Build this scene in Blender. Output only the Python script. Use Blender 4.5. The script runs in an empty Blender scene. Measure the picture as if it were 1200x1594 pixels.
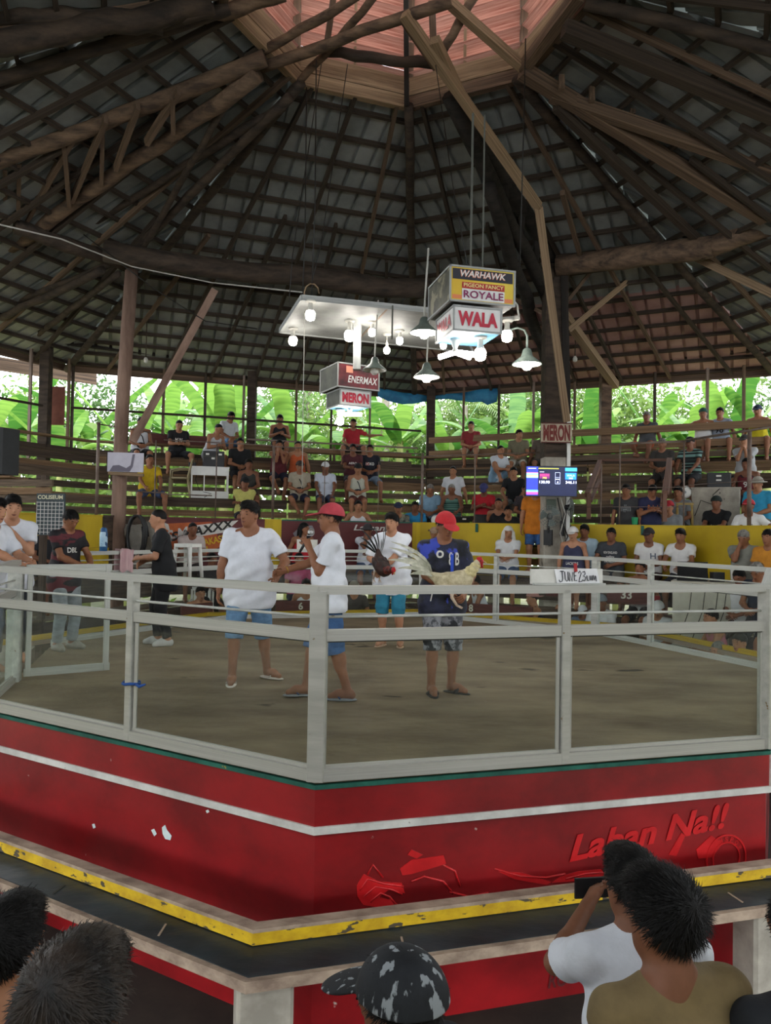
import bpy, math, random
import numpy as np
from mathutils import Vector, Matrix
random.seed(7); RNG = np.random.default_rng(7)
SC = bpy.context.scene
COL = SC.collection
R = math.radians

# ------------------------------------------------------------------ camera, sky, exposure
FPX, EYE, PITCH, ROLL = 1150.0, 3.0, R(1.4), R(1.0)
CAM = Vector((0, 0, EYE))
_f = Vector((0, math.cos(PITCH), math.sin(PITCH))); _u0 = Vector((0, -math.sin(PITCH), math.cos(PITCH))); _r0 = Vector((1, 0, 0))
_r = _r0 * math.cos(ROLL) + _u0 * math.sin(ROLL); _u = _u0 * math.cos(ROLL) - _r0 * math.sin(ROLL)
cd = bpy.data.cameras.new('camera'); cam = bpy.data.objects.new('camera', cd); COL.objects.link(cam)
cd.sensor_fit = 'VERTICAL'; cd.sensor_height = 36.0; cd.lens = 36.0 * FPX / 1594.0; cd.clip_end = 300; cd.clip_start = .05
cam.matrix_world = Matrix(((_r.x, _u.x, -_f.x, 0), (_r.y, _u.y, -_f.y, 0), (_r.z, _u.z, -_f.z, EYE), (0, 0, 0, 1)))
SC.camera = cam
w = bpy.data.worlds.new('overcast_sky'); SC.world = w; w.use_nodes = True
w.node_tree.nodes['Background'].inputs[0].default_value = (.93, .97, 1, 1)
w.node_tree.nodes['Background'].inputs[1].default_value = 1.0
SC.view_settings.view_transform = 'Standard'; SC.view_settings.look = 'None'
SC.view_settings.gamma = 1.0; SC.view_settings.use_curve_mapping = False
SC.view_settings.exposure = 2.45

# ------------------------------------------------------------------ measuring helpers (photo pixels to places in the hall)
def ray(px, py): return _f + _r * ((px - 600) / FPX) + _u * ((797 - py) / FPX)
def P(px, py, d):
    v = ray(px, py); return CAM + v * (d / v.y)
def PZ(px, py, z):
    v = ray(px, py); return CAM + v * ((z - EYE) / v.z)
CX, CY = 0.135, 8.61
VA = 85.0                                        # angle of one octagon corner of the stands
NRM = [(math.cos(R(62.5 + 45 * k)), math.sin(R(62.5 + 45 * k))) for k in range(8)]
def row_point(px, r, z):
    """the place on the stand octagon of apothem r at height z that is seen in column px; also its outward normal"""
    lo, hi = -400.0, 2400.0
    for _ in range(40):
        py = (lo + hi) / 2; v = ray(px, py); best = None
        for n in NRM:
            q = n[0] * v.x + n[1] * v.y
            if q > 1e-6:
                t = (r + n[0] * CX + n[1] * CY) / q
                if best is None or t < best[0]: best = (t, n)
        zz = EYE + v.z * best[0]
        if zz > z: lo = py
        else: hi = py
    p = CAM + v * best[0]
    return Vector((p.x, p.y, z)), Vector((best[1][0], best[1][1], 0))
def octv(r_ap, k, z=0, va=VA):                  # corner k of an octagon given by apothem
    a = R(va + 45 * k); q = r_ap / math.cos(R(22.5))
    return Vector((CX + q * math.cos(a), CY + q * math.sin(a), z))

# ------------------------------------------------------------------ materials
def lin(c):
    if isinstance(c, str): c = tuple(int(c[i:i + 2], 16) for i in (0, 2, 4))
    return tuple(((v / 255) / 12.92 if v / 255 <= .04045 else ((v / 255 + .055) / 1.055) ** 2.4) for v in c) + (1,)
_M = {}
def mat(name, c1, c2=None, rough=.7, metal=0.0, scale=(3, 3, 3), detail=5, lo=.35, hi=.65, bump=0.0, bscale=None, coord='Object', emit=0, c3=None, c3lim=.62, c3scale=None, spec=.4, sheen=0):
    if name in _M: return _M[name]
    m = bpy.data.materials.new(name); m.use_nodes = True; nt = m.node_tree; b = nt.nodes['Principled BSDF']
    b.inputs['Roughness'].default_value = rough; b.inputs['Metallic'].default_value = metal
    b.inputs['Specular IOR Level'].default_value = spec
    if emit:
        b.inputs['Emission Color'].default_value = lin(c1); b.inputs['Emission Strength'].default_value = emit
    if c2 is None and not bump: b.inputs['Base Color'].default_value = lin(c1)
    else:
        tc = nt.nodes.new('ShaderNodeTexCoord'); mp = nt.nodes.new('ShaderNodeMapping'); mp.inputs['Scale'].default_value = scale
        nt.links.new(tc.outputs[coord], mp.inputs['Vector'])
        nz = nt.nodes.new('ShaderNodeTexNoise'); nz.inputs['Scale'].default_value = 1; nz.inputs['Detail'].default_value = detail; nz.inputs['Roughness'].default_value = .62
        nt.links.new(mp.outputs[0], nz.inputs['Vector'])
        rp = nt.nodes.new('ShaderNodeValToRGB'); rp.color_ramp.elements[0].position = lo; rp.color_ramp.elements[1].position = hi
        rp.color_ramp.elements[0].color = lin(c1); rp.color_ramp.elements[1].color = lin(c2 or c1)
        nt.links.new(nz.outputs['Fac'], rp.inputs['Fac']); out = rp.outputs['Color']
        if c3 is not None:
            n3 = nt.nodes.new('ShaderNodeTexNoise'); n3.inputs['Scale'].default_value = 1; n3.inputs['Detail'].default_value = 6
            m3 = nt.nodes.new('ShaderNodeMapping'); m3.inputs['Scale'].default_value = c3scale or scale; m3.inputs['Location'].default_value = (7, 3, 5)
            nt.links.new(tc.outputs[coord], m3.inputs['Vector']); nt.links.new(m3.outputs[0], n3.inputs['Vector'])
            r3 = nt.nodes.new('ShaderNodeValToRGB'); r3.color_ramp.elements[0].position = c3lim; r3.color_ramp.elements[1].position = c3lim + .03
            r3.color_ramp.elements[0].color = (0, 0, 0, 1); r3.color_ramp.elements[1].color = (1, 1, 1, 1)
            nt.links.new(n3.outputs['Fac'], r3.inputs['Fac'])
            mx = nt.nodes.new('ShaderNodeMix'); mx.data_type = 'RGBA'
            nt.links.new(r3.outputs['Color'], mx.inputs['Factor']); nt.links.new(out, mx.inputs['A']); mx.inputs['B'].default_value = lin(c3); out = mx.outputs['Result']
        nt.links.new(out, b.inputs['Base Color'])
        if bump:
            bp = nt.nodes.new('ShaderNodeBump'); bp.inputs['Strength'].default_value = bump; bp.inputs['Distance'].default_value = .02
            src = nz.outputs['Fac']
            if bscale:
                n2 = nt.nodes.new('ShaderNodeTexNoise'); n2.inputs['Scale'].default_value = 1; n2.inputs['Detail'].default_value = 4
                m2 = nt.nodes.new('ShaderNodeMapping'); m2.inputs['Scale'].default_value = bscale
                nt.links.new(tc.outputs[coord], m2.inputs['Vector']); nt.links.new(m2.outputs[0], n2.inputs['Vector']); src = n2.outputs['Fac']
            nt.links.new(src, bp.inputs['Height']); nt.links.new(bp.outputs['Normal'], b.inputs['Normal'])
    _M[name] = m; return m
def glass_mat():
    m = bpy.data.materials.new('pane_glass'); m.use_nodes = True; nt = m.node_tree; nt.nodes.clear()
    o = nt.nodes.new('ShaderNodeOutputMaterial'); mx = nt.nodes.new('ShaderNodeMixShader'); t = nt.nodes.new('ShaderNodeBsdfTransparent'); g = nt.nodes.new('ShaderNodeBsdfGlossy')
    t.inputs[0].default_value = (.93, .96, .94, 1); g.inputs['Roughness'].default_value = .03; fr = nt.nodes.new('ShaderNodeFresnel'); fr.inputs[0].default_value = 1.25
    ds = nt.nodes.new('ShaderNodeBsdfDiffuse'); ds.inputs[0].default_value = (.75, .76, .74, 1); m2 = nt.nodes.new('ShaderNodeMixShader')
    tc = nt.nodes.new('ShaderNodeTexCoord'); nz = nt.nodes.new('ShaderNodeTexNoise'); nz.inputs['Scale'].default_value = 1.7; nz.inputs['Detail'].default_value = 6
    mr = nt.nodes.new('ShaderNodeMapRange'); mr.inputs[1].default_value = .35; mr.inputs[2].default_value = .75; mr.inputs[3].default_value = .004; mr.inputs[4].default_value = .03
    nt.links.new(tc.outputs['Object'], nz.inputs['Vector']); nt.links.new(nz.outputs['Fac'], mr.inputs[0])
    nt.links.new(mr.outputs[0], m2.inputs[0]); nt.links.new(t.outputs[0], m2.inputs[1]); nt.links.new(ds.outputs[0], m2.inputs[2])
    ge = nt.nodes.new('ShaderNodeNewGeometry'); iv = nt.nodes.new('ShaderNodeMath'); iv.operation = 'SUBTRACT'; iv.inputs[0].default_value = 1; ml = nt.nodes.new('ShaderNodeMath'); ml.operation = 'MULTIPLY'
    nt.links.new(ge.outputs['Backfacing'], iv.inputs[1]); nt.links.new(iv.outputs[0], ml.inputs[0]); nt.links.new(fr.outputs[0], ml.inputs[1])
    nt.links.new(ml.outputs[0], mx.inputs[0]); nt.links.new(m2.outputs[0], mx.inputs[1]); nt.links.new(g.outputs[0], mx.inputs[2]); nt.links.new(mx.outputs[0], o.inputs[0])
    return m
GLASS = glass_mat()
WG = (2, 9, 9)
W_DARK = mat('dark_roof_timber', '241d18', '473a2f', .85, scale=WG, bump=.4)
W_MID = mat('weathered_brown_timber', '3c2f26', '745e4b', .85, scale=WG, bump=.4)
W_PALE = mat('pale_raw_timber', '6a5540', '9c8468', .8, scale=WG, bump=.3)
W_BLACK = mat('sooty_black_timber', '14110f', '2b2520', .9, scale=WG, bump=.5)
W_PLANK = mat('grey_brown_bleacher_plank', '42372e', '7c6a58', .85, scale=(3, 10, 10), bump=.3)
W_PLANK2 = mat('dark_bleacher_plank', '2f2721', '5d4e42', .85, scale=(3, 10, 10), bump=.3)
W_PLANK3 = mat('warm_bleacher_plank', '59432f', '94775a', .85, scale=(3, 10, 10), bump=.3)
W_MAROON = mat('maroon_painted_plank', '4c2522', '6a3a34', .7, scale=(3, 10, 10), bump=.2)
SHEET = mat('galvanised_roof_sheet', '808583', 'a6aaa7', .4, .4, scale=(1.1, 1.1, 1.1), bump=.06)
SHEET_R = mat('reddish_roof_sheet', 'a07a74', 'bd9a94', .42, .3, scale=(1.1, 1.1, 1.1), bump=.06)
ALU = mat('weathered_aluminium', 'a5a49d', 'bab9b2', .42, .4, scale=(2, 14, 14), bump=.05, c3='7d6a48', c3lim=.68, c3scale=(9, 14, 14))
ALUW = mat('white_coated_aluminium', 'a3a59f', 'c6c7c0', .45, .1, scale=(2, 14, 14), c3='6e5a3a', c3lim=.71, c3scale=(8, 14, 14))
ALUD = mat('dark_glazing_gasket', '35352f', rough=.6)
RED = mat('scuffed_red_paint', '6e0e12', '98161b', .33, scale=(1.2, 1.2, 1.6), bump=.12, bscale=(6, 6, 6), c3='b9a9a0', c3lim=.735, c3scale=(9, 9, 9), spec=.5)
RED2 = mat('bright_red_relief_paint', 'b3151a', 'cf2226', .3, scale=(5, 5, 5), bump=.1, spec=.5)
WHITEP = mat('white_stripe_paint', 'b9b8b2', 'd9d8d2', .55, scale=(4, 4, 4), c3='5a5148', c3lim=.72, c3scale=(14, 14, 14))
GREENP = mat('dark_green_paint', '14493f', '1f6656', .6, scale=(5, 5, 5), c3='c2a32a', c3lim=.74, c3scale=(9, 9, 9))
YEL = mat('worn_yellow_paint', 'b28d10', 'd8b418', .6, scale=(6, 6, 9), c3='4b4234', c3lim=.6, c3scale=(10, 10, 22))
YWALL = mat('yellow_wall_paint', 'a58a12', 'c9ad1c', .6, scale=(1.2, 1.2, .5), c3='6f5c1c', c3lim=.72, c3scale=(3, 3, .8))
MWALL = mat('maroon_banner_cloth', '4c1a1c', '66292a', .6, scale=(1.5, 1.5, 1.5))
TARP = mat('black_rubber_sheet', '161c20', '2c353a', .33, scale=(2.5, 2.5, 6), bump=.35, bscale=(3, 9, 3), spec=.6)
BOARDW = mat('raw_wood_edge', '7d6a5c', 'b09c88', .8, scale=(5, 9, 9), bump=.2)
CONC = mat('stained_concrete', '8b857a', 'b5aea0', .8, scale=(3, 3, 3), bump=.2, c3='4d4a42', c3lim=.66, c3scale=(5, 5, 3))
DIRT = mat('packed_brown_dirt', '5a4b36', '8d7b60', .95, scale=(.9, 2.0, .9), detail=9, lo=.3, hi=.7, bump=.5, bscale=(14, 14, 14), c3='3d3323', c3lim=.66, c3scale=(1.2, 2.6, 1))
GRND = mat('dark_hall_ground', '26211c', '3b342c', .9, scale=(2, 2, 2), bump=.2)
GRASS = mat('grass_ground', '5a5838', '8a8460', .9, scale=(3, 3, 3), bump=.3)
BLK = mat('black_plastic', '111214', '1c1d20', .45, scale=(6, 6, 6))
WPL = mat('white_plastic', 'cfcfca', 'e3e3de', .4, scale=(4, 4, 4))
STEEL = mat('rusty_steel_pipe', '5d4b42', '8a7a70', .6, .3, scale=(4, 4, 4), bump=.1)
WIRE = mat('wire_dark', '1a1816', rough=.6)
WIREW = mat('wire_pale', 'a9a79f', rough=.6)

# ------------------------------------------------------------------ mesh helpers
def link(o, parent=None):
    COL.objects.link(o)
    if parent is not None: o.parent = parent
    return o
def mesh(name, v, f, smooth=False, mats=None, mi=None):
    me = bpy.data.meshes.new(name); me.from_pydata([tuple(x) for x in v], [], f)
    if mats:
        for m in mats: me.materials.append(m)
    if mi is not None: me.polygons.foreach_set('material_index', mi)
    if smooth: me.polygons.foreach_set('use_smooth', [True] * len(me.polygons))
    me.update(); return me
def obj(name, me, m=None, parent=None, smooth=False):
    if isinstance(me, tuple): me = mesh(name, me[0], me[1], smooth)
    if m is not None and not me.materials: me.materials.append(m)
    return link(bpy.data.objects.new(name, me), parent)
def tag(o, label=None, cat=None, group=None, kind=None):
    if label: o['label'] = label
    if cat: o['category'] = cat
    if group: o['group'] = group
    if kind: o['kind'] = kind
    return o
def empty(name, loc=(0, 0, 0), rz=0.0):
    o = bpy.data.objects.new(name, None); o.empty_display_size = .1; COL.objects.link(o); o.location = loc; o.rotation_euler = (0, 0, rz); return o
_cube_v = [(x, y, z) for x in (-.5, .5) for y in (-.5, .5) for z in (-.5, .5)]
_cube_f = [(0, 1, 3, 2), (4, 6, 7, 5), (0, 4, 5, 1), (2, 3, 7, 6), (0, 2, 6, 4), (1, 5, 7, 3)]
_UB = {}
def ubox(m):
    if m.name not in _UB:
        _UB[m.name] = mesh('box_' + m.name, _cube_v, _cube_f); _UB[m.name].materials.append(m)
    return _UB[m.name]
def frame_mat(x, y, z, loc):
    return Matrix(((x.x, y.x, z.x, loc.x), (x.y, y.y, z.y, loc.y), (x.z, y.z, z.z, loc.z), (0, 0, 0, 1)))
def beam(name, a, b, wd, ht, m, parent=None, up=(0, 0, 1), ext=0.0):
    """square timber from a to b; unit box scaled, local X along the grain"""
    a = Vector(a); b = Vector(b); x = (b - a); L = x.length; x.normalize(); up = Vector(up)
    y = up.cross(x)
    if y.length < 1e-4: y = Vector((1, 0, 0)).cross(x)
    y.normalize(); z = x.cross(y)
    o = link(bpy.data.objects.new(name, ubox(m)), parent)
    o.matrix_local = frame_mat(x * (L + ext), y * wd, z * ht, (a + b) / 2)
    return o
def box(name, c, size, m, parent=None, rz=0.0, rx=0.0):
    o = link(bpy.data.objects.new(name, ubox(m)), parent); o.location = c; o.scale = size; o.rotation_euler = (rx, 0, rz); return o
def tube_geo(pts, rad, n=8, closed=True):
    pts = [Vector(p) for p in pts]; V = []; F = []
    if not hasattr(rad, '__len__'): rad = [rad] * len(pts)
    up = Vector((.13, .27, .95)); prev = None
    for i, p in enumerate(pts):
        t = (pts[min(i + 1, len(pts) - 1)] - pts[max(i - 1, 0)]).normalized()
        s = t.cross(up if prev is None else prev); 
        if s.length < 1e-4: s = t.cross(Vector((1, 0, 0)))
        s.normalize(); q = s.cross(t).normalized(); prev = q
        for k in range(n):
            a = 2 * math.pi * k / n; V.append(p + (s * math.cos(a) + q * math.sin(a)) * rad[i])
    for i in range(len(pts) - 1):
        for k in range(n):
            k2 = (k + 1) % n; F.append((i * n + k, i * n + k2, (i + 1) * n + k2, (i + 1) * n + k))
    if closed: F.append(tuple(range(n - 1, -1, -1))); F.append(tuple(range((len(pts) - 1) * n, len(pts) * n)))
    return V, F
def tube(name, pts, rad, m, parent=None, n=8): return obj(name, tube_geo(pts, rad, n), m, parent, smooth=True)
def log(name, a, b, r, m, parent=None, sag=0.0, seg=7, wob=.12, n=8):
    a = Vector(a); b = Vector(b); pts = []; rr = []
    for i in range(seg + 1):
        t = i / seg; p = a.lerp(b, t); p.z -= sag * 4 * t * (1 - t); p += Vector((random.uniform(-1, 1), random.uniform(-1, 1), random.uniform(-1, 1))) * r * wob
        pts.append(p); rr.append(r * random.uniform(.93, 1.07))
    return tube(name, pts, rr, m, parent, n)
def lathe_geo(prof, n=20):
    V = []; F = []
    for (r, z) in prof:
        for k in range(n): a = 2 * math.pi * k / n; V.append((r * math.cos(a), r * math.sin(a), z))
    for i in range(len(prof) - 1):
        for k in range(n): k2 = (k + 1) % n; F.append((i * n + k, i * n + k2, (i + 1) * n + k2, (i + 1) * n + k))
    return V, F
def lathe(name, prof, m, parent=None, loc=(0, 0, 0), n=20):
    o = obj(name, lathe_geo(prof, n), m, parent, smooth=True); o.location = loc; return o
def sphere_geo(c, r, nu=8, nv=6):
    V = []; F = []
    for i in range(nv + 1):
        th = math.pi * i / nv
        for k in range(nu):
            a = 2 * math.pi * k / nu; V.append((c[0] + r[0] * math.sin(th) * math.cos(a), c[1] + r[1] * math.sin(th) * math.sin(a), c[2] + r[2] * math.cos(th)))
    for i in range(nv):
        for k in range(nu): k2 = (k + 1) % nu; F.append((i * nu + k, (i + 1) * nu + k, (i + 1) * nu + k2, i * nu + k2))
    return V, F
def prism_geo(poly, z0, z1):
    n = len(poly); V = [(p[0], p[1], z0) for p in poly] + [(p[0], p[1], z1) for p in poly]
    F = [tuple(range(n - 1, -1, -1)), tuple(range(n, 2 * n))] + [(i, (i + 1) % n, n + (i + 1) % n, n + i) for i in range(n)]
    return V, F
def merge(geos):
    V = []; F = []
    for v, f in geos:
        k = len(V); V += list(v); F += [tuple(i + k for i in q) for q in f]
    return V, F
def bbox_geo(c, s, bev=.0):
    """box with chamfered upright edges"""
    x, y, z = s[0] / 2, s[1] / 2, s[2] / 2; b = bev
    poly = [(-x + b, -y), (x - b, -y), (x, -y + b), (x, y - b), (x - b, y), (-x + b, y), (-x, y - b), (-x, -y + b)] if b else [(-x, -y), (x, -y), (x, y), (-x, y)]
    return prism_geo([(p[0] + c[0], p[1] + c[1]) for p in poly], c[2] - z, c[2] + z)
def text(name, s, c, right, up, wdt, hgt, m, parent=None, shear=0.0, bold=0.0, ext=.004):
    """lettering centred at c on the plane (right, up), fitted to wdt x hgt"""
    cu = bpy.data.curves.new(name, 'FONT'); cu.body = s; cu.align_x = 'CENTER'; cu.align_y = 'CENTER'; cu.shear = shear; cu.offset = bold; cu.extrude = 0; cu.resolution_u = 3
    t = bpy.data.objects.new(name, cu); COL.objects.link(t); dg = bpy.context.evaluated_depsgraph_get()
    me = bpy.data.meshes.new_from_object(t.evaluated_get(dg)); bpy.data.objects.remove(t); bpy.data.curves.remove(cu)
    n = len(me.vertices); co = np.empty(n * 3); me.vertices.foreach_get('co', co); co = co.reshape(-1, 3)
    mn = co.min(0); mx = co.max(0); co -= (mn + mx) / 2; sz = np.maximum(mx - mn, 1e-6)
    co[:, 0] *= wdt / sz[0]; co[:, 1] *= hgt / sz[1]; me.vertices.foreach_set('co', co.ravel()); me.update()
    right = Vector(right).normalized(); up = Vector(up).normalized(); nn = right.cross(up).normalized()
    me.name = name; me.materials.clear(); me.materials.append(m); o = link(bpy.data.objects.new(name, me), parent)
    o.matrix_local = frame_mat(right, up, nn, Vector(c) + nn * ext); return o

# ------------------------------------------------------------------ ground, ring platform
fl = obj('floor', prism_geo([(-40, -14), (40, -14), (40, 60), (-40, 60)], -.3, -.02), GRASS); tag(fl, 'grassy ground around the open hall', kind='structure')
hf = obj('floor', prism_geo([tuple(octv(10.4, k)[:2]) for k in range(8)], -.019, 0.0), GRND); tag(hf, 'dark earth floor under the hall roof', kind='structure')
RC = Vector((CX, CY, 0)); RR = 4.22
def rv(k):
    a = R(-97.07 + 45 * k); return Vector((CX + RR * math.cos(a), CY + RR * math.sin(a), 0))
RING = [rv(k) for k in range(8)]                 # 0=near corner, 1=near right, ... 7=near left
RING[2] = Vector((4.25, 8.15, 0)); RING[3] = Vector((3.1, 10.85, 0))
ZF = 1.53; ZT = 2.66
pl = empty('ring_platform'); tag(pl, 'raised octagonal red cockpit platform with dirt floor', kind='structure')
obj('ring_floor', prism_geo([(p.x, p.y) for p in RING], ZF - .2, ZF), DIRT, pl)
def inward(a, b): 
    t = (b - a).normalized(); n = Vector((-t.y, t.x, 0)); return n
def off_poly(d):                                # offset of the ring outline outward by d[k] on edge k
    L = []
    for k in range(8):
        a, b = RING[k], RING[(k + 1) % 8]; n = inward(a, b); L.append((a - n * d[k], (b - a).normalized()))
    out = []
    for k in range(8):
        p, t = L[k - 1]; q, s = L[k]; den = t.x * s.y - t.y * s.x; u = ((q.x - p.x) * s.y - (q.y - p.y) * s.x) / den; out.append(p + t * u)
    return out
def ring_band(name, k, o0, o1, z0, z1, m, parent, nseg=1):
    a0, b0 = o0[k], o0[(k + 1) % 8]; a1, b1 = o1[k], o1[(k + 1) % 8]
    g = prism_geo([(a0.x, a0.y), (a1.x, a1.y), (b1.x, b1.y), (b0.x, b0.y)], z0, z1)
    return obj(name, g, m, parent)
O0 = off_poly([-.12] * 8); Oz = off_poly([0.0] * 8); O1 = off_poly([.045] * 8); O2 = off_poly([.06] * 8); Ou = off_poly([.02] * 8)
for k in range(8):
    ring_band('wall_panel', k, O0, Oz, 0, 1.225, RED, pl)
    ring_band('upper_wall_panel', k, O0, Ou, 1.225, 1.462, RED, pl)
    ring_band('white_stripe', k, O0, off_poly([.034] * 8), 1.198, 1.243, WHITEP, pl)
    ring_band('green_stripe', k, O0, off_poly([.03] * 8), 1.462, 1.488, GREENP, pl)
# counter in front of the two near faces: yellow-faced board, rubber covered shelf, raw wood edge, concrete legs
CB = off_poly([.27] * 7 + [.46]); CB2 = off_poly([.215] * 7 + [.405]); CT = off_poly([.47] * 7 + [.63]); CTe = off_poly([.505] * 7 + [.665])
ct = empty('spectator_counter'); tag(ct, 'rubber covered counter with yellow edged board around the ring base', 'counter')
for k in (6, 7, 0, 1):
    ring_band('yellow_board_face', k, CB2, CB, .735, .80, YEL, ct)
    ring_band('board_top', k, off_poly([.19] * 7 + [.38]), CB, .80, .82, BOARDW, ct)
    a0, b0 = CB2[k], CB2[(k + 1) % 8]; a1, b1 = CT[k], CT[(k + 1) % 8]
    V = [(a0.x, a0.y, .74), (a1.x, a1.y, .69), (b1.x, b1.y, .69), (b0.x, b0.y, .74)]; V += [(x, y, z - .045) for x, y, z in V]
    obj('rubber_shelf', (V, [(0, 1, 2, 3), (7, 6, 5, 4), (0, 4, 5, 1), (1, 5, 6, 2), (2, 6, 7, 3), (3, 7, 4, 0)]), TARP, ct)
    ring_band('shelf_edge', k, CT, CTe, .625, .685, BOARDW, ct)
    # seams of the rubber sheets
    for t in (.22, .52, .8):
        p = a0.lerp(b0, t) * .12 + a1.lerp(b1, t) * .88; q = a0.lerp(b0, t) * .5 + a1.lerp(b1, t) * .5; s = (q - p)
        beam('rubber_seam', (p.x, p.y, .6975), (q.x, q.y, .716), .012, .006, ALUD if t == .52 else BOARDW, ct)
PC = off_poly([.47] * 7 + [.63])
for k, t in ((0, 0.0), (0, .86), (7, .2), (1, .5)):
    a, b = PC[k], PC[(k + 1) % 8]; p = a.lerp(b, t); n = inward(a, b); d = (b - a).normalized()
    if t == 0.0: p = p + n * .16 + d * .10
    else: p = p + n * .13
    o = obj('counter_leg', bbox_geo((0, 0, .31), (.30, .22, .622), .02), CONC, ct); o.location = (p.x, p.y, 0); o.rotation_euler = (0, 0, math.atan2(d.y, d.x))
# raised relief artwork on the right near face: lettering, cock, dial
a, b = RING[0], RING[1]; ex = (b - a).normalized(); nin = inward(a, b)
def on_face(px, py, out=0.002):
    v = ray(px, py); n = -nin; t = ((a - CAM).dot(n) + out) / v.dot(n); return CAM + v * t
def relief(name, pts, m=RED2, out=.006, close=True):
    Pp = [on_face(x, y, 0.0) for x, y in pts]; n = len(Pp); o_ = -nin * out
    V = [tuple(p) for p in Pp] + [tuple(p + o_) for p in Pp]
    F = [tuple(range(n, 2 * n)), tuple(range(n - 1, -1, -1))] + [(i, (i + 1) % n, n + (i + 1) % n, n + i) for i in range(n)]
    return obj(name, (V, F), m, pl)
p0 = on_face(890, 1322); p1 = on_face(1140, 1268); rt = (p1 - p0).normalized(); upv = rt.cross(nin) * -1
upv = Vector((0, 0, 1)) - rt * rt.z; upv.normalize(); cc = on_face(1014, 1294, .004)
text('relief_lettering', 'Laban Na!!', cc, rt, upv, (p1 - p0).length, .17, RED2, pl, shear=.35, bold=.03, ext=.004)
relief('relief_flame', [(555, 1378), (566, 1360), (590, 1372), (625, 1374), (630, 1390), (605, 1384), (590, 1396), (612, 1402), (622, 1410), (590, 1412), (565, 1408), (556, 1395)])
for pts in ([(560, 1386), (572, 1368), (600, 1376), (628, 1380)], [(566, 1396), (584, 1380), (608, 1384), (626, 1392)], [(576, 1404), (592, 1390), (606, 1396), (616, 1408)], [(572, 1362), (580, 1346), (596, 1366)], [(640, 1372), (660, 1364), (690, 1372), (706, 1392)], [(690, 1346), (708, 1356), (716, 1380)], [(700, 1388), (730, 1396), (760, 1390)], [(770, 1352), (810, 1364), (850, 1366), (880, 1360)], [(880, 1368), (910, 1360), (938, 1358)]):
    tube('relief_line', [on_face(x, y, .004) for x, y in pts], .007, RED2, pl, 6)
relief('relief_head', [(622, 1352), (640, 1338), (690, 1331), (694, 1344), (668, 1352), (640, 1360), (626, 1362)])
relief('relief_comb', [(634, 1330), (640, 1322), (658, 1330), (648, 1336)])
relief('relief_wing', [(775, 1356), (812, 1358), (858, 1372), (850, 1377), (800, 1368)])
relief('relief_tail', [(858, 1374), (872, 1364), (900, 1356), (935, 1353), (942, 1362), (905, 1370)])
relief('relief_banner', [(1083, 1322), (1106, 1300), (1124, 1312), (1108, 1334), (1086, 1336)])
relief('relief_ray', [(1040, 1330), (1060, 1296), (1066, 1300), (1052, 1332)])
cR = on_face(1130, 1336, .004)
for rr_, ww in ((.155, .012), (.105, .010)):
    V, F = [], []
    for i in range(40):
        an = 2 * math.pi * i / 40
        for r_ in (rr_, rr_ + ww):
            q = cR + ex * (r_ * math.cos(an)) + Vector((0, 0, 1)) * (r_ * math.sin(an)); V.append(tuple(q)); 
    V2 = [tuple(Vector(v) - nin * .006) for v in V]; V += V2; n = 80
    for i in range(40):
        j = (i + 1) % 40; F += [(2 * i + n, 2 * i + 1 + n, 2 * j + 1 + n, 2 * j + n), (2 * i + 1, 2 * i + 1 + n, 2 * j + 1 + n, 2 * j + 1), (2 * i, 2 * j, 2 * j + n, 2 * i + n)]
    obj('relief_ring', (V, F), RED2, pl)
for i, ch in enumerate('ARMSPOW'):
    an = R(150 - i * 20); q = cR + ex * (.132 * math.cos(an)) + Vector((0, 0, 1)) * (.132 * math.sin(an)); rr_ = ex * math.sin(an) - Vector((0, 0, 1)) * math.cos(an); uu = ex * math.cos(an) + Vector((0, 0, 1)) * math.sin(an)
    text('relief_lettering', ch, q, rr_, uu, .026, .034, RED2, pl, bold=.02, ext=.003)
p0 = on_face(848, 1528); pp = on_face(890, 1520)
text('faded_lettering', 'RO', on_face(868, 1524, .003), ex, (0, 0, 1), .14, .10, mat('faded_dark_print', '4a0a0c', rough=.6), pl, shear=.2, bold=.02, ext=.004)
# peeled paint chips on the left near face
a7, b7 = RING[7], RING[0]; n7 = inward(a7, b7)
def on_left(px, py, out=.003):
    v = ray(px, py); n = -n7; t = ((a7 - CAM).dot(n) + out) / v.dot(n); return CAM + v * t
CHIP = mat('pale_blue_undercoat', 'b7cdd0', 'd5dedc', .6, scale=(9, 9, 9))
for poly in ([(252, 1288), (257, 1284), (260, 1292), (267, 1301), (265, 1308), (257, 1306), (253, 1298)], [(235, 1292), (240, 1290), (244, 1298), (240, 1302)], [(143, 1283), (147, 1282), (149, 1288), (145, 1290)], [(320, 1262), (324, 1260), (326, 1264), (322, 1266)]):
    obj('paint_chip', ([tuple(on_left(x, y)) for x, y in poly], [tuple(range(len(poly)))]), CHIP, pl)

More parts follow.
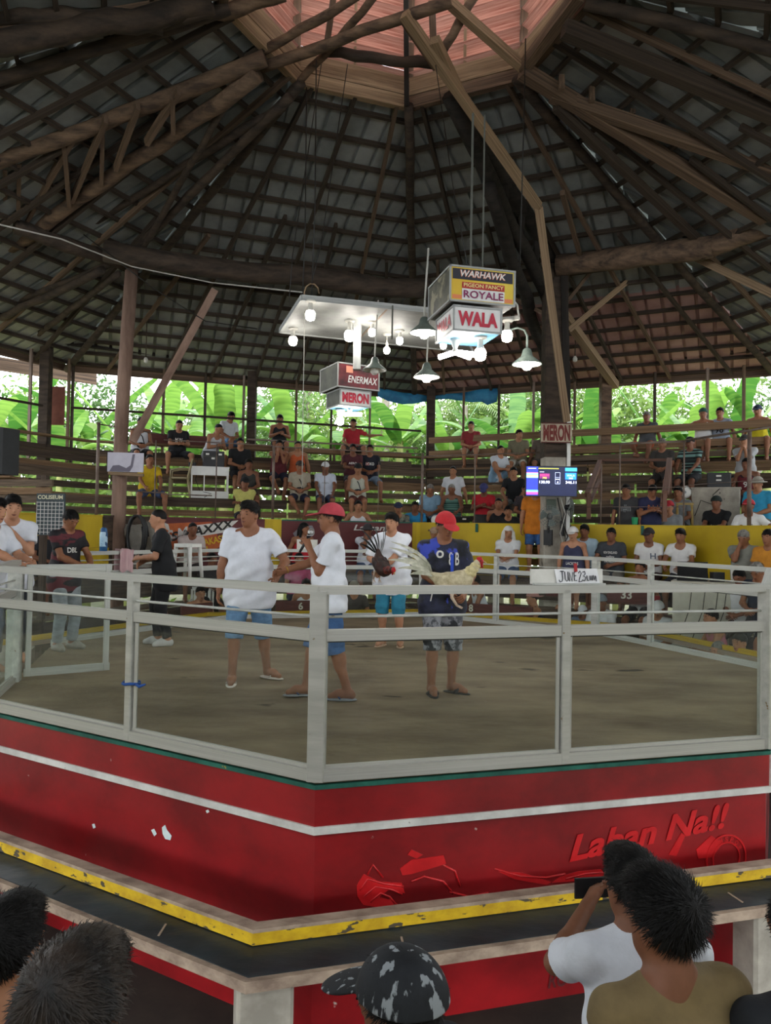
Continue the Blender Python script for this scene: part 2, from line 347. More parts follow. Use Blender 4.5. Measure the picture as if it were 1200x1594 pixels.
# ------------------------------------------------------------------ glass fence round the ring
fe = empty('ring_fence'); tag(fe, 'aluminium ring fence with glass panels on red platform', 'fence')
def edge_hit(k, px):
    a, b = RING[k], RING[(k + 1) % 8]; v = ray(px, 1000); den = v.x * (b - a).y - v.y * (b - a).x
    return (a.y * v.x - a.x * v.y) / -den if abs(den) > 1e-9 else .5
POSTT = {0: [edge_hit(0, 878)], 7: [edge_hit(7, 206)], 1: [.5], 2: [.62], 3: [edge_hit(3, 771)], 4: [.5], 5: [.5], 6: []}
for k in POSTT: POSTT[k] = [t if .1 < t < .9 else .5 for t in POSTT[k]]
def vpost(p, dirv, m, w_=.085, d_=.085, z0=ZF - .02, z1=ZT - .03):
    o = obj('post', bbox_geo((0, 0, (z0 + z1) / 2), (w_, d_, z1 - z0), .006), m, fe); o.location = (p.x, p.y, 0); o.rotation_euler = (0, 0, math.atan2(dirv.y, dirv.x)); return o
H = RING[7]; G = RING[6]; dGH = (G - H).normalized(); HINGE = H + dGH * .95
for k in range(8):
    a, b = RING[k].copy(), RING[(k + 1) % 8].copy(); M_ = ALU if k in (0, 7, 6) else ALUW
    if k == 6: a, b = H + dGH * .95, H         # only a short panel next to the gate
    t = (b - a).normalized(); n = inward(a, b); L = (b - a).length
    z = Vector((0, 0, 1))
    beam('top_rail', a + z * (ZT - .025), b + z * (ZT - .025), .075, .05, M_, fe, ext=.05)
    beam('middle_rail', a + z * 2.365, b + z * 2.365, .05, .068, M_, fe, ext=.03)
    beam('bottom_rail', a + z * (ZF + .01), b + z * (ZF + .01), .07, .07, M_, fe, ext=.04)
    beam('bottom_track', a + z * (ZF + .055), b + z * (ZF + .055), .02, .02, M_, fe)
    beam('gasket', a + z * 2.328, b + z * 2.328, .026, .012, ALUD, fe)
    tube('guard_rod', [a + z * 2.475, b + z * 2.475], .009, ALUW, fe)
    if k in (4, 5): tube('guard_rod', [a + z * 2.54, b + z * 2.54], .009, ALUW, fe)
    ts = [0.0] + (POSTT[k] if k != 6 else []) + [1.0]
    for i in range(len(ts) - 1):
        p, q = a.lerp(b, ts[i]) + t * .045, a.lerp(b, ts[i + 1]) - t * .045
        beam('glass_pane', p + z * (ZF + .40 + .027), q + z * (ZF + .40 + .027), .006, .742, GLASS, fe)
        for s in (p, q): beam('glazing_strip', s + z * (ZF + .05), s + z * 2.33, .022, .022, M_, fe, up=(1, 0, 0))
    for tt in (POSTT[k] if k != 6 else []):
        vpost(a.lerp(b, tt), t, M_, .06, .075)
for k in range(8):
    if k == 6: continue
    d = (RING[(k + 1) % 8] - RING[k]).normalized() + (RING[k] - RING[k - 1]).normalized(); d.normalize()
    vpost(RING[k], d, ALU if k in (0, 1, 7) else ALUW, .10, .09)
vpost(HINGE, dGH, ALUW, .14, .12, ZF - .04, 2.60)
# plates on the posts
CARD = mat('white_signboard', 'c4c2ba', 'd8d6cf', .6, scale=(6, 6, 6), c3='8a857a', c3lim=.7)
# gate leaf swung inward
gp = empty('ring_gate', (HINGE.x + .07, HINGE.y + .05, 0)); tag(gp, 'open aluminium and glass gate leaf swung into the ring', 'gate')
e1 = PZ(170, 1037, 1.6) - Vector((HINGE.x + .07, HINGE.y + .05, 1.6)); e1.z = 0; LG = e1.length; e1.normalize()
gp.rotation_euler = (0, 0, math.atan2(e1.y, e1.x)); zz = Vector((0, 0, 1)); X1 = Vector((1, 0, 0))
for nm, z0 in (('bottom_frame', 1.60), ('top_frame', 2.58)): beam(nm, X1 * 0 + zz * z0, X1 * LG + zz * z0, .045, .07, ALUW, gp)
for x in (.035, LG - .035): beam('side_frame', X1 * x + zz * 1.57, X1 * x + zz * 2.61, .045, .07, ALUW, gp, up=(0, 1, 0))
beam('glass_pane', X1 * .07 + zz * 2.09, X1 * (LG - .07) + zz * 2.09, .006, .94, GLASS, gp)
# blue tie on the left post
pt = RING[7].lerp(RING[0], POSTT[7][0])
tie = empty('cloth_tie', (pt.x, pt.y, 1.9)); tag(tie, 'small blue cloth strip tied round the left fence post', 'tie')
tube('loop', [(math.cos(i * .7) * .058, math.sin(i * .7) * .058, .004 * math.sin(i * 2)) for i in range(10)], .010, mat('blue_cloth', '1d3d7a', '2b56a0', .8), tie)
tube('loose_end', [(.05, -.05, 0), (.08, -.07, -.01), (.12, -.06, .005)], [.010, .012, .006], mat('blue_cloth', '1d3d7a'), tie)
# handwritten paper on a board on the top rail
bd = empty('sign_board'); tag(bd, 'blank off-white plank standing on the near right top rail', 'board')
nA = -inward(RING[0], RING[1]); tA = (RING[1] - RING[0]).normalized()
def on_ab(px, py, out):
    v = ray(px, py); t = ((RING[0] - CAM).dot(nA) + out) / v.dot(nA); return CAM + v * t
def quad_board(name, pts, out, th, m, parent):
    Q = [on_ab(x, y, out) for x, y in pts]; V = [tuple(p) for p in Q] + [tuple(p - nA * th) for p in Q]
    return obj(name, (V, [(3, 2, 1, 0), (4, 5, 6, 7), (0, 1, 5, 4), (1, 2, 6, 5), (2, 3, 7, 6), (3, 0, 4, 7)]), m, parent)
quad_board('plank', [(827, 909), (938, 909), (938, 886), (827, 886)], .0, .02, CARD, bd)
quad_board('ledge', [(832, 911), (943, 911), (943, 908), (832, 908)], .035, .03, ALUW, bd)
pp_ = empty('paper_sign'); tag(pp_, 'white paper sheet with handwritten date clipped to plank', 'sign')
PAPER = mat('white_paper', 'dcdcde', 'efeff0', .8, scale=(5, 5, 5)); INK = mat('blue_black_ink', '23252f', rough=.7)
quad_board('sheet', [(868, 911), (934, 910), (929, 885), (863, 886)], .012, .004, PAPER, pp_)
def stroke(pts, r=.0030):
    tube('handwriting', [on_ab(x, y, .018) for x, y in pts], r, INK, pp_, 5)
sx = lambda s: [(820 + x / 6.667, 860 + y / 6.667) for x, y in s]
for s in ([(345, 195), (385, 195)], [(365, 195), (372, 270), (365, 300), (345, 305), (335, 285)], [(392, 200), (400, 280), (415, 300), (430, 285), (425, 200)], [(445, 300), (440, 205), (470, 300), (475, 205)], [(490, 205), (495, 290), (520, 290)], [(490, 245), (512, 240)], [(490, 205), (515, 198)],
          [(535, 215), (550, 192), (565, 215), (548, 270), (540, 305), (575, 298)], [(578, 205), (600, 195), (605, 225), (588, 245), (612, 258), (600, 295), (575, 285)], [(622, 240), (630, 290), (645, 292)], [(655, 240), (658, 285), (672, 285), (675, 240)], [(685, 290), (688, 235), (705, 288), (708, 240)], [(715, 245), (722, 300)]): stroke(sx(s))
quad_board('red_clip', [(895, 890), (899, 890), (898, 877), (894, 877)], .03, .012, mat('red_plastic', 'a3262a', rough=.4), pp_)

# ------------------------------------------------------------------ roof: eight faces of ribbed sheets on purlins and rafters
RVA = 87.0; ZC, RCU, SLP, REAVE = 9.3, 2.2, .29, 11.25
def rvx(q, k, dz=0.0):                          # a point on hip k at plan distance q from the centre
    an = R(RVA + 45 * k); return Vector((CX + q * math.cos(an), CY + q * math.sin(an), ZC - SLP * (q - RCU) + dz))
roof = empty('ceiling'); tag(roof, 'octagonal timber roof with ribbed metal sheets seen from below', kind='structure')
c225 = math.cos(R(22.5))
for k in range(8):
    a0, a1 = rvx(RCU, k), rvx(RCU, k + 1); b0, b1 = rvx(REAVE, k), rvx(REAVE, k + 1)
    ex_ = (b1 - b0).normalized(); mid0 = (a0 + a1) / 2; mid1 = (b0 + b1) / 2; dn = (mid1 - mid0); LS = dn.length; dn.normalize(); nn_ = ex_.cross(dn).normalized()
    if nn_.z < 0: nn_ = -nn_
    W0 = (a1 - a0).length; W1 = (b1 - b0).length
    # sheets about 0.92 m wide, ribs every 0.31 m, clipped by the hips
    sw = .93; ns = math.ceil(W1 / sw); x0 = -ns * sw / 2
    mS = SHEET_R if k in (7,) else SHEET
    for s in range(ns):
        xs = []
        for rb in range(3):
            xb = x0 + s * sw + rb * .31
            xs += [(xb, 0), (xb + .235, 0), (xb + .245, .06), (xb + .295, .06), (xb + .305, 0)]
        xs.append((x0 + (s + 1) * sw, 0)); V = []; F = []
        F = [(2 * i, 2 * i + 1, 2 * i + 3, 2 * i + 2) for i in range(len(xs) - 1)]
        for (ua, ub, lift, mm) in ((0.0, LS * .64, .0, SHEET), (LS * .62, LS + .25, -.012, mS)):
            V = []
            for (x, h) in xs:
                x = max(-W1 / 2, min(W1 / 2, x)); ax = abs(x)
                s0 = 0 if ax <= W0 / 2 else (ax - W0 / 2) / (W1 / 2 - W0 / 2) * LS
                for u in (ua, ub): V.append(tuple(mid0 + dn * max(u, s0) + ex_ * x + nn_ * (h + .080 + lift)))
            if V[0] != V[1] or V[-1] != V[-2]: obj('roof_sheet', (V, F), mm, roof)
    # purlins
    npu = 17
    for i in range(npu):
        q = RCU + .35 + (REAVE - RCU - .4) * i / (npu - 1)
        beam('purlin', rvx(q, k, .035), rvx(q, k + 1, .035), .05, .075, W_DARK, roof, up=nn_)
    # fanned rafters
    for j, (u0, t0, t1) in enumerate(((RCU, .5, .5), (RCU, .12, .25), (RCU, .88, .75), (5.8, .12, .10), (5.8, .88, .90), (5.0, .38, .375), (5.0, .62, .625))):
        p = rvx(u0, k, -.03).lerp(rvx(u0, k + 1, -.03), t0); q = rvx(REAVE, k, -.03).lerp(rvx(REAVE, k + 1, -.03), t1)
        beam('rafter', p, q, .055, .09, W_MID if j % 3 == 1 else W_DARK, roof, up=nn_)
    log('hip_log', rvx(RCU - .1, k, -.10), rvx(REAVE, k, -.10), .075, W_DARK, roof, wob=.25, seg=10)
    ph_ = [rvx(RCU - .05, k, .16), rvx(REAVE + .25, k, .16)]
    beam('hip_cap', ph_[0], ph_[1], .34, .015, SHEET, roof)
    beam('eave_board', rvx(REAVE + .1, k, -.02), rvx(REAVE + .1, k + 1, -.02), .03, .16, W_MID, roof)
    beam('cupola_curb', rvx(RCU, k, .02), rvx(RCU, k + 1, .02), .10, .18, W_PALE if k in (0, 1) else W_MID, roof, ext=.1)
    beam('cupola_curb', rvx(RCU - .03, k, .24), rvx(RCU - .03, k + 1, .24), .06, .26, W_PALE, roof, ext=.05)
# cupola: posts, red louvre slats, cap roof
LOUV = mat('red_brown_louvre_boards', '8a5446', 'c99c8c', .75, scale=(2, 9, 9), bump=.25)
for k in range(8):
    z = Vector((0, 0, 1)); p = rvx(RCU + .05, k); p.z = ZC; q = rvx(RCU + .05, k + 1); q.z = ZC
    beam('cupola_post', p, p + z * 2.35, .10, .10, W_MID, roof, up=(1, 0, 0))
    e = (q - p).normalized(); o = Vector((e.y, -e.x, 0)); o = o if o.dot(p + q - 2 * RC) > 0 else -o
    for i in range(8):
        h = .44 + i * .235; zc = z * h
        beam('louvre_slat', p + zc + o * .03, q + zc + o * .03, .20, .018, LOUV, roof, up=(o * .58 + z * .81))
    m_ = (p + q) / 2; beam('louvre_stile', m_ + z * .3, m_ + z * 2.3, .05, .04, W_PALE, roof, up=(1, 0, 0))
    tp = rvx(RCU + .75, k); tp.z = ZC + 2.15; tq = rvx(RCU + .75, k + 1); tq.z = ZC + 2.15; ap = Vector((CX, CY, ZC + 3.6)); th = Vector((0, 0, .05))
    obj('cupola_roof_sheet', ([tuple(tp), tuple(tq), tuple(ap), tuple(tp + th), tuple(tq + th), tuple(ap + th)], [(0, 2, 1), (3, 4, 5), (0, 1, 4, 3), (1, 2, 5, 4), (2, 0, 3, 5)]), LOUV, roof)
    log('cupola_hip', Vector((tp.x, tp.y, tp.z)).lerp(ap, .2), ap, .05, W_DARK, roof)
# crossing logs and braces inside the cupola
for (x0, y0, z0, x1, y1, z1, r_, m_) in (
    (400, 108, 9.15, 700, 3, 9.45, .075, W_MID), (404, 84, 9.25, 560, -8, 9.6, .06, W_MID), (450, 147, 9.2, 585, -8, 9.6, .055, W_MID),
    (505, 80, 9.4, 676, 100, 9.35, .07, W_DARK), (676, 103, 9.2, 740, -6, 9.8, .065, W_MID), (330, 22, 9.2, 440, -8, 9.4, .09, W_MID)):
    log('cupola_cross_log', PZ(x0, y0, z0), PZ(x1, y1, z1), r_, m_, roof, wob=.25)
for (x0, y0, z0, x1, y1, z1, wd_, m_) in ((628, 26, 9.5, 681, 104, 9.2, .11, W_MID), (693, -2, 9.7, 815, 106, 9.15, .11, W_PALE), (900, -8, 9.25, 815, 106, 9.15, .14, W_MID), (507, 82, 9.4, 519, -5, 9.9, .07, W_MID), (676, 100, 9.3, 672, 2, 10.0, .08, W_MID), (633, 165, 9.2, 632, -5, 10.4, .07, W_BLACK)):
    beam('cupola_brace', PZ(x0, y0, z0), PZ(x1, y1, z1), wd_, wd_, m_, roof)
# inner beams (logs) carried by the inner columns
CL = PZ(205, 416, 7.55); CRt = PZ(868, 412, 7.95); 
PL = P(190, 800, CL.y); PR_ = P(860, 800, 13.8)
log('inner_beam_log', PZ(20, 352, 7.75), CL + Vector((0, 0, .03)), .13, W_DARK, roof, wob=.2)
log('inner_beam_log', PZ(160, 392, 7.6), PZ(665, 452, 7.5), .19, W_DARK, roof, sag=.05, wob=.25)
log('inner_beam_log', PZ(640, 456, 7.55), PZ(860, 424, 7.85), .12, W_DARK, roof, wob=.25)
log('inner_beam_log', PZ(868, 413, 7.95), PZ(1110, 382, 7.85), .19, W_MID, roof, wob=.15)
log('inner_beam_log', PZ(1090, 385, 7.85), PZ(1230, 345, 8.1), .19, W_MID, roof, wob=.2)
beam('inner_beam_trim', PZ(876, 401, 8.1), PZ(1085, 372, 8.0), .06, .05, W_PALE, roof)
# left truss towards the cupola
def chord(x0, y0, z0, x1, y1, z1, r_, m_, nm='truss_chord'): return log(nm, PZ(x0, y0, z0), PZ(x1, y1, z1), r_, m_, roof, wob=.25, seg=9)
chord(415, 92, 9.1, -60, 275, 8.0, .11, W_MID); chord(398, 118, 8.95, 18, 385, 7.7, .11, W_MID)
for (x0, y0, z0, x1, y1, z1) in ((278, 142, 8.75, 228, 222, 8.4), (268, 150, 8.7, 270, 205, 8.5), (215, 165, 8.6, 180, 262, 8.25), (165, 185, 8.5, 112, 312, 8.05), (160, 195, 8.5, 158, 285, 8.2), (115, 212, 8.4, 40, 345, 7.9), (100, 225, 8.35, 108, 318, 8.0), (30, 255, 8.2, 28, 360, 7.8), (8, 262, 8.15, 10, 400, 7.7)):
    beam('truss_web', PZ(x0, y0, z0), PZ(x1, y1, z1), .06, .13, W_MID, roof)
for (x0, y0, z0, x1, y1, z1, r_) in ((-40, 22, 8.6, 258, 38, 8.9, .11), (-40, 72, 8.3, 330, 8, 9.1, .13), (-30, 140, 8.5, 330, 12, 9.05, .08), (450, 150, 9.0, 205, 395, 7.75, .07), (440, 165, 8.95, 60, 400, 7.8, .06), (200, 400, 7.6, 0, 480, 7.2, .06), (160, 420, 7.4, 0, 495, 7.0, .07), (185, 425, 7.4, 60, 520, 7.0, .06), (350, 165, 8.8, 215, 400, 7.7, .05)):
    chord(x0, y0, z0, x1, y1, z1, r_, W_DARK, 'roof_log')
# right, sooty truss down to the right column and the pale timber beside it
chord(712, 150, 9.1, 872, 430, 8.0, .14, W_BLACK); chord(700, 150, 8.95, 856, 470, 7.5, .12, W_BLACK); chord(760, 290, 8.3, 850, 560, 6.8, .12, W_BLACK)
for i in range(6):
    t = (i + .3) / 6; p = PZ(712, 150, 9.1).lerp(PZ(872, 430, 8.0), t); q = PZ(700, 150, 8.95).lerp(PZ(856, 470, 7.5), t + .08)
    beam('truss_web', p, q, .10, .22, W_BLACK, roof)
TA, TB = PZ(629, 22, 9.35), PZ(838, 322, 8.0); beam('pale_timber', TA, TB, .11, .12, W_PALE, roof)
beam('pale_timber', TB, P(882, 655, 13.2), .10, .12, W_PALE, roof, up=(1, 0, 0)); beam('pale_timber', PZ(676, 62, 9.2), PZ(728, 172, 8.9), .12, .12, W_PALE, roof)
for (x0, y0, z0, x1, y1, z1, wd_, m_) in ((878, 45, 9.0, 1230, 190, 8.4, .15, W_DARK), (858, 148, 8.95, 1230, 275, 8.2, .13, W_MID), (812, 110, 9.1, 1190, 340, 8.0, .15, W_MID), (865, 165, 8.85, 1085, 372, 8.0, .10, W_DARK), (875, 300, 8.3, 905, 405, 8.0, .07, W_MID)):
    beam('roof_timber', PZ(x0, y0, z0), PZ(x1, y1, z1), wd_, wd_ * 1.25, m_, roof)
for x, y in ((874, 140), (921, 158), (984, 178)): beam('packing_block', PZ(x, y, 8.85), PZ(x, y - 22, 9.05), .07, .07, W_MID, roof, up=(1, 0, 0))
# braces between right column, beam and outer column
for (x0, y0, d0, x1, y1, d1, wd_, m_) in ((884, 515, 13.9, 1008, 412, 14.2, .10, W_PALE), (870, 480, 13.9, 958, 600, 17.5, .16, W_PALE), (882, 470, 13.9, 918, 425, 14.0, .06, W_MID), (1060, 390, 13.5, 1230, 470, 11.5, .12, W_PALE), (985, 425, 14.2, 975, 445, 15, .09, W_MID), (870, 500, 13.9, 800, 465, 14.6, .07, W_MID)):
    beam('brace', P(x0, y0, d0), P(x1, y1, d1), wd_, wd_, m_, roof)

# ------------------------------------------------------------------ columns
def column(px, d, ztop, wd, m, label, z0=0.0, pxtop=None):
    p = P(px, 830, d); o = obj('column', bbox_geo((0, 0, (z0 + ztop) / 2), (wd, wd, ztop - z0), wd * .08), m); o.location = (p.x, p.y, 0); tag(o, label, 'column', 'roof columns'); return o, p
WCOLL = mat('round_pinkish_trunk', '6d564a', '94796a', .85, scale=(5, 5, 1), bump=.3)
pL = P(184, 830, CL.y); cl_ = tube('column', [(pL.x, pL.y, 0), (pL.x - .01, pL.y, 2.5), (pL.x + .01, pL.y, 5), (CL.x, pL.y, 7.5)], [.135, .128, .12, .115], WCOLL, None, 12); tag(cl_, 'round pinkish tree-trunk column behind the left ring fence', 'column', 'roof columns')
lb = P(206, 688, CL.y - .05); le = P(334, 452, CL.y + .4)
beam('column_brace', lb, le, .13, .13, WCOLL, roof)
rc = empty('column', (PR_.x, PR_.y, 0)); tag(rc, 'thick right column, concrete below and dark timber above, carrying screen and fans', 'column', 'roof columns')
o = obj('concrete_base', bbox_geo((0, 0, 2.2), (.40, .40, 4.4), .02), CONC, rc); o = obj('timber_shaft', bbox_geo((0, 0, 6.2), (.42, .42, 3.6), .03), W_BLACK if 0 else W_DARK, rc)
beam('white_conduit', Vector((.24, -.17, 1.6)), Vector((.24, -.17, 5.2)), .07, .07, WPL, rc, up=(1, 0, 0))
beam('dark_edge_plank', Vector((.2, -.24, 5.2)), Vector((.1, -.24, 7.9)), .05, .12, W_BLACK, rc, up=(1, 0, 0))
OUT = 10.15
def out_pt(px, z): return row_point(px, OUT, z)[0]
for px, wd, m_, lb_ in ((68, .21, W_DARK, 'dark square outer post beside the hanging brown panel'), (390, .21, W_DARK, 'dark square outer post behind the man in the black tank top'), (669, .22, W_DARK, 'square outer post under the blue tarp'), (941, .24, W_MID, 'square outer post above the stair handrail')):
    p = out_pt(px, 4.5); o = obj('column', bbox_geo((0, 0, 3.65), (wd, wd, 7.3), .01), m_); o.location = (p.x, p.y, 0); tag(o, lb_, 'column', 'roof columns')
# tie beam round the outer posts
KEY = [-60, 68, 390, 669, 941, 1260]
for i in range(5):
    a_, b_ = out_pt(KEY[i], 7.08), out_pt(KEY[i + 1], 7.08)
    if KEY[i] == -60: a_ = octv(OUT, 2, 7.1)
    beam('tie_beam', a_, b_, .12, .26, W_BLACK if i < 4 else W_DARK, roof, ext=.1)
beam('tie_beam_splice', out_pt(350, 7.2) - Vector((0, .12, 0)), out_pt(436, 7.2) - Vector((0, .12, 0)), .05, .16, W_MID, roof)
# thin posts between the seats and the eaves
tp_ = empty('perimeter_railing'); tag(tp_, 'timber railing and thin posts round the top of the bleachers', 'railing')
for i, px in enumerate((-12, 44, 104, 110, 187, 252, 317, 377, 459, 514, 574, 720, 775, 829, 893, 1018, 1100, 1157, 1215)):
    p = row_point(px, OUT + .05, 4.4)[0]; beam('thin_post', p, p + Vector((0, 0, 2.35)), .055, .055, (W_DARK, STEEL, W_MID)[i % 3], tp_, up=(1, 0, 0))
def rail_run(px0, px1, z, ht, m_, nm='rail', r_=OUT - .1, th=.05):
    pts = [px0] + ([656] if px0 < 656 < px1 else []) + [px1]
    for i in range(len(pts) - 1):
        beam(nm, row_point(pts[i], r_, z)[0], row_point(pts[i + 1], r_, z)[0], th, ht, m_, tp_)
beam('hanging_fascia', P(-60, 557, 15.5), P(150, 590, 18.6), .04, .30, W_MID, roof)
rail_run(668, 1260, 5.38, .16, W_PLANK3); rail_run(668, 1260, 5.02, .16, W_PLANK3); rail_run(668, 1260, 4.78, .13, W_PLANK)
rail_run(225, 640, 4.95, .15, W_PLANK3, r_=OUT - .15); rail_run(110, 655, 5.62, .05, W_DARK, 'pipe_rail'); rail_run(-40, 66, 5.55, .05, W_DARK, 'pipe_rail')
rail_run(385, 650, 5.15, .04, STEEL, 'pipe_rail', OUT - .2)
for z_, x0, x1 in ((4.72, 560, 640),): rail_run(x0, x1, z_, .12, W_PLANK)
for px in (386, 437, 520, 634, 700, 806, 838, 905, 960, 1060): beam('rail_stub', row_point(px, OUT - .06, 4.45)[0], row_point(px, OUT - .06, 5.1)[0], .07, .07, W_PLANK, tp_, up=(1, 0, 0))

# ------------------------------------------------------------------ bleachers
ROWS = {'L0': (4.75, 1.10), 'L1': (5.22, 1.66), 'L2': (5.70, 2.22), 'D': (6.36, 2.30), 'U0': (6.85, 2.74), 'U1': (7.45, 3.17), 'U2': (8.08, 3.62), 'U3': (8.72, 4.15), 'U4': (9.36, 4.58), 'PE': (9.92, 4.93)}
st = empty('bleachers'); tag(st, 'grey wooden plank bleachers rising round the ring', 'bleachers')
order = ['L0', 'L1', 'L2', 'D', 'U0', 'U1', 'U2', 'U3', 'U4']
STAIR = {0: (.57, .70)}                          # stair gap on the right far face as a share of its length
def plank(k, r_, z, wd, th, m_, t0=0.0, t1=1.0, nm='plank', vertical=False, gap=True):
    segs = [(t0, t1)]
    a_, b_ = octv(r_, k, z), octv(r_, k - 1, z)
    for s0, s1 in segs:
        p, q = a_.lerp(b_, s0), a_.lerp(b_, s1)
        if vertical: beam(nm, p, q, th, wd, m_, st)
        else: beam(nm, p, q, wd, th, m_, st)
WM = [W_PLANK, W_PLANK2, W_PLANK3]
for k in (2, 1, 0, -1):                          # faces left, far, far right, right
    for i, rw in enumerate(order):
        r_, z_ = ROWS[rw]; r2, z2 = ROWS[order[i + 1]] if i + 1 < len(order) else (10.1, 4.9)
        zprev = ROWS[order[i - 1]][1] if i else 0.0
        cuts = [(0.0, .34), (.34, .68), (.68, 1.0)] if i % 2 else [(0.0, .52), (.52, 1.0)]
        for c0, c1 in cuts:
            dep = r2 - r_; npl = 2 if dep < .55 else 3; pw = dep / npl
            for j in range(npl): plank(k, r_ + pw * (j + .5) - .02, z_ - .02 + random.uniform(-.006, .006), pw - .02, .04, WM[(i + j + k) % 3 if i > 3 else 0], c0 + .002, c1 - .002)
            hz = z_ - .04 - zprev
            if i == 0:
                for zz_ in (.2, .5, .8): plank(k, r_, zz_, .26, .03, W_PLANK2, c0, c1, 'riser_plank', True)
            elif i >= 4:
                plank(k, r_ + .03, z_ - .13 + random.uniform(-.01, .01), .16, .03, WM[(i * 2 + k + int(c0 * 3)) % 3], c0 + .003, c1 - .003, 'riser_plank', True)
                if hz > .33: plank(k, r_ + .05, z_ - .33, .13, .03, WM[(i + k + 1) % 3], c0 + .003, c1 - .003, 'riser_plank', True)
            else: plank(k, r_ + .02, z_ - .25, .40, .03, W_PLANK2, c0, c1, 'riser_plank', True)
    plank(k, 10.05, 4.60, .26, .04, W_PLANK2, 0, 1, 'back_plank', True)

    plank(k, 9.93, 4.91, .24, .04, W_PLANK3, 0, 1, 'perch_plank')
# the same bleachers go on behind the photographer
for k in (3, 4, 5, 6):
    for i, (r_, z_) in enumerate(((8.75, 2.2), (9.1, 3.0), (9.5, 3.9), (9.95, 4.75))):
        plank(k, r_ + .15, z_, .34, .04, W_PLANK, 0, 1)
        for j in range(3): plank(k, r_, z_ - .14 - j * .25, .23, .03, W_PLANK2, 0, 1, 'riser_plank', True)
# front boards of the lowest tier with seat numbers; yellow kerb
kb = empty('front_kerb'); tag(kb, 'yellow painted kerb and maroon numbered boards along the lowest seats', 'kerb')
for k in (2, 1, 0, -1):
    a_, b_ = octv(4.42, k, 1.545), octv(4.42, k - 1, 1.545); beam('yellow_kerb', a_, b_, .06, .08, YEL, kb)
    a_, b_ = octv(4.36, k, 1.50), octv(4.36, k - 1, 1.50); beam('pale_kerb', a_, b_, .06, .05, BOARDW, kb)
NUMW = mat('white_stencil_paint', 'c9c4b8', 'dedace', .7, scale=(9, 9, 9))
def num_board(px0, px1, r_, z, ht, s, pxn, hn):
    A_, n_ = row_point(px0, r_, z); B_, _ = row_point(px1, r_, z); beam('numbered_board', A_, B_, .04, ht, W_MAROON, kb)
    if s:
        c_, n_ = row_point(pxn, r_ - .025, z); rt_ = (B_ - A_).normalized(); text('seat_number', s, c_, rt_, (0, 0, 1), hn * .62 * len(s), hn, NUMW, kb, bold=.03)
num_board(429, 489, 4.52, 1.66, .18, '6', 468, .13); num_board(690, 829, 4.55, 1.66, .16, '8', 733, .13)
num_board(850, 872, 5.05, 2.02, .24, '32', 858, .12); num_board(945, 1010, 5.05, 2.0, .30, '33', 975, .14); num_board(282, 330, 4.52, 1.66, .16, '', 0, 0)
num_board(1060, 1130, 6.6, 2.95, .16, '', 0, 0); num_board(222, 350, OUT - .17, 5.06, .22, '52', 343, .15)

# ------------------------------------------------------------------ low wall in front of the upper tier
wl = empty('wall_tier'); tag(wl, 'low yellow and maroon wall before the upper bleachers', kind='structure')
def wall_run(px0, px1, m_, z0=2.1, z1=3.16, nm='wall_panel', r_=6.26, capm=None):
    A_, n0 = row_point(px0, r_, z0); B_, n1 = row_point(px1, r_, z0); zc = Vector((0, 0, (z0 + z1) / 2 - z0))
    beam(nm, A_ + zc, B_ + zc, .06, z1 - z0, m_, wl); beam('wall_cap', A_ + Vector((0, 0, z1 - z0)), B_ + Vector((0, 0, z1 - z0)), .09, .025, capm or m_, wl)
wall_run(-60, 94, YWALL); wall_run(94, 155, YWALL); wall_run(157, 246, W_PLANK2); wall_run(250, 410, MWALL); wall_run(410, 436, YWALL); wall_run(436, 640, MWALL, capm=GREENP)
wall_run(640, 653, YWALL); wall_run(654, 825, YWALL); wall_run(889, 1068, YWALL); wall_run(1068, 1260, YWALL)
for px in (742, 1000): 
    p, n_ = row_point(px, 6.21, 3.06); beam('green_marker', p - Vector((0, 0, .07)), p + Vector((0, 0, .1)), .05, .04, GREENP, wl, up=n_)
# banner artwork and lettering
BW = mat('banner_white_print', 'cfcac4', rough=.6); BBK = mat('banner_black_print', '17120f', rough=.6); BY = mat('banner_yellow_print', 'd8b020', rough=.6); BO = mat('banner_orange_glow_print', '8c2f1a', 'c0632a', .6, scale=(2, 2, 2))
def on_wall(px, py, out):
    """point of the wall plane (far face) in the photo at px,py"""
    n_ = Vector((NRM[1][0], NRM[1][1], 0)); v = ray(px, py); t = ((Vector((CX, CY, EYE)) + n_ * (6.26 - .03 - out)) - CAM).dot(n_) / v.dot(n_); return CAM + v * t
wr = (on_wall(400, 820, 0) - on_wall(260, 820, 0)); wr.z = 0; wr.normalize()
def decal(nm, pts, out, m_): return obj(nm, ([tuple(on_wall(x, y, out)) for x, y in pts], [tuple(range(len(pts)))]), m_, wl)
decal('printed_glow', [(258, 815), (330, 812), (345, 850), (300, 872), (258, 870)], .004, BO)
decal('printed_arrow', [(302, 818), (371, 810), (360, 820), (372, 825), (306, 836)], .008, BW)
decal('printed_mascot', [(241, 822), (252, 812), (262, 816), (265, 828), (256, 822), (250, 828), (262, 836), (264, 846), (254, 852), (242, 846)], .008, BW)
decal('printed_mascot_shadow', [(247, 828), (256, 830), (262, 838), (256, 848), (246, 842)], .012, BBK)
upw = (on_wall(365, 812, 0) - on_wall(302, 826, 0)).normalized(); upw2 = Vector((0, 0, 1)) - upw * upw.z
text('banner_lettering', 'S-MAXXX', on_wall(316, 825, .016), upw, upw2, 1.22, .17, BBK, wl, shear=.3, bold=.03)
text('banner_lettering', 'S-M', on_wall(276, 832, .016), upw, upw2, .42, .22, BW, wl, shear=.3, bold=.03)
text('banner_lettering', 'LAKAS!!!', on_wall(333, 841, .014), upw, upw2, .50, .13, BY, wl, bold=.02)
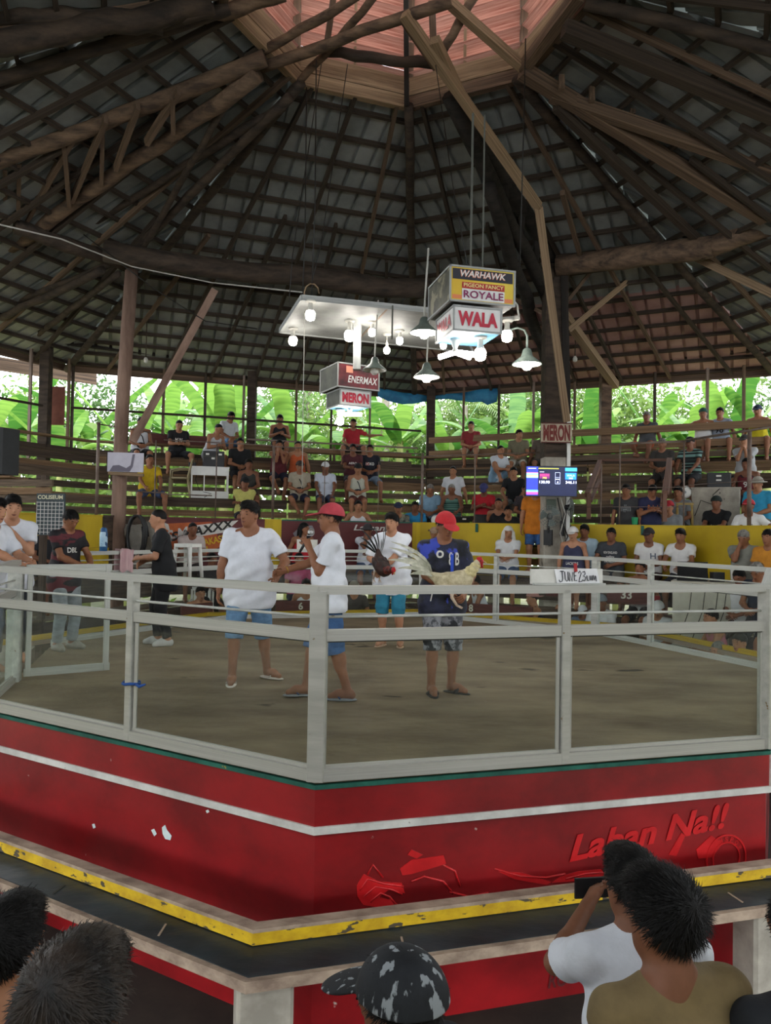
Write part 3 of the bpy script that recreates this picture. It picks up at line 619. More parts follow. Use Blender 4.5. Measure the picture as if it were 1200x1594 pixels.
text('banner_lettering', 'HA!', on_wall(313, 857, .014), upw, upw2, .26, .12, BY, wl, bold=.02)
text('banner_lettering', 'Lamang', on_wall(580, 823, .01), wr, (0, 0, 1), .80, .15, BW, wl, shear=.25, bold=.02)
decal('printed_swirl', [(456, 830), (470, 818), (486, 818), (490, 826), (478, 824), (466, 832), (462, 842)], .008, mat('grey_print', '7d7a80', rough=.6))

# ------------------------------------------------------------------ bodies: smooth distance fields turned into one continuous mesh each
class Field:
    def __init__(s, lo, hi, vox):
        s.lo = np.array(lo, float); s.vox = vox; n = np.maximum(np.ceil((np.array(hi, float) - s.lo) / vox).astype(int) + 1, 4); s.n = n
        s.ax = [s.lo[i] + vox * np.arange(n[i]) for i in range(3)]; s.f = np.full(n, .25, np.float32)
    def win(s, mn, mx):
        i0 = np.clip(np.floor((np.array(mn) - s.lo) / s.vox).astype(int), 0, s.n - 1); i1 = np.clip(np.ceil((np.array(mx) - s.lo) / s.vox).astype(int) + 1, 1, s.n)
        if np.any(i1 <= i0): return None, None, None, None
        sl = tuple(slice(i0[i], i1[i]) for i in range(3))
        return sl, s.ax[0][sl[0]][:, None, None].astype(np.float32), s.ax[1][sl[1]][None, :, None].astype(np.float32), s.ax[2][sl[2]][None, None, :].astype(np.float32)
    def put(s, sl, d, k):
        a = s.f[sl]
        if k > 0: h = np.maximum(k - np.abs(a - d), 0) / k; s.f[sl] = np.minimum(a, d) - h * h * k * .25
        else: s.f[sl] = np.minimum(a, d)
    def cap(s, a, b, ra, rb, k=.02, flat=False):
        a = np.array(a, float); b = np.array(b, float); m = max(ra, rb) + .05 + k
        sl, x, y, z = s.win(np.minimum(a, b) - m, np.maximum(a, b) + m)
        if sl is None: return
        v = b - a; L2 = max(v @ v, 1e-9); raw = ((x - a[0]) * v[0] + (y - a[1]) * v[1] + (z - a[2]) * v[2]) / L2; t = np.clip(raw, 0, 1)
        d = np.sqrt((x - a[0] - t * v[0]) ** 2 + (y - a[1] - t * v[1]) ** 2 + (z - a[2] - t * v[2]) ** 2) - (ra + t * (rb - ra))
        if flat: d = np.maximum(d, (raw - 1) * math.sqrt(L2))
        s.put(sl, d, k)
    def ell(s, c, r, k=.02, M=None):
        c = np.array(c, float); r = np.array(r, float); m = r.max() + .04 + k
        sl, x, y, z = s.win(c - m, c + m)
        if sl is None: return
        x = x - c[0]; y = y - c[1]; z = z - c[2]
        if M is not None: x, y, z = (M[0, 0] * x + M[1, 0] * y + M[2, 0] * z, M[0, 1] * x + M[1, 1] * y + M[2, 1] * z, M[0, 2] * x + M[1, 2] * y + M[2, 2] * z)
        k0 = np.sqrt((x / r[0]) ** 2 + (y / r[1]) ** 2 + (z / r[2]) ** 2); k1 = np.sqrt((x / r[0] ** 2) ** 2 + (y / r[1] ** 2) ** 2 + (z / r[2] ** 2) ** 2) + 1e-6
        s.put(sl, k0 * (k0 - 1) / k1, k)
    def grid(s): return s.ax[0][:, None, None].astype(np.float32), s.ax[1][None, :, None].astype(np.float32), s.ax[2][None, None, :].astype(np.float32)
    def ripple(s, amp, fr, ph=0.0):
        x, y, z = s.grid(); s.f += amp * (np.sin(fr * (x * 1.3 + z * .8) + ph) * np.sin(fr * (y * 1.1 - z * .6) + 2 * ph) + .6 * np.sin(fr * 1.9 * (z + .4 * x) + 3 * ph)).astype(np.float32)
    def ball_cut(s, c, r):
        x, y, z = s.grid(); s.f = np.maximum(s.f, r - np.sqrt((x - c[0]) ** 2 + (y - c[1]) ** 2 + (z - c[2]) ** 2))
    def plane_cut(s, n, off):                    # keep where n.p > off
        x, y, z = s.grid(); s.f = np.maximum(s.f, off - (n[0] * x + n[1] * y + n[2] * z))
    def front_y(s, x, z):                        # front-most surface at x,z (local +Y is forward)
        i = int(np.clip(round((x - s.lo[0]) / s.vox), 0, s.n[0] - 1)); k = int(np.clip(round((z - s.lo[2]) / s.vox), 0, s.n[2] - 1)); c = s.f[i, :, k]; w_ = np.where(c < 0)[0]
        if len(w_) == 0: return None
        j = w_[-1]
        if j + 1 < len(c): return s.ax[1][j] + s.vox * (c[j] / (c[j] - c[j + 1]))
        return s.ax[1][j]
    def surf(s):
        f = s.f; f[0] = f[-1] = .2; f[:, 0] = f[:, -1] = .2; f[:, :, 0] = f[:, :, -1] = .2
        ins = f < 0; n = s.n
        c = ins[:-1, :-1, :-1].astype(np.int8)
        for dx in (0, 1):
            for dy in (0, 1):
                for dz in (0, 1):
                    if dx + dy + dz: c = c + ins[dx:n[0] - 1 + dx, dy:n[1] - 1 + dy, dz:n[2] - 1 + dz]
        act = np.argwhere((c > 0) & (c < 8))
        if len(act) == 0: return np.zeros((0, 3)), np.zeros((0, 4), int)
        idx = np.full(np.array(n) - 1, -1, np.int32); idx[act[:, 0], act[:, 1], act[:, 2]] = np.arange(len(act))
        cor = [(dx, dy, dz) for dx in (0, 1) for dy in (0, 1) for dz in (0, 1)]
        vals = np.stack([f[act[:, 0] + a, act[:, 1] + b, act[:, 2] + d] for a, b, d in cor], 1).astype(float)
        acc = np.zeros((len(act), 3)); cnt = np.zeros(len(act))
        for i in range(8):
            for j in range(i + 1, 8):
                df = np.array(cor[j]) - np.array(cor[i])
                if np.abs(df).sum() != 1: continue
                a, b = vals[:, i], vals[:, j]; cr = (a < 0) != (b < 0); t = np.where(cr, a / np.where(cr, a - b, 1), 0)
                acc += np.where(cr[:, None], np.array(cor[i]) + t[:, None] * df, 0); cnt += cr
        V = s.lo + s.vox * (act + acc / cnt[:, None]); Q = []
        for axis in range(3):
            sl0 = [slice(1, -1)] * 3; sl0[axis] = slice(0, -1); sl1 = [slice(1, -1)] * 3; sl1[axis] = slice(1, None)
            A = ins[tuple(sl0)]; B = ins[tuple(sl1)]; e = np.argwhere(A != B)
            if len(e) == 0: continue
            base = e.copy(); o = [i for i in range(3) if i != axis]
            for q in o: base[:, q] += 1
            def g(d0, d1):
                p = base.copy(); p[:, o[0]] += d0; p[:, o[1]] += d1; return idx[p[:, 0], p[:, 1], p[:, 2]]
            q = np.stack([g(-1, -1), g(0, -1), g(0, 0), g(-1, 0)], 1); fl_ = A[e[:, 0], e[:, 1], e[:, 2]]
            if axis == 1: fl_ = ~fl_
            q[~fl_] = q[~fl_][:, ::-1]; Q.append(q)
        Q = np.concatenate(Q); Q = Q[(Q >= 0).all(1)]
        return V, Q
def np_mesh(name, V, Q, m, extra=None):
    """quads from the field plus extra low-poly pieces [(verts, faces, material)] in the same mesh"""
    me = bpy.data.meshes.new(name); mats = [m]; ev = []; ef = []; em = []; nv = len(V)
    for g, mm in (extra or []):
        if mm not in mats: mats.append(mm)
        k = nv + len(ev); ev += [tuple(p) for p in g[0]]; ef += [tuple(i + k for i in q) for q in g[1]]; em += [mats.index(mm)] * len(g[1])
    allv = np.concatenate([V, np.array(ev).reshape(-1, 3)]) if ev else V
    me.vertices.add(len(allv)); me.vertices.foreach_set('co', np.ascontiguousarray(allv, np.float32).ravel())
    loops = list(Q.ravel()); tot = [4] * len(Q)
    for q in ef: loops += list(q); tot.append(len(q))
    me.loops.add(len(loops)); me.loops.foreach_set('vertex_index', np.array(loops, np.int32))
    st_ = np.concatenate([[0], np.cumsum(tot)[:-1]]).astype(np.int32)
    me.polygons.add(len(tot)); me.polygons.foreach_set('loop_start', st_); me.polygons.foreach_set('material_index', np.array([0] * len(Q) + em, np.int32))
    me.polygons.foreach_set('use_smooth', np.ones(len(tot), bool)); me.update(calc_edges=True); me.validate()
    for mm in mats: me.materials.append(mm)
    return me
def rot(yaw=0, pitch=0, roll=0):                 # yaw about z, pitch forward-down about x, roll sideways
    cy, sy = math.cos(yaw), math.sin(yaw); cp, sp = math.cos(-pitch), math.sin(-pitch); cr, sr = math.cos(roll), math.sin(roll)
    Z = np.array([[cy, -sy, 0], [sy, cy, 0], [0, 0, 1]]); X = np.array([[1, 0, 0], [0, cp, -sp], [0, sp, cp]]); Y = np.array([[cr, 0, sr], [0, 1, 0], [-sr, 0, cr]])
    return Z @ Y @ X
def ik(a, t, l1, l2, pole):
    a = np.array(a, float); t = np.array(t, float); d = t - a; L = np.linalg.norm(d); L = max(L, 1e-4); mx = (l1 + l2) * .995
    if L > mx: t = a + d * mx / L; d = t - a; L = mx
    u = d / L; x = (l1 * l1 - l2 * l2 + L * L) / (2 * L); h = math.sqrt(max(l1 * l1 - x * x, 0)); p = np.array(pole, float); p = p - u * (p @ u); p /= (np.linalg.norm(p) + 1e-9)
    return a + u * x + p * h, t
SKINS = [mat('skin_%d' % i, a, b, .55, scale=(7, 7, 7), lo=.3, hi=.7, spec=.35) for i, (a, b) in enumerate((('7d5138', '96654a'), ('8f6146', 'a87758'), ('6b4530', '845640'), ('a37156', 'bb8a6c')))]
FACE_D = mat('eye_dark', '1d120e', rough=.4); FACE_M = mat('lip_brown', '6b3a30', rough=.5)
HAIRM = {'k': mat('black_hair', '090808', '151312', .6, scale=(30, 30, 8), bump=.4, spec=.2), 'g': mat('grey_hair', '5a5650', '8f8b84', .6, scale=(30, 30, 8), bump=.4), 'b': mat('brown_grey_hair', '171412', '35291f', .6, scale=(22, 22, 6), bump=.5)}
def fab(c, rough=.85):
    n = 'cloth_' + c; a = tuple(int(c[i:i + 2], 16) for i in (0, 2, 4)); dk = tuple(int(v * (.93 if min(a) > 150 else .84)) for v in a)
    return mat(n, dk, a, rough, scale=(9, 9, 9), lo=.25, hi=.6, bump=.12, bscale=(60, 60, 60))
def denim(c): 
    a = tuple(int(c[i:i + 2], 16) for i in (0, 2, 4)); return mat('denim_' + c, tuple(int(v * .7) for v in a), a, .85, scale=(8, 8, 14), lo=.25, hi=.7, bump=.2, bscale=(90, 90, 90))
def camo(c1, c2, c3): return mat('camo_%s_%s' % (c1, c2), c1, c2, .85, scale=(14, 14, 14), lo=.45, hi=.55, c3=c3, c3lim=.56, c3scale=(11, 11, 11))
N_PEOPLE = [0]
def fingers(wr, hand_dir, pn, sd, sc, curl, n=5):
    """four fingers and a thumb rooted in the palm; pn = palm normal (side the fingers curl to), sd = direction from little finger to index"""
    G = []; hd = np.array(hand_dir); pn = np.array(pn); sdv = np.array(sd); root = np.array(wr) + hd * .085 * sc
    for i, (o, L) in enumerate(((-.030, .060), (-.010, .074), (.010, .080), (.028, .070))):
        p0 = root + sdv * o * sc - hd * .025 * sc; a1 = curl * .9; d1 = hd * math.cos(a1) + pn * math.sin(a1); a2 = curl * 2.1; d2 = hd * math.cos(a2) + pn * math.sin(a2)
        p1 = root + sdv * o * 1.1 * sc + d1 * L * .45 * sc; p2 = p1 + d2 * L * .55 * sc
        G.append(tube_geo([p0, root + sdv * o * sc, p1, p2], [.010 * sc, .0095 * sc, .009 * sc, .006 * sc], n))
    t0 = np.array(wr) + hd * .03 * sc + sdv * .018 * sc; d1 = sdv * .75 + hd * .65 + pn * .2; d1 /= np.linalg.norm(d1); p1 = t0 + d1 * .038 * sc; d2 = hd * .8 + pn * .5 * (.4 + curl) + sdv * .2; d2 /= np.linalg.norm(d2)
    G.append(tube_geo([t0, p1, p1 + d2 * .032 * sc], [.013 * sc, .0105 * sc, .0075 * sc], n)); return G
def hair_strands(V, hc, hm, style, seed, n=4200, wd=.0011):
    g = np.random.default_rng(seed); p = V[g.integers(0, len(V), n)]; nr = p - hc; nr /= np.linalg.norm(nr, axis=1)[:, None]; crown = hm @ np.array([0, -.75, .66])
    t = nr - crown; t = t - nr * (t * nr).sum(1)[:, None]; t /= np.linalg.norm(t, axis=1)[:, None] + 1e-6; out = .55 if style == 'messy' else .10
    L = g.uniform(.018, .045 if style == 'messy' else .034, n)[:, None]; d = t + nr * (out * g.uniform(.3, 1.3, n))[:, None] + g.normal(size=(n, 3)) * .22; d /= np.linalg.norm(d, axis=1)[:, None]
    s = np.cross(nr, d); s /= np.linalg.norm(s, axis=1)[:, None] + 1e-6; p0 = p - nr * .001; p1 = p0 + d * L * .6; p2 = p1 + (d - nr * .35) * L * .45
    VV = np.stack([p0 - s * wd, p0 + s * wd, p1 + s * wd * .8, p1 - s * wd * .8, p2], 1).reshape(-1, 3); k = np.arange(n) * 5
    return [tuple(v) for v in VV], [q for i in k for q in ((i, i + 1, i + 2, i + 3), (i + 3, i + 2, i + 4))]
def person(label, base, heading, pose='sit', shirt='tee', sc_='cfcfd2', bot='shorts', bc='2a3040', hair='short', hc='k', cap=None, capc='222222', arms='lap', lean=.12, look=(0, .1), skin=None, w=1.0, belly=0.0, h=1.0, vox=None, drop=.45, legs='norm', group='spectators on the bleachers', shoes=None, shirtmat=None, botmat=None, capmat=None, lh=None, rh=None, lpole=None, rpole=None, stance=None, curl=.5, hem=.0, sleeve=.62, prints=None, twist=0, side=0.0, loose=0.0, root_name='person', bag=None, wrinkle=1.0, lcurl=None, rcurl=None, shoulder_rise=0.0, cat='person', hairmat=None, vn=0.0):
    base = Vector(base); dist = (base - CAM).length
    if vox is None: vox = max(.0065, min(.0155, dist * .00105))
    N_PEOPLE[0] += 1; rs = random.Random(N_PEOPLE[0] * 17 + 3); S = h
    root = empty(root_name, base, R(heading - 90)); tag(root, label, cat, group)
    A = lambda *v: np.array(v, float) * S
    seated = pose == 'sit'
    hz = .095 if seated else .885
    if not seated and stance and 'hz' in stance: hz = stance['hz']
    hip = A(0, 0, hz); sp = np.array([math.sin(side), math.sin(lean) * math.cos(side), math.cos(lean) * math.cos(side)])
    ct_, st_ = math.cos(twist), math.sin(twist); rx = np.array([ct_, st_, 0.0]); fw = np.cross(np.array([0, 0, 1.0]), rx); fw = fw - sp * (fw @ sp); fw /= np.linalg.norm(fw)
    shc = hip + sp * .475 * S; nb = hip + sp * .53 * S; hup = sp * .6 + np.array([0, 0, .4]); hup /= np.linalg.norm(hup)
    hm = rot(look[0], look[1]); hcn = nb + hup * .085 * S + hm @ A(0, .022, .062)
    shR = shc + rx * .175 * w ** .5 * S + sp * shoulder_rise; shL = shc - rx * .175 * w ** .5 * S + sp * shoulder_rise
    # legs
    hR, hL = hip + A(.088, 0, -.01), hip + A(-.088, 0, -.01); z0 = -drop if seated else 0.0
    LT, LK = .415 * S, .40 * S
    if seated:
        if legs == 'cross': fR, fL = A(.05, .60, z0 / S + .20), A(-.08, .40, z0 / S + .075); pR, pL = (.8, .6, .6), (-.3, 1, .6)
        elif legs == 'up': fR, fL = A(.10, .34, .06), A(-.10, .40, -.04); pR, pL = (.3, .6, 1), (-.3, .6, 1)
        elif legs == 'apart': fR, fL = A(.26, .40, z0 / S + .075), A(-.26, .40, z0 / S + .075); pR, pL = (.5, 1, .6), (-.5, 1, .6)
        elif legs == 'tuck': fR, fL = A(.12, .12, z0 / S + .075), A(-.14, .22, z0 / S + .075); pR, pL = (.25, 1, .5), (-.25, 1, .5)
        else: fR, fL = A(.14, .38 + rs.uniform(-.06, .06), z0 / S + .075), A(-.14, .38 + rs.uniform(-.06, .06), z0 / S + .075); pR, pL = (.15, 1, .7), (-.15, 1, .7)
        kR, fR = ik(hR, fR, LT, LK, pR); kL, fL = ik(hL, fL, LT, LK, pL); tR, tL = A(.03, .15, -.045), A(-.03, .15, -.045)
    else:
        sd_ = stance or {}; fR = A(*sd_.get('R', (.11, 0, .075))); fL = A(*sd_.get('L', (-.11, .02, .075))); kR, fR = ik(hR, fR, LT, LK, (.1, 1, 0)); kL, fL = ik(hL, fL, LT, LK, (-.1, 1, 0))
        ar, al = sd_.get('ar', -.25), sd_.get('al', .25); tR = A(-math.sin(ar) * .15, math.cos(ar) * .15, -.045); tL = A(-math.sin(al) * .15, math.cos(al) * .15, -.045)
    # arms: hand targets in the local frame
    T = {'lap': (A(.05, .26, hz + .14), A(-.05, .27, hz + .13)), 'clasp': (A(.03, .42, hz + .20), A(-.03, .42, hz + .20)), 'knees': (A(.16, .40, hz + .10), A(-.16, .40, hz + .10)), 'down': (A(.27, .05, hz - .08), A(-.27, .05, hz - .08)),
         'fold': (A(-.14, .20, hz + .28), A(.14, .21, hz + .25)), 'chin': (A(.02, .17, hz + .56), A(-.04, .24, hz + .22)), 'side': (A(.34, -.06, hz - .04), A(-.30, -.05, hz - .04)), 'wall': (A(.22, .36, hz + .24), A(-.22, .36, hz + .24)),
         'foldw': (A(-.10, .34, hz + .24), A(.10, .36, hz + .24)), 'wideL': (A(.12, .28, hz + .10), A(-.66, -.08, hz + .42)), 'wideR': (A(.66, -.05, hz + .46), A(-.25, -.05, hz)), 'oneknee': (A(.16, .36, hz + .12), A(-.05, .22, hz + .14)), 'phone': (A(.05, .30, hz + .30), A(-.05, .30, hz + .28)),
         'face': (A(.03, .17, hz + .52), A(-.03, .17, hz + .50)), 'table': (A(.14, .42, hz + .16), A(-.14, .42, hz + .16))}[arms]
    wR_t, wL_t = (A(*rh) if rh is not None else T[0]), (A(*lh) if lh is not None else T[1])
    eR, wR = ik(shR, wR_t, .275 * S, .245 * S, rpole or (.8, -.35, -.75)); eL, wL = ik(shL, wL_t, .275 * S, .245 * S, lpole or (-.8, -.35, -.75))
    pts = np.array([hip, shc, hcn, shR, shL, kR, kL, fR, fL, eR, eL, wR, wL, fR + tR, fL + tL]); mg = .15 * S
    F = Field(pts.min(0) - mg, pts.max(0) + mg + np.array([0, 0, .05]), vox)
    thin = -.012 if shirt != 'none' else 0.0
    for sx_ in (-.072, 0, .072):
        o = rx * sx_ * w * S; F.cap(hip + o + sp * .02, shc + o * 1.05 - sp * .06 * S, (.098 * w + thin) * S, (.090 * w ** .5 + thin) * S, .05)
    if belly: F.ell(hip + sp * .20 * S + fw * .05 * S, A(.14 * w, .10 + belly, .15), .06)
    F.cap(shL, shR, .056 * S, .056 * S, .05); F.cap(nb - sp * .05 * S, hcn - hm @ A(0, .02, .05), .056 * S, .052 * S, .03)
    F.cap(shR - rx * .03, nb + sp * .01, .04 * S, .045 * S, .05); F.cap(shL + rx * .03, nb + sp * .01, .04 * S, .045 * S, .05)
    for a_, e_, w_ in ((shR, eR, wR), (shL, eL, wL)):
        q = w ** .6; F.cap(a_, e_, .047 * S * q, .038 * S * q, .025); F.cap(e_, e_ + (w_ - e_) * .35, .038 * S * q, .038 * S * q, .02); F.cap(e_ + (w_ - e_) * .3, w_, .037 * S * q, .026 * S, .02)
    for a_, k_, f_, t_ in ((hR, kR, fR, tR), (hL, kL, fL, tL)):
        F.cap(a_, k_, .082 * S * w, .056 * S, .04); F.cap(k_, f_, .053 * S, .036 * S, .03); kc = k_ + (f_ - k_) * .3; F.ell(kc + np.array([0, -.012, 0]) * S, A(.052, .056, .10), .03)
        F.cap(f_ + A(0, -.03, -.03), f_ + t_ * .55, .038 * S, .036 * S, .03); F.cap(f_ + t_ * .5, f_ + t_, .036 * S, .026 * S, .03)
    H = lambda *v: hcn + hm @ A(*v)
    F.ell(H(0, -.008, .022), A(.076, .094, .092), .02, hm); F.ell(H(0, .022, -.035), A(.060, .070, .078), .03, hm); F.ell(H(0, .045, -.082), A(.034, .036, .028), .03, hm)
    F.cap(H(0, .084, .008), H(0, .101, -.026), .009 * S, .015 * S, .012); F.cap(H(-.035, .072, .022), H(.035, .072, .022), .018 * S, .018 * S, .02)
    for sx_ in (-1, 1): F.ell(H(sx_ * .076, -.008, -.01), A(.011, .022, .032), .008, hm)
    hands = []; extra = []
    skm = SKINS[rs.randrange(3) if skin is None else skin]
    for e_, w_, s_, cu in ((eR, wR, 1, rcurl), (eL, wL, -1, lcurl)):
        hd = (w_ - e_); hd /= np.linalg.norm(hd); pn = -fw * .0 + np.array([-s_ * .8, 0, -.45]) ; pn = pn - hd * (pn @ hd); pn /= np.linalg.norm(pn); sdv = np.cross(pn, hd) * s_; sdv = sdv if sdv[2] + sdv[1] > 0 else -sdv
        for o in (-.022, 0, .022): F.cap(w_ + sdv * o * .5 * S, w_ + hd * .075 * S + sdv * o * S, .019 * S, .016 * S, .012)
        hands.append((w_, hd, pn, sdv)); extra += [(g, skm) for g in fingers(w_, hd, pn, sdv, S, curl if cu is None else cu, 6 if dist < 11 else 4)]
    V, Q = F.surf()
    nu, nv = (8, 6) if dist < 11 else (6, 4)
    def hs(c, r): 
        g = sphere_geo((0, 0, 0), r, nu, nv); return [tuple(H(*(np.array(p) + np.array(c)))) for p in g[0]], g[1]
    for sx_ in (-1, 1):
        extra.append((hs((sx_ * .031, .079, .003), (.0135, .009, .0065)), FACE_D)); extra.append((hs((sx_ * .033, .086, .026), (.020, .007, .0045)), HAIRM['k']))
    extra.append((hs((0, .082, -.062), (.026, .012, .0065)), FACE_M)); extra.append((hs((0, .082, -.070), (.018, .012, .005)), FACE_M))
    obj('body', np_mesh('body', V, Q, skm, extra), None, root)
    info = {'root': root, 'wR': wR, 'wL': wL, 'hands': hands, 'hcn': hcn, 'hm': hm, 'hip': hip, 'sp': sp, 'fw': fw, 'rx': rx, 'shR': shR, 'shL': shL, 'fR': fR, 'fL': fL, 'tR': tR, 'tL': tL, 'S': S, 'H': H}
    # shirt
    if shirt != 'none':
        lo = np.minimum.reduce([hip - .30 * S, shR - .3, shL - .3, eR - .12, eL - .12]); hi = np.maximum.reduce([hip + .28 * S, shR + .3, shL + .3, eR + .12, eL + .12, nb + .05]); lo[2] = min(hip[2] - .22 * S, lo[2])
        C = Field(lo, hi, vox * .95); gi = .010 + loose
        low = hip - sp * (.02 if seated else (.10 + hem)) * S
        for sx_ in (-.072, 0, .072):
            o = rx * sx_ * w * S; C.cap(low + o, shc + o * 1.05 - sp * .06 * S, (.104 * w + gi) * S, (.092 * w ** .5 + gi * .5) * S, .05)
        if not seated: C.cap(hR + A(0, 0, -.06), hL + A(0, 0, -.06), (.130 * w + loose) * S, (.130 * w + loose) * S, .05); C.cap(hR + sp * .10 * S, hL + sp * .10 * S, (.116 * w + loose) * S, (.116 * w + loose) * S, .05)
        else: C.cap(hR + sp * .10 * S, hL + sp * .10 * S, .112 * w * S, .112 * w * S, .05)
        if belly: C.ell(hip + sp * .20 * S + fw * .05 * S, A(.14 * w + .012, .112 + belly, .16), .06)
        sl_ = {'tee': sleeve, 'long': .98, 'polo': .55}.get(shirt, 0)
        if shirt in ('tee', 'long', 'polo'):
            C.cap(shL, shR, .060 * S, .060 * S, .04); C.cap(shR, nb, .046 * S, .056 * S, .04); C.cap(shL, nb, .046 * S, .056 * S, .04)
            for a_, e_, w_ in ((shR, eR, wR), (shL, eL, wL)):
                q = w ** .6; C.cap(a_, a_ + (e_ - a_) * sl_, .062 * S * q, (.060 + loose * .6) * S * q, .03, flat=True)
                if shirt == 'long': C.cap(e_, e_ + (w_ - e_) * .92, .050 * S, .038 * S, .02, flat=True)
            C.ball_cut(nb + fw * (.045 + vn * .4) * S + sp * (.035 - vn * .3) * S, (.072 + vn * .3) * S)
        else:                                     # sleeveless: straps over the shoulders, open armholes and neck
            C.cap(shR - rx * .075 * S - sp * .08 * S, shR - rx * .085 * S + sp * .05 * S, .05 * S, .030 * S, .03); C.cap(shL + rx * .075 * S - sp * .08 * S, shL + rx * .085 * S + sp * .05 * S, .05 * S, .030 * S, .03)
            C.ball_cut(nb + fw * .085 * S - sp * .01 * S, .088 * S); C.ball_cut(shR + rx * .052 * S, .098 * S); C.ball_cut(shL - rx * .052 * S, .098 * S); C.ball_cut(nb - fw * .07 * S + sp * .03 * S, .07 * S)
        if wrinkle: C.ripple(.0035 * wrinkle * S, 26, rs.uniform(0, 6))
        if not seated: C.plane_cut((0, 0, 1), low[2] - .055 * S)
        V, Q = C.surf(); info['shirt'] = obj('shirt', np_mesh('shirt', V, Q, shirtmat or fab(sc_)), None, root)
        for pr in (prints or []):
            s_, m_, pw, ph, zc = pr[:5]; t_ = text('shirt_print', s_, (0, 0, 0), (1, 0, 0), (0, 0, 1), pw, ph, m_, root, bold=.02, ext=0, shear=pr[6] if len(pr) > 6 else 0); me = t_.data; c0 = hip + sp * zc; xo = pr[5] if len(pr) > 5 else 0
            n_ = len(me.vertices); co = np.empty(n_ * 3); me.vertices.foreach_get('co', co); co = co.reshape(-1, 3); out_ = np.empty_like(co)
            for i in range(n_):
                q = c0 - rx * (co[i, 0] + xo) + sp * co[i, 1]; y = C.front_y(q[0], q[2]); out_[i] = (q[0], (y if y is not None else q[1] + .12) + .006, q[2])
            me.vertices.foreach_set('co', out_.ravel()); me.update(); t_.matrix_local = Matrix.Identity(4)
    # shorts or trousers
    if bot:
        lo = np.minimum.reduce([hip - .22 * S, kR - .14, kL - .14] + ([fR - .1, fL - .1] if bot == 'long' else [])); hi = np.maximum.reduce([hip + .22 * S, kR + .14, kL + .14] + ([fR + .1, fL + .1] if bot == 'long' else [])); C = Field(lo, hi, vox * .95)
        C.cap(hR, hL, .118 * w * S, .118 * w * S, .04); C.cap(hR + sp * .10 * S, hL + sp * .10 * S, .10 * w * S, .10 * w * S, .04)
        fr = {'shorts': .84, 'brief': .5, 'long': 1.0, 'knee': .97}[bot]
        for a_, k_, f_ in ((hR, kR, fR), (hL, kL, fL)):
            C.cap(a_, a_ + (k_ - a_) * fr, .100 * w * S, (.086 if bot != 'long' else .072) * S, .025, flat=bot != 'long')
            if bot == 'knee': C.cap(k_ + (a_ - k_) * .1, k_ + (f_ - k_) * .14, .086 * S, .082 * S, .02, flat=True)
            if bot == 'long': C.cap(k_, k_ + (f_ - k_) * .93, .070 * S, .060 * S, .03, flat=True)
        C.ripple(.003 * S, 24, rs.uniform(0, 6)); V, Q = C.surf(); info['shorts'] = obj('trousers' if bot == 'long' else 'shorts', np_mesh('shorts', V, Q, botmat or fab(bc)), None, root)
    # hair
    if hair:
        C = Field(hcn - .20 * S, hcn + .20 * S, vox * .8)
        inf = {'buzz': .003, 'short': .009, 'full': .016, 'long': .014, 'messy': .02}[hair]
        C.ell(H(0, -.010, .030 + inf * .4), A(.0765 + inf * .45, .095 + inf * .5, .088 + inf), 0, hm); x, y, z = C.grid(); nrm = hm @ np.array([0, -.62, 1.0])
        if hair in ('full', 'messy'): C.ell(H(0, .045, .10), A(.06, .055, .035), .03, hm)
        hl = (hcn @ nrm) + (.011 if hair != 'buzz' else .016) * S; C.f = np.maximum(C.f, hl - (nrm[0] * x + nrm[1] * y + nrm[2] * z))
        bk = hm @ np.array([0, -.15, 1.0]); C.f = np.maximum(C.f, (hcn @ bk) - .075 * S - (bk[0] * x + bk[1] * y + bk[2] * z))
        if hair in ('full', 'messy', 'short') and vox > .0063: C.ripple(.002 if hair != 'messy' else .003, 120, rs.uniform(0, 6))
        if hair == 'long':
            C.cap(H(0, -.07, -.02), H(0, -.10, -.17), .07 * S, .05 * S, .03); C.cap(H(.07, -.03, 0), H(.075, -.05, -.15), .03 * S, .028 * S, .02); C.cap(H(-.07, -.03, 0), H(-.075, -.05, -.15), .03 * S, .028 * S, .02)
        V, Q = C.surf(); hx = []
        if hair != 'buzz' and not (cap and vox > .0105): hx = [(hair_strands(V, hcn, hm, hair, rs.randrange(999), 4200 if vox <= .0063 else 1500 if vox <= .0105 else 420, .0011 if vox <= .0063 else .0018 if vox <= .0105 else .0032), hairmat or HAIRM[hc])]
        obj('hair', np_mesh('hair', V, Q, hairmat or HAIRM[hc], hx), None, root)
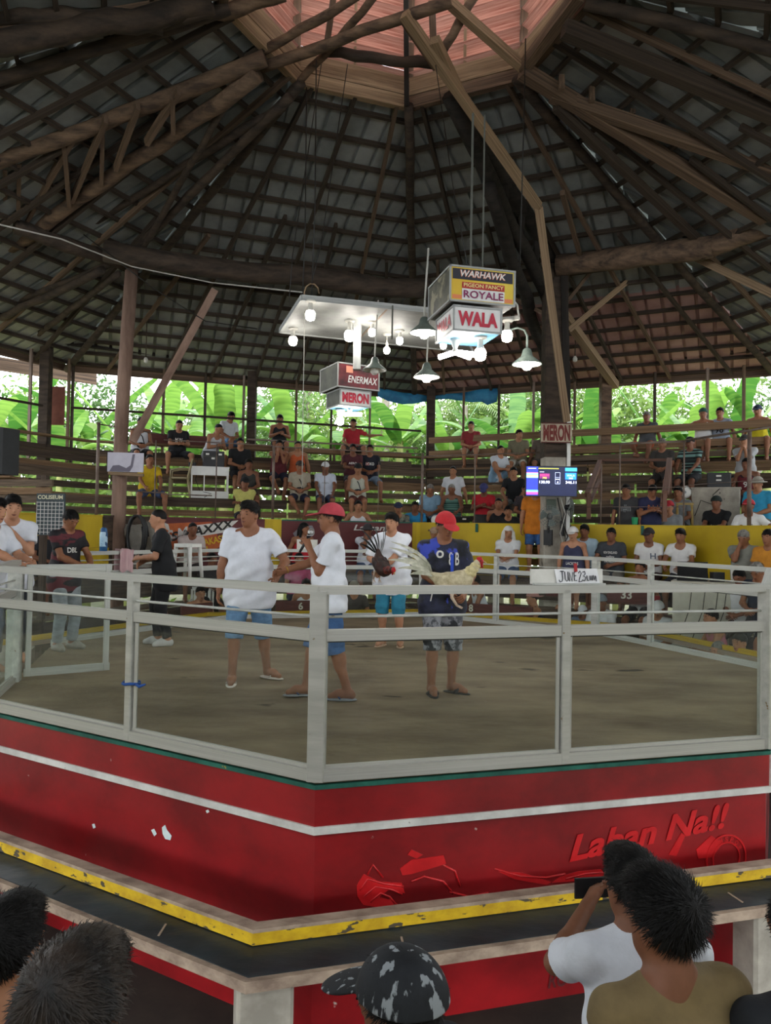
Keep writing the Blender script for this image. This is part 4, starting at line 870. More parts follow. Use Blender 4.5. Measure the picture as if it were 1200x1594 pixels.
    if cap:
        C = Field(hcn - .26 * S, hcn + .26 * S, vox * .75); cm = capmat or fab(capc); x, y, z = C.grid()
        C.ell(H(0, -.012, .030), A(.098, .116, .112), 0, hm); nrm = hm @ np.array([0, -.12, 1.0]); lim = (hcn @ nrm) + (.034 if cap != 'hood' else -.12) * S
        C.f = np.maximum(C.f, lim - (nrm[0] * x + nrm[1] * y + nrm[2] * z))
        if cap == 'cap': C.ell(H(0, .135, .036), A(.074, .088, .010), .008, hm @ rot(0, .18))
        elif cap == 'capback': C.ell(H(0, -.135, .03), A(.074, .088, .010), .008, hm)
        elif cap == 'bucket': C.ell(H(0, 0, .030), A(.165, .185, .016), .01, hm)
        elif cap == 'hood':
            fr_ = hm @ np.array([0, 1.0, 0]); up_ = hm @ np.array([0, 0, 1.0]); rr_ = hm @ np.array([1.0, 0, 0]); py_ = (x - hcn[0]) * fr_[0] + (y - hcn[1]) * fr_[1] + (z - hcn[2]) * fr_[2]; pz_ = (x - hcn[0]) * up_[0] + (y - hcn[1]) * up_[1] + (z - hcn[2]) * up_[2]
            C.f = np.maximum(C.f, np.minimum(py_ - .035 * S, .052 * S - pz_)); C.cap(H(.085, -.02, 0), H(.11, -.03, -.19), .04 * S, .045 * S, .03); C.cap(H(-.085, -.02, 0), H(-.11, -.03, -.19), .04 * S, .045 * S, .03); C.cap(H(0, -.08, 0), H(0, -.12, -.18), .07 * S, .08 * S, .04)
        V, Q = C.surf(); info['cap'] = obj({'cap': 'cap', 'capback': 'cap', 'bucket': 'hat', 'band': 'headscarf', 'hood': 'towel_hood'}[cap], np_mesh('cap', V, Q, cm), None, root)
    if shoes:
        for f_, t_, sd in ((fR, tR, 1), (fL, tL, -1)):
            C = Field(np.minimum(f_, f_ + t_) - .10, np.maximum(f_, f_ + t_) + .10, vox * .8 if dist < 11 else vox); zf = f_[2] - .075 * S; d2 = np.array([t_[0], t_[1], 0]); d2 /= np.linalg.norm(d2); ce = f_ + d2 * .06 * S
            M2 = np.column_stack([np.cross(d2, [0, 0, 1]), d2, [0, 0, 1]])
            if shoes[0] == 'flip': C.ell((ce[0], ce[1], zf + .005), A(.050, .142, .016), 0, M2)
            else: C.cap(f_ + A(0, -.02, -.035), f_ + t_ * .6 + A(0, 0, -.01), .05 * S, .046 * S, .02); C.cap(f_ + t_ * .5, f_ + t_ * 1.05, .046 * S, .034 * S, .02)
            C.plane_cut((0, 0, 1), zf - .001)
            V, Q = C.surf(); ro = obj('sandal' if shoes[0] == 'flip' else 'shoe', np_mesh('shoe', V, Q, fab(shoes[1], .6)), None, root)
            if shoes[0] == 'flip':
                sdv = np.cross(d2, [0, 0, 1]); toe = f_ + d2 * .135 * S; toe[2] = zf + .045 * S; mid1 = f_ + d2 * .06 * S + sdv * .046 * S; mid2 = f_ + d2 * .06 * S - sdv * .046 * S; mid1[2] = mid2[2] = zf + .016; top = f_ + d2 * .10 * S; top[2] = zf + .075 * S
                wd_ = .007 if len(shoes) < 4 else .018
                tube('sandal_strap', [mid1, (mid1 + toe) / 2 + np.array([0, 0, .02]), toe, (mid2 + toe) / 2 + np.array([0, 0, .02]), mid2], wd_, fab(shoes[2], .6), ro, 6)
    if bag:
        c_ = hip + sp * .16 * S + fw * (.135 + belly) * S; C = Field(c_ - .16, c_ + .16, vox); C.ell(c_, A(.10, .045, .07), .0); V, Q = C.surf(); b_ = obj('shoulder_bag', np_mesh('bag', V, Q, fab(bag)), None, root)
        tube('bag_strap', [c_ - rx * .08 * S, shc - rx * .02 + fw * .125 * S - sp * .12 * S, shR - rx * .06 * S + sp * .075 * S, shc + rx * .03 - fw * .10 * S], .011, fab(bag), b_, 5)
    return info
def sit(px, row, label, **kw):
    """seat someone on a bleacher row in photo column px, facing the ring"""
    r_, z_ = ROWS[row]; drop = kw.pop('drop', None); turn = kw.pop('turn', 0); dz = kw.pop('dz', 0.0); dr = kw.pop('dr', .17)
    p, n = row_point(px, r_ + dr, z_ + .0 + dz)
    if drop is None:
        i = order.index(row) if row in order else len(order); drop = z_ + dz - ROWS[order[i - 1]][1] if i else .5
        if row == 'U0': drop = .44
        if row == 'PE': drop = z_ + dz - ROWS['U4'][1] if not kw.get('legs') == 'up' else .35
    hd = math.degrees(math.atan2(CY - 1.5 - p.y, CX - p.x)) + turn
    return person(label, p, hd, drop=drop, **kw)

# ------------------------------------------------------------------ people in the ring
PW = mat('print_white', 'd4d2cc', rough=.8); PK = mat('print_black', '16171a', rough=.8); PR2 = mat('print_red', '9c2a30', rough=.8); PBL = mat('print_blue', '2d4fc0', rough=.8); PG = mat('print_grey', '85898c', rough=.8); PO = mat('print_orange', 'b8693a', rough=.8)
rg = 'men standing in the ring'
person('tall person in plain white tee and light denim shorts looking left in ring', (-1.29, 7.10, ZF), -88, 'stand', sc_='dcdfe8', botmat=denim('6f97bd'), bot='knee', hair='full', look=(-.55, .0), w=1.14, belly=.03, h=1.02, skin=0, wrinkle=2.0, hem=.04, loose=.012, sleeve=.72,
       stance={'R': (.13, .10, .075), 'L': (-.16, -.16, .075), 'ar': .1, 'al': 1.0}, rh=(.29, .02, .80), lh=(-.27, .20, .98), shoes=('flip', 'd9cfc4', 'd9cfc4'), group=rg, lean=.0, vn=.05)
mi = person('person in red cap speaking into a microphone in the ring', (-.47, 6.45, ZF), 184, 'stand', sc_='dfe2ea', botmat=denim('44699b'), bot='knee', hair='short', cap='cap', capc='b8424c', look=(.0, .0), w=1.02, h=1.0, skin=0, wrinkle=2.0, hem=-.03, loose=.014, sleeve=.72,
       stance={'R': (.06, .20, .075), 'L': (-.09, -.17, .075), 'ar': .1, 'al': -.1}, lh=(-.07, .19, 1.315), lpole=(-.35, -.35, -1), rh=(.10, .40, 1.10), shoes=('flip', '8f9398', '3f4f82'), group=rg, lean=-.02, lcurl=1.0, belly=.015)
ho = person('person in red sports cap and dark patterned tee holding the pale rooster', (.53, 6.75, ZF), -84, 'stand', shirtmat=mat('dark_patterned_jersey', '15161c', '2a2d45', .7, scale=(6, 6, 6), lo=.4, hi=.6, c3='3a4ab0', c3lim=.6, c3scale=(7, 7, 5)), botmat=camo('4a4b50', '8a8a90', '26272b'), bot='knee', hair='short', cap='cap', capc='c02a30', look=(.22, .30), w=1.0, h=.975, skin=0, wrinkle=1.8, hem=.0, loose=.014, sleeve=.78,
       stance={'R': (.10, .05, .075), 'L': (-.10, -.02, .075), 'ar': .05, 'al': .9}, rh=(.02, .27, 1.00), lh=(-.16, .25, .96), shoes=('flip', '2a2a2a', '1d1d1f', 1), group=rg, lean=.05, rcurl=.7, lcurl=.7,
       prints=[('o', PW, .07, .07, .40, -.05), ('8 B', PW, .10, .12, .36, .08), ('|', PBL, .03, .22, .30, .06), ('/', PW, .03, .10, .03, -.12)])
bo = person('person in oversized white tee and teal shorts holding the dark rooster', (.10, 9.45, ZF), -108, 'stand', sc_='dfe2ea', bc='2f7f9a', bot='knee', hair='full', look=(-.15, .02), w=1.06, h=1.0, skin=3, wrinkle=2.0, hem=.08, loose=.028, sleeve=.92,
       stance={'R': (.10, .03, .075), 'L': (-.12, 0, .075), 'ar': -.2, 'al': .3}, rh=(.13, .28, 1.06), lh=(.05, .30, .96), shoes=('flip', 'c9a68c', 'c9a68c'), group=rg, lean=.05, rcurl=.8, lcurl=.8)
person('person in black tee and black trousers with white shoes beside the gate', (-2.73, 9.2, ZF), 200, 'stand', sc_='17181c', bc='1b1c20', bot='long', hair='buzz', look=(-.1, .05), w=1.05, h=1.0, skin=3, hem=.06, loose=.012, sleeve=.8, stance={'R': (.09, .05, .075), 'L': (-.10, -.05, .075)}, rh=(.12, .26, 1.02), lh=(-.06, .30, 1.08), shoes=('shoe', 'c9c9c6'), group=rg, prints=[('----', PG, .16, .012, .40, -.03)])
person('person in black and maroon jersey and grey jeans reading a phone at the gate', (-3.78, 8.75, ZF), -28, 'stand', shirtmat=mat('black_maroon_jersey', '16151a', '1d1b20', .7, scale=(4, 4, 4), c3='5a1f28', c3lim=.52, c3scale=(3, 3, 9)), botmat=denim('9fa6ad'), bot='long', hair='short', look=(-.05, .45), w=.98, h=.985, skin=0, hem=.06, stance={'R': (.10, .02, .075), 'L': (-.10, .03, .075)}, rh=(.04, .33, 1.02), lh=(-.10, .35, 1.0), shoes=('shoe', 'a09a92'), group=rg, lean=.06,
       prints=[('DBL', PW, .14, .06, .30, .0)])
gs = obj('gate_step', prism_geo([(-3.75, 6.4), (-3.42, 6.4), (-4.22, 9.0), (-5.2, 9.2), (-5.0, 6.6)], 0, ZF - .01), CONC); tag(gs, 'concrete landing outside the open ring gate', 'step')
person('person in white tee leaning over the gate, far left', (-3.95, 7.25, ZF - .01), -12, 'stand', sc_='d9dde6', botmat=denim('33466e'), bot='long', hair='full', look=(-.0, .1), w=1.08, h=1.03, skin=3, loose=.014, hem=.08, sleeve=.85, lean=.18, rh=(.10, .50, 1.06), lh=(-.10, .46, 1.08), lpole=(-.5, 0, -1), group=rg)
person('person in white tee with wristwatch and bent arm behind the gate', (-4.02, 7.95, ZF - .01), -62, 'stand', sc_='d9dde6', bc='22262e', bot='long', hair='full', look=(.15, .1), w=.98, h=1.06, skin=3, loose=.012, rh=(.12, .38, 1.02), lh=(-.02, .22, 1.30), lean=.12, group=rg)
# microphone held by the man in the red cap
mr_ = mi['root']; hw, hd_, pn_, sd_ = mi['hands'][1]
RM = Matrix.Rotation(R(184 - 90), 4, 'Z'); hand_w = RM @ Vector(hw + hd_ * .06) + mr_.location
mouth = RM @ Vector(mi['H'](0, .13, -.06)) + mr_.location
mc = empty('microphone', hand_w); tag(mc, 'silver microphone with black handle held at the mouth', 'microphone')
dm = (mouth - hand_w); dmn = dm.normalized(); 
tube('handle', [-dmn * .12, -dmn * .02, dmn * .06], [.011, .014, .018], BLK, mc, 10)
gsph = sphere_geo((0, 0, 0), (.031, .031, .034), 12, 8); o = obj('mesh_head', gsph, mat('silver_mesh', '9a9a98', 'c4c4c0', .35, .8, scale=(60, 60, 60), bump=.4), mc, smooth=True); o.location = dmn * .085
lathe('collar_ring', [(.020, -.004), (.024, 0), (.020, .004)], mat('chrome', 'c0c0c0', rough=.25, metal=1), mc, tuple(dmn * .055), 12)
# bracelets
def ring_on(info, which, heading, m_, nm, label):
    w_, h_, p_, s_ = info['hands'][which]; rt_ = info['root']; Rm = Matrix.Rotation(R(heading - 90), 4, 'Z'); h_ = Vector(h_); a_ = Vector(p_); b_ = Vector(s_)
    tube(nm, [Vector(w_) - h_ * .015 + a_ * (math.cos(t * .5236) * .031) + b_ * (math.sin(t * .5236) * .031) for t in range(13)], .005, m_, rt_, 6)
GOLD = mat('gold_metal', 'b08a3c', rough=.35, metal=.9)
ring_on(mi, 0, 184, GOLD, 'bracelet', '')

# ------------------------------------------------------------------ roosters
def rooster(label, loc, rz, bodym, tailm, neckm, pitch=0.0, tail_up=1.0):
    rt_ = empty('rooster', loc, rz); rt_.rotation_euler = (0, pitch, rz); tag(rt_, label, 'rooster')
    F = Field((-.26, -.16, -.30), (.34, .16, .36), .0075)
    F.ell((0, 0, 0), (.15, .085, .09), .03); F.ell((.07, 0, .015), (.09, .078, .085), .03); F.cap((.12, 0, .04), (.20, 0, .13), .06, .036, .04); F.cap((.20, 0, .13), (.225, 0, .165), .036, .03, .02)
    F.cap((-.10, 0, .02), (-.19, 0, .07), .06, .028, .04)
    for s in (-1, 1): F.ell((-.02, s * .075, .01), (.11, .026, .06), .012)
    F.ripple(.0025, 55, 1.0); V, Q = F.surf(); obj('body', np_mesh('rooster_body', V, Q, bodym), None, rt_)
    F = Field((.08, -.1, -.02), (.30, .1, .26), .006); F.cap((.11, 0, .035), (.205, 0, .135), .066, .040, .03); F.ripple(.003, 70, 2); V, Q = F.surf(); obj('neck_hackle', np_mesh('hackle', V, Q, neckm), None, rt_)
    RD = mat('rooster_red_skin', '8f1418', 'b8232a', .5, scale=(20, 20, 20)); F = Field((.15, -.07, .08), (.33, .07, .26), .0055); F.ell((.238, 0, .172), (.036, .028, .030), .01); F.cap((.225, 0, .20), (.25, 0, .205), .012, .010, .01); F.cap((.255, 0, .15), (.258, 0, .125), .012, .012, .01); V, Q = F.surf()
    hd = obj('head', np_mesh('rooster_head', V, Q, RD, [(sphere_geo((.248, s * .027, .178), (.006, .004, .006), 6, 4), FACE_D) for s in (-1, 1)]), None, rt_)
    tube('beak', [(.265, 0, .168), (.285, 0, .164), (.300, 0, .155)], [.011, .008, .002], mat('horn_yellow', 'b59a5a', rough=.5), hd, 6)
    for i in range(9):
        a0 = .5 + .12 * i; L = .18 + .17 * (i % 3) * .6; yy = (i - 4) * .012; pts = []; V = []; Fc = []
        for j in range(7):
            t = j / 6; x = -.17 - L * t * math.cos(a0 * tail_up * (1 - .9 * t)) * 1.0; z = .06 + L * (1.25 * math.sin(a0 * tail_up) * t - .45 * t * t); wv = .018 * math.sin(math.pi * min(1, t * .85 + .12)); V += [(x, yy + yy * t * 3, z + wv), (x, yy + yy * t * 3 + .004, z), (x, yy + yy * t * 3, z - wv)]
            if j: k = j * 3; Fc += [(k - 3, k, k + 1, k - 2), (k - 2, k + 1, k + 2, k - 1)]
        obj('tail_feather', (V, Fc), tailm, rt_, smooth=True)
    LEG = mat('rooster_leg_scale', 'b9a08a', 'd0bca8', .6, scale=(30, 30, 30))
    for s in (-1, 1):
        lg = tube('leg', [(.0, s * .04, -.06), (-.01, s * .04, -.13), (.03, s * .04, -.20)], [.024, .013, .008], LEG, rt_, 7)
        for a in (-.5, 0, .5): tube('toe', [(.03, s * .04, -.20), (.03 + .05 * math.cos(a), s * .04 + .05 * math.sin(a), -.225)], [.006, .003], LEG, lg, 5)
    return rt_
CREAM = mat('cream_feather', 'a89a78', 'd3c7a6', .7, scale=(20, 20, 20), bump=.3); CREAMT = mat('pale_grey_green_feather', '9a9a84', 'd8d6c4', .7, scale=(12, 12, 12))
rooster('pale cream rooster with red face held at waist by red cap man', (.59, 6.40, ZF + 1.03), R(-8), CREAM, CREAMT, mat('yellowish_hackle', 'b7a878', 'dccf9f', .7, scale=(30, 30, 30)), pitch=-.05)
rooster('dark brown rooster with black upright tail held by young man', (-.04, 9.08, ZF + 1.03), R(-60), mat('black_brown_feather', '17110f', '3a1c14', .6, scale=(14, 14, 14)), mat('black_feather', '0f1112', '22292a', .5, scale=(12, 12, 12)), mat('mahogany_hackle', '3a120e', '6a2418', .6, scale=(25, 25, 25)), pitch=.75, tail_up=.55)

# ------------------------------------------------------------------ crowd, left far corner and far stand
sit(217, 'U4', 'person in white tank top with black sling bag behind the slanted brace', shirt='tank', sc_='c9cbd0', bc='1c1d22', bag='141518', hair='short')
sit(275, 'U4', 'person in black tee with white chest print and hands clasped on top row', sc_='1c1c1f', bc='1f2128', arms='clasp', lean=.3, hair='buzz', look=(0, .35), prints=[('M W', PW, .16, .12, .30)], legs='apart')
sit(326, 'U4', 'person in white tank top bending forward above the white frame table', shirt='tank', sc_='c4c6cc', bc='8a8d92', arms='clasp', lean=.5, hair='buzz', look=(.2, .4), turn=25)
sit(353, 'PE', 'person in white v-neck tee perched high against the banana leaf', sc_='c2c6c8', botmat=denim('5f8fc0'), lean=.15, arms='oneknee', look=(.2, .5), turn=25)
sit(230, 'U2', 'person in yellow tee and denim shorts beside the white panel', sc_='c8a81c', botmat=denim('46587a'), arms='knees', hair='short', look=(.1, 0), legs='apart')
sit(372, 'U3', 'person in black tee at the right end above the frame table', sc_='17181b', bc='222329', arms='lap', w=1.08)
sit(385, 'U2', 'person in dark tank top with hands in lap above the folded arms', shirt='tank', sc_='33332f', bc='5b2f2c', arms='lap')
sit(379, 'U1', 'person in pale yellow tee and black cap with folded arms', sc_='bdb968', bc='22242a', cap='cap', capc='15161a', arms='fold', hair='short')
sit(434, 'PE', 'person in black tank top standing out against foliage, hands together', shirt='tank', sc_='1d1e22', bc='26282e', arms='phone', look=(0, .35))
sit(433, 'U3', 'person in maroon tank top raising both hands to the face', shirt='tank', sc_='5d2228', bc='23283a', arms='face', look=(0, .1), legs='cross')
sit(462, 'U3', 'person in orange tank top on the far stand', shirt='tank', sc_='b8562c', bc='2a2422', arms='side', hair='buzz')
sit(465, 'U2', 'person in beige tee with crossbody pouch and navy shorts sitting cross-legged', sc_='a59c8a', bc='20243c', bag='26242a', arms='lap', legs='cross', cap='cap', capc='4a3d36')
sit(505, 'U2', 'person in white tee and white cap with blue shorts', sc_='c3cad8', bc='39455e', cap='cap', capc='d6d6d8', arms='knees', prints=[('~w~', PG, .16, .05, .32)])
sit(549, 'PE', 'person in red tee perched with one arm along the top rail', sc_='a8252f', bc='3a3632', arms='wideL', legs='apart', look=(-.2, 0))
sit(548, 'U3', 'person in maroon tee lettered AERO with hands on one knee', sc_='4c2228', bc='2c2a30', arms='clasp', lean=.2, prints=[('AERO', PW, .19, .05, .33)])
sit(575, 'U3', 'person in dark tee with red and white print and light denim shorts', sc_='1e1f2a', botmat=denim('8296ae'), arms='lap', legs='apart', prints=[('HOKO', PW, .2, .07, .33), ('-', PR2, .08, .07, .33, -.06)], look=(-.2, 0))
sit(556, 'U2', 'person in pale sleeveless shirt and black cap with dark sling bag', shirt='tank', sc_='b9bbac', bc='6b3a34', cap='cap', capc='18191c', bag='2a2f3a', arms='lap')
sit(556, 'U0', 'person in white tank top just above the maroon wall', shirt='tank', sc_='cfd0d2', bc='35302e', arms='wall', lean=.25)
sit(619, 'U0', 'person in navy cap and grey camouflage shirt bending behind the wall', shirtmat=camo('5a5a52', '80806f', '3c3d38'), bc='2b2c30', cap='cap', capc='232a44', lean=.4, arms='clasp')
sit(645, 'U0', 'person in bright blue tee at the wall corner post', sc_='2a86b8', bc='24262c', arms='table', look=(.1, .05))
sit(669, 'U1', 'person in light blue tee looking down beside the thin rail post', sc_='7fa0b8', bc='3c4048', arms='lap', hair='short', hc='g', look=(0, .35))
sit(703, 'U1', 'person in green striped tank top behind the open laptop', shirt='tank', shirtmat=mat('green_striped_jersey', '274a44', '5d8478', .8, scale=(.1, .1, 26), detail=0, lo=.48, hi=.52), bc='2c2d30', hair='buzz', hc='g', arms='table', look=(-.2, .3), skin=2)
sit(706, 'U2', 'person in white tee and maroon shorts looking sideways', sc_='cdcfd4', bc='5a2426', arms='side', turn=-12, legs='apart', hair='buzz')
sit(733, 'PE', 'person in dark red tee and beige shorts perched left of the screen', sc_='8a2d33', bc='a39884', arms='lap', legs='norm')
sit(772, 'U3', 'person in white v-neck tee and pale blue shorts with knees drawn up', sc_='c3c9cf', bc='7fa3bd', arms='clasp', lean=.25, turn=40, legs='up', hair='buzz')
sit(807, 'U4', 'person in olive tee facing away to the left of the right column', sc_='6f6a55', bc='b7b4aa', arms='lap', look=(.6, .1))
sit(845, 'U4', 'person in grey shirt reclining half hidden by the right column', sc_='5b5148', bc='35302c', lean=-.15, arms='side', look=(-.5, .2))
sit(753, 'U1', 'person in red tee and purple-blue cap reading a phone', sc_='b3202c', bc='1b1c20', cap='cap', capc='3c3f6e', arms='phone', look=(0, .5), prints=[('T W', PK, .14, .07, .28)])
sit(776, 'U0', 'person in black tank top seated lower beside the red tee', shirt='tank', sc_='141519', bc='5a4a3c', arms='side', hair='buzz', dz=.08, w=1.05)
sit(800, 'U2', 'person in black tee with floral shorts above the others near the screen', sc_='16181c', botmat=camo('9aa4a6', '5e6e74', '394448'), arms='knees', lean=.2, dz=-.05)
sit(793, 'U0', 'person in black shirt leaning low behind the yellow wall', sc_='15161a', bc='1f2024', arms='wall', lean=.45, h=.95)
sit(819, 'U1', 'person in dark striped shirt squeezed beside the orange polo man', sc_='3a3438', bc='33302e', arms='lap', h=.95)
# front row before the wall, left to right
sit(68, 'L2', 'person in dark top peeping between the men at the gate', sc_='24262c', bc='222222', h=.95, arms='lap')
sit(293, 'L2', 'person in pale pink-grey tee leaning forward before the banner', sc_='b7a9a4', bc='3a3432', hair='buzz', arms='clasp', lean=.35, look=(0, .15), dr=.05)
sit(325, 'L1', 'person in dark top low behind the hooked white stool', sc_='2c2a2c', bc='25262a', arms='clasp', lean=.2, look=(.3, .1))
sit(308, 'L0', 'person in floral sleeveless top seated on a white chair behind glass', shirt='tank', shirtmat=mat('floral_print_cloth', '9a8f8c', 'b9b3ac', .8, scale=(9, 9, 9), c3='8a2d3a', c3lim=.55, c3scale=(16, 16, 16)), bc='7f868e', arms='lap', skin=3, legs='apart')
sit(468, 'L2', 'long-haired person in red jersey turning right before the maroon wall', shirt='tank', sc_='b3222c', bc='2a2a30', hair='long', look=(.7, 0), turn=20, arms='side')
sit(463, 'L1', 'person in pink tee and dark hair below the red jersey', sc_='b04f72', bc='2d3442', arms='lap', skin=1)
sit(474, 'L0', 'person in white tank top seated above the board numbered 6', shirt='tank', sc_='d3d5d9', bc='2b2c30', arms='side', dz=.12)
sit(549, 'L0', 'person in tan cap low behind the microphone man', sc_='4a4440', bc='2c2a2c', cap='cap', capc='8a8372', arms='knees', lean=.3, dz=.1)
sit(571, 'L2', 'person in white polo and dark bucket hat shading the face', sc_='c9ccd6', botmat=denim('4c607e'), cap='bucket', capc='3a3638', arms='chin', shirt='polo')
sit(604, 'L2', 'person in light blue shirt behind the young man', sc_='9db4cc', bc='3c404a', hair='full', hc='g', arms='lap', look=(0, .4))
sit(675, 'L2', 'person in tan cap and sleeveless top behind the red cap man', shirt='tank', sc_='8a6a5c', bc='433c3c', cap='cap', capc='a58a72', arms='lap', h=.95)
sit(754, 'L0', 'person in white tank top facing left behind the ring post', shirt='tank', sc_='cdd0d4', bc='3a4454', turn=-62, arms='clasp', lean=.3, dz=.25, drop=.5, hair='full')
sit(791, 'L2', 'person with white towel over head and white tee before yellow wall', sc_='cfd1d2', botmat=denim('4a607e'), cap='hood', capc='d8d6cf', hair=None, arms='clasp', look=(.2, .15))
sit(840, 'L0', 'person in pinkish cap and navy tank top turned left behind glass', shirt='tank', sc_='272a3c', bc='2b2c30', cap='capback', capc='b5837a', turn=-60, arms='clasp', lean=.2)
sit(893, 'L2', 'person in white cap and dark sleeveless jersey beside the white pipe', shirt='tank', sc_='3a3c56', bc='24262e', cap='cap', capc='d2d0cc', arms='down', skin=3, prints=[('LACKERS', PW, .22, .05, .15)], dr=-.05)
sit(911, 'L2', 'person in pale blue shirt behind the white cap', sc_='a8c0cf', bc='2b2d34', shirt='long', hair='full', arms='lap', dr=.3, dz=.05)
sit(953, 'L2', 'person in charcoal tee with white team print before the yellow wall', sc_='3b3f45', bc='77746c', arms='oneknee', w=1.06, prints=[('NEW ENGLAND', PW, .24, .045, .36), ('~o~', PW, .14, .05, .28), ('PATRIOTS', PW, .20, .045, .20)], legs='apart')
sit(1012, 'L2', 'person in white polo with chest pocket and black cap', sc_='d6d6d4', bc='3b2a2e', cap='cap', capc='2a2628', shirt='polo', arms='lap', skin=2, prints=[('H', mat('print_slate', '56606e', rough=.8), .09, .10, .32, .09)], vn=.04)
sit(1062, 'L2', 'person in white v-neck tee with glasses behind laptop at the table', sc_='dadad8', bc='24262e', arms='table', hair='full', look=(0, .15), vn=.08)
sit(998, 'L1', 'person in white tank top looking up before the white polo', shirt='tank', sc_='d4d6da', bc='2b2c30', arms='side', look=(0, -.1))
sit(1094, 'L1', 'person with long hair and pale top beside the laptop table', sc_='b88f7c', bc='2b2c30', hair='long', arms='lap', skin=1)
sit(1162, 'L2', 'person in grey tee with hand at the chin', sc_='83857c', bc='33363c', hair='short', hc='g', arms='chin', look=(.15, .4), w=1.2, belly=.05)
sit(1201, 'L2', 'person in orange tee at the right edge of the front row', sc_='c8862a', bc='33363c', arms='lap')
sit(1186, 'L1', 'person in dark blue top looking down at the right front', sc_='2a3040', bc='2c2e34', hair='messy', hc='g', arms='lap', look=(0, .5), dz=.1)
sit(938, 'L0', 'person in white tee and grey headscarf behind the ring glass', sc_='d6d8da', bc='2b2c30', cap='band', capc='7d8690', arms='knees', look=(0, .2), prints=[('u', PO, .08, .08, .22, -.03)])
sit(908, 'L0', 'small person in white cap peeping over the ring edge', sc_='5c6a80', bc='2b2c30', cap='cap', capc='d6dae0', arms='lap', h=.78, look=(0, .2))
sit(1027, 'L0', 'person in white cap and white tee seen beside the ring post', sc_='c9ccce', bc='2b2c30', cap='cap', capc='cfd0d0', arms='lap', look=(.3, .3), dr=.02)
sit(1125, 'L0', 'person in pink tank top looking left through the right glass', shirt='tank', sc_='a5646c', bc='8f8a7c', turn=-38, arms='clasp', lean=.25, look=(.1, .05))
sit(1157, 'L1', 'person in white tank top looking down beyond the right corner fence', shirt='tank', sc_='d0d2d6', bc='2b2c30', arms='lap', look=(0, .4), skin=2)
lowb = row_point(1145, 4.45, .80)[0]
person('person in white tee low behind the right corner glass', row_point(1159, 4.55, .88)[0], 205, sc_='d2d4d6', bc='2b2c30', arms='knees', drop=.5)
person('person in grey tee seated lowest behind the right glass', row_point(1128, 4.5, .74)[0], 195, sc_='8a8d90', bc='2b2c30', hair='buzz', hc='g', arms='knees', look=(0, .25), skin=3, drop=.5)
# right upper stand
sit(1008, 'PE', 'person in dark grey tee and orange shorts with legs crossed on top rail', sc_='4a4e52', bc='b0573a', arms='side', legs='cross', hair='short', hc='g', turn=-5)
sit(1095, 'PE', 'person in white tank top with arm stretched along the top rail', shirt='tank', sc_='cfd0d0', bc='9c9a90', cap='band', capc='2f5a50', arms='wideR', turn=5)
sit(1122, 'PE', 'person in grey tee numbered 98 on the top rail', sc_='8e98a8', bc='22242a', arms='side', prints=[('98', PK, .17, .15, .30)], legs='apart')
sit(1181, 'PE', 'person in yellow tank top and navy cap on the top rail', shirt='tank', sc_='c2b41c', bc='242a44', cap='cap', capc='26324a', arms='side', legs='apart')
sit(1032, 'U3', 'person in dark tee behind the stair handrail top', sc_='3c3936', bc='2c2a2a', hair='short', hc='g', arms='lap')
sit(1076, 'U3', 'person in black and teal striped tee behind the small white fan', shirtmat=mat('teal_striped_cloth', '1d2426', '6e938c', .8, scale=(.1, .1, 17), detail=0, lo=.5, hi=.56), bc='2a2c30', cap='cap', capc='1b1c20', arms='knees', turn=-6)
sit(1161, 'U3', 'person in pale grey tee and dark cap with hands at the mouth', sc_='a9abad', bc='2c2a2c', cap='cap', capc='33302e', arms='face')
sit(1164, 'U2', 'person in maroon and black basketball jersey on right stand', shirt='tank', shirtmat=mat('maroon_black_jersey', '17151a', '1e1a1e', .7, scale=(3, 3, 3), c3='6b1f2a', c3lim=.5, c3scale=(2, 2, 2)), bc='2a2528', arms='oneknee', prints=[('9', PW, .08, .11, .28)])
sit(1182, 'U1', 'person in sky blue tee and grey bucket hat', sc_='2f8fb5', bc='6b6350', cap='bucket', capc='9a958a', arms='lap', w=1.15, belly=.07)
sit(999, 'U0', 'person in grey-green tank top leaning on the right yellow wall', shirt='tank', sc_='6d7066', bc='3a3a3c', arms='foldw', lean=.35, dr=.02)
sit(1043, 'U0', 'person in red cap and grey tee just above right yellow wall', sc_='858a8e', bc='2c2e34', cap='cap', capc='a8232c', arms='down', lean=.15, dr=.02, prints=[('i ii', PK, .14, .06, .2)])
sit(1057, 'U1', 'person in grey tee with glasses behind the red cap', sc_='7f8488', bc='33363c', arms='lap', hair='full', dz=-.12)
sit(1117, 'U0', 'person in black tee with folded hands before the concrete block', sc_='121317', bc='2a2422', arms='clasp', lean=.1, hair='short', cap='band', capc='1c2622', prints=[('(oo)', PG, .16, .06, .26)], dz=.08)
sit(1168, 'U0', 'person in red cap and white tee with arm over the wall', sc_='d9dbdc', bc='2c2e34', cap='cap', capc='b32a34', arms='wall', rh=(.1, .3, .4), lh=(-.45, .25, .33), look=(.1, 0), prints=[('^', PG, .05, .04, .36, .08)], skin=2)
def stand_row(px, row, label, turn=0, dr=.2, dz=0.0, **kw):
    r_, z_ = ROWS[row]; p, n = row_point(px, r_ + dr, z_ + dz); hd = math.degrees(math.atan2(CY - 1.5 - p.y, CX - p.x)) + turn; return person(label, p, hd, 'stand', **kw)
stand_row(975, 'D', 'person in charcoal printed tee and light blue shorts standing by handrail', dz=.0, sc_='3a3a3c', bc='a3c2dc', arms='down', prints=[('m#m', PG, .2, .14, .32)], lean=.08, h=.97, look=(0, .2))
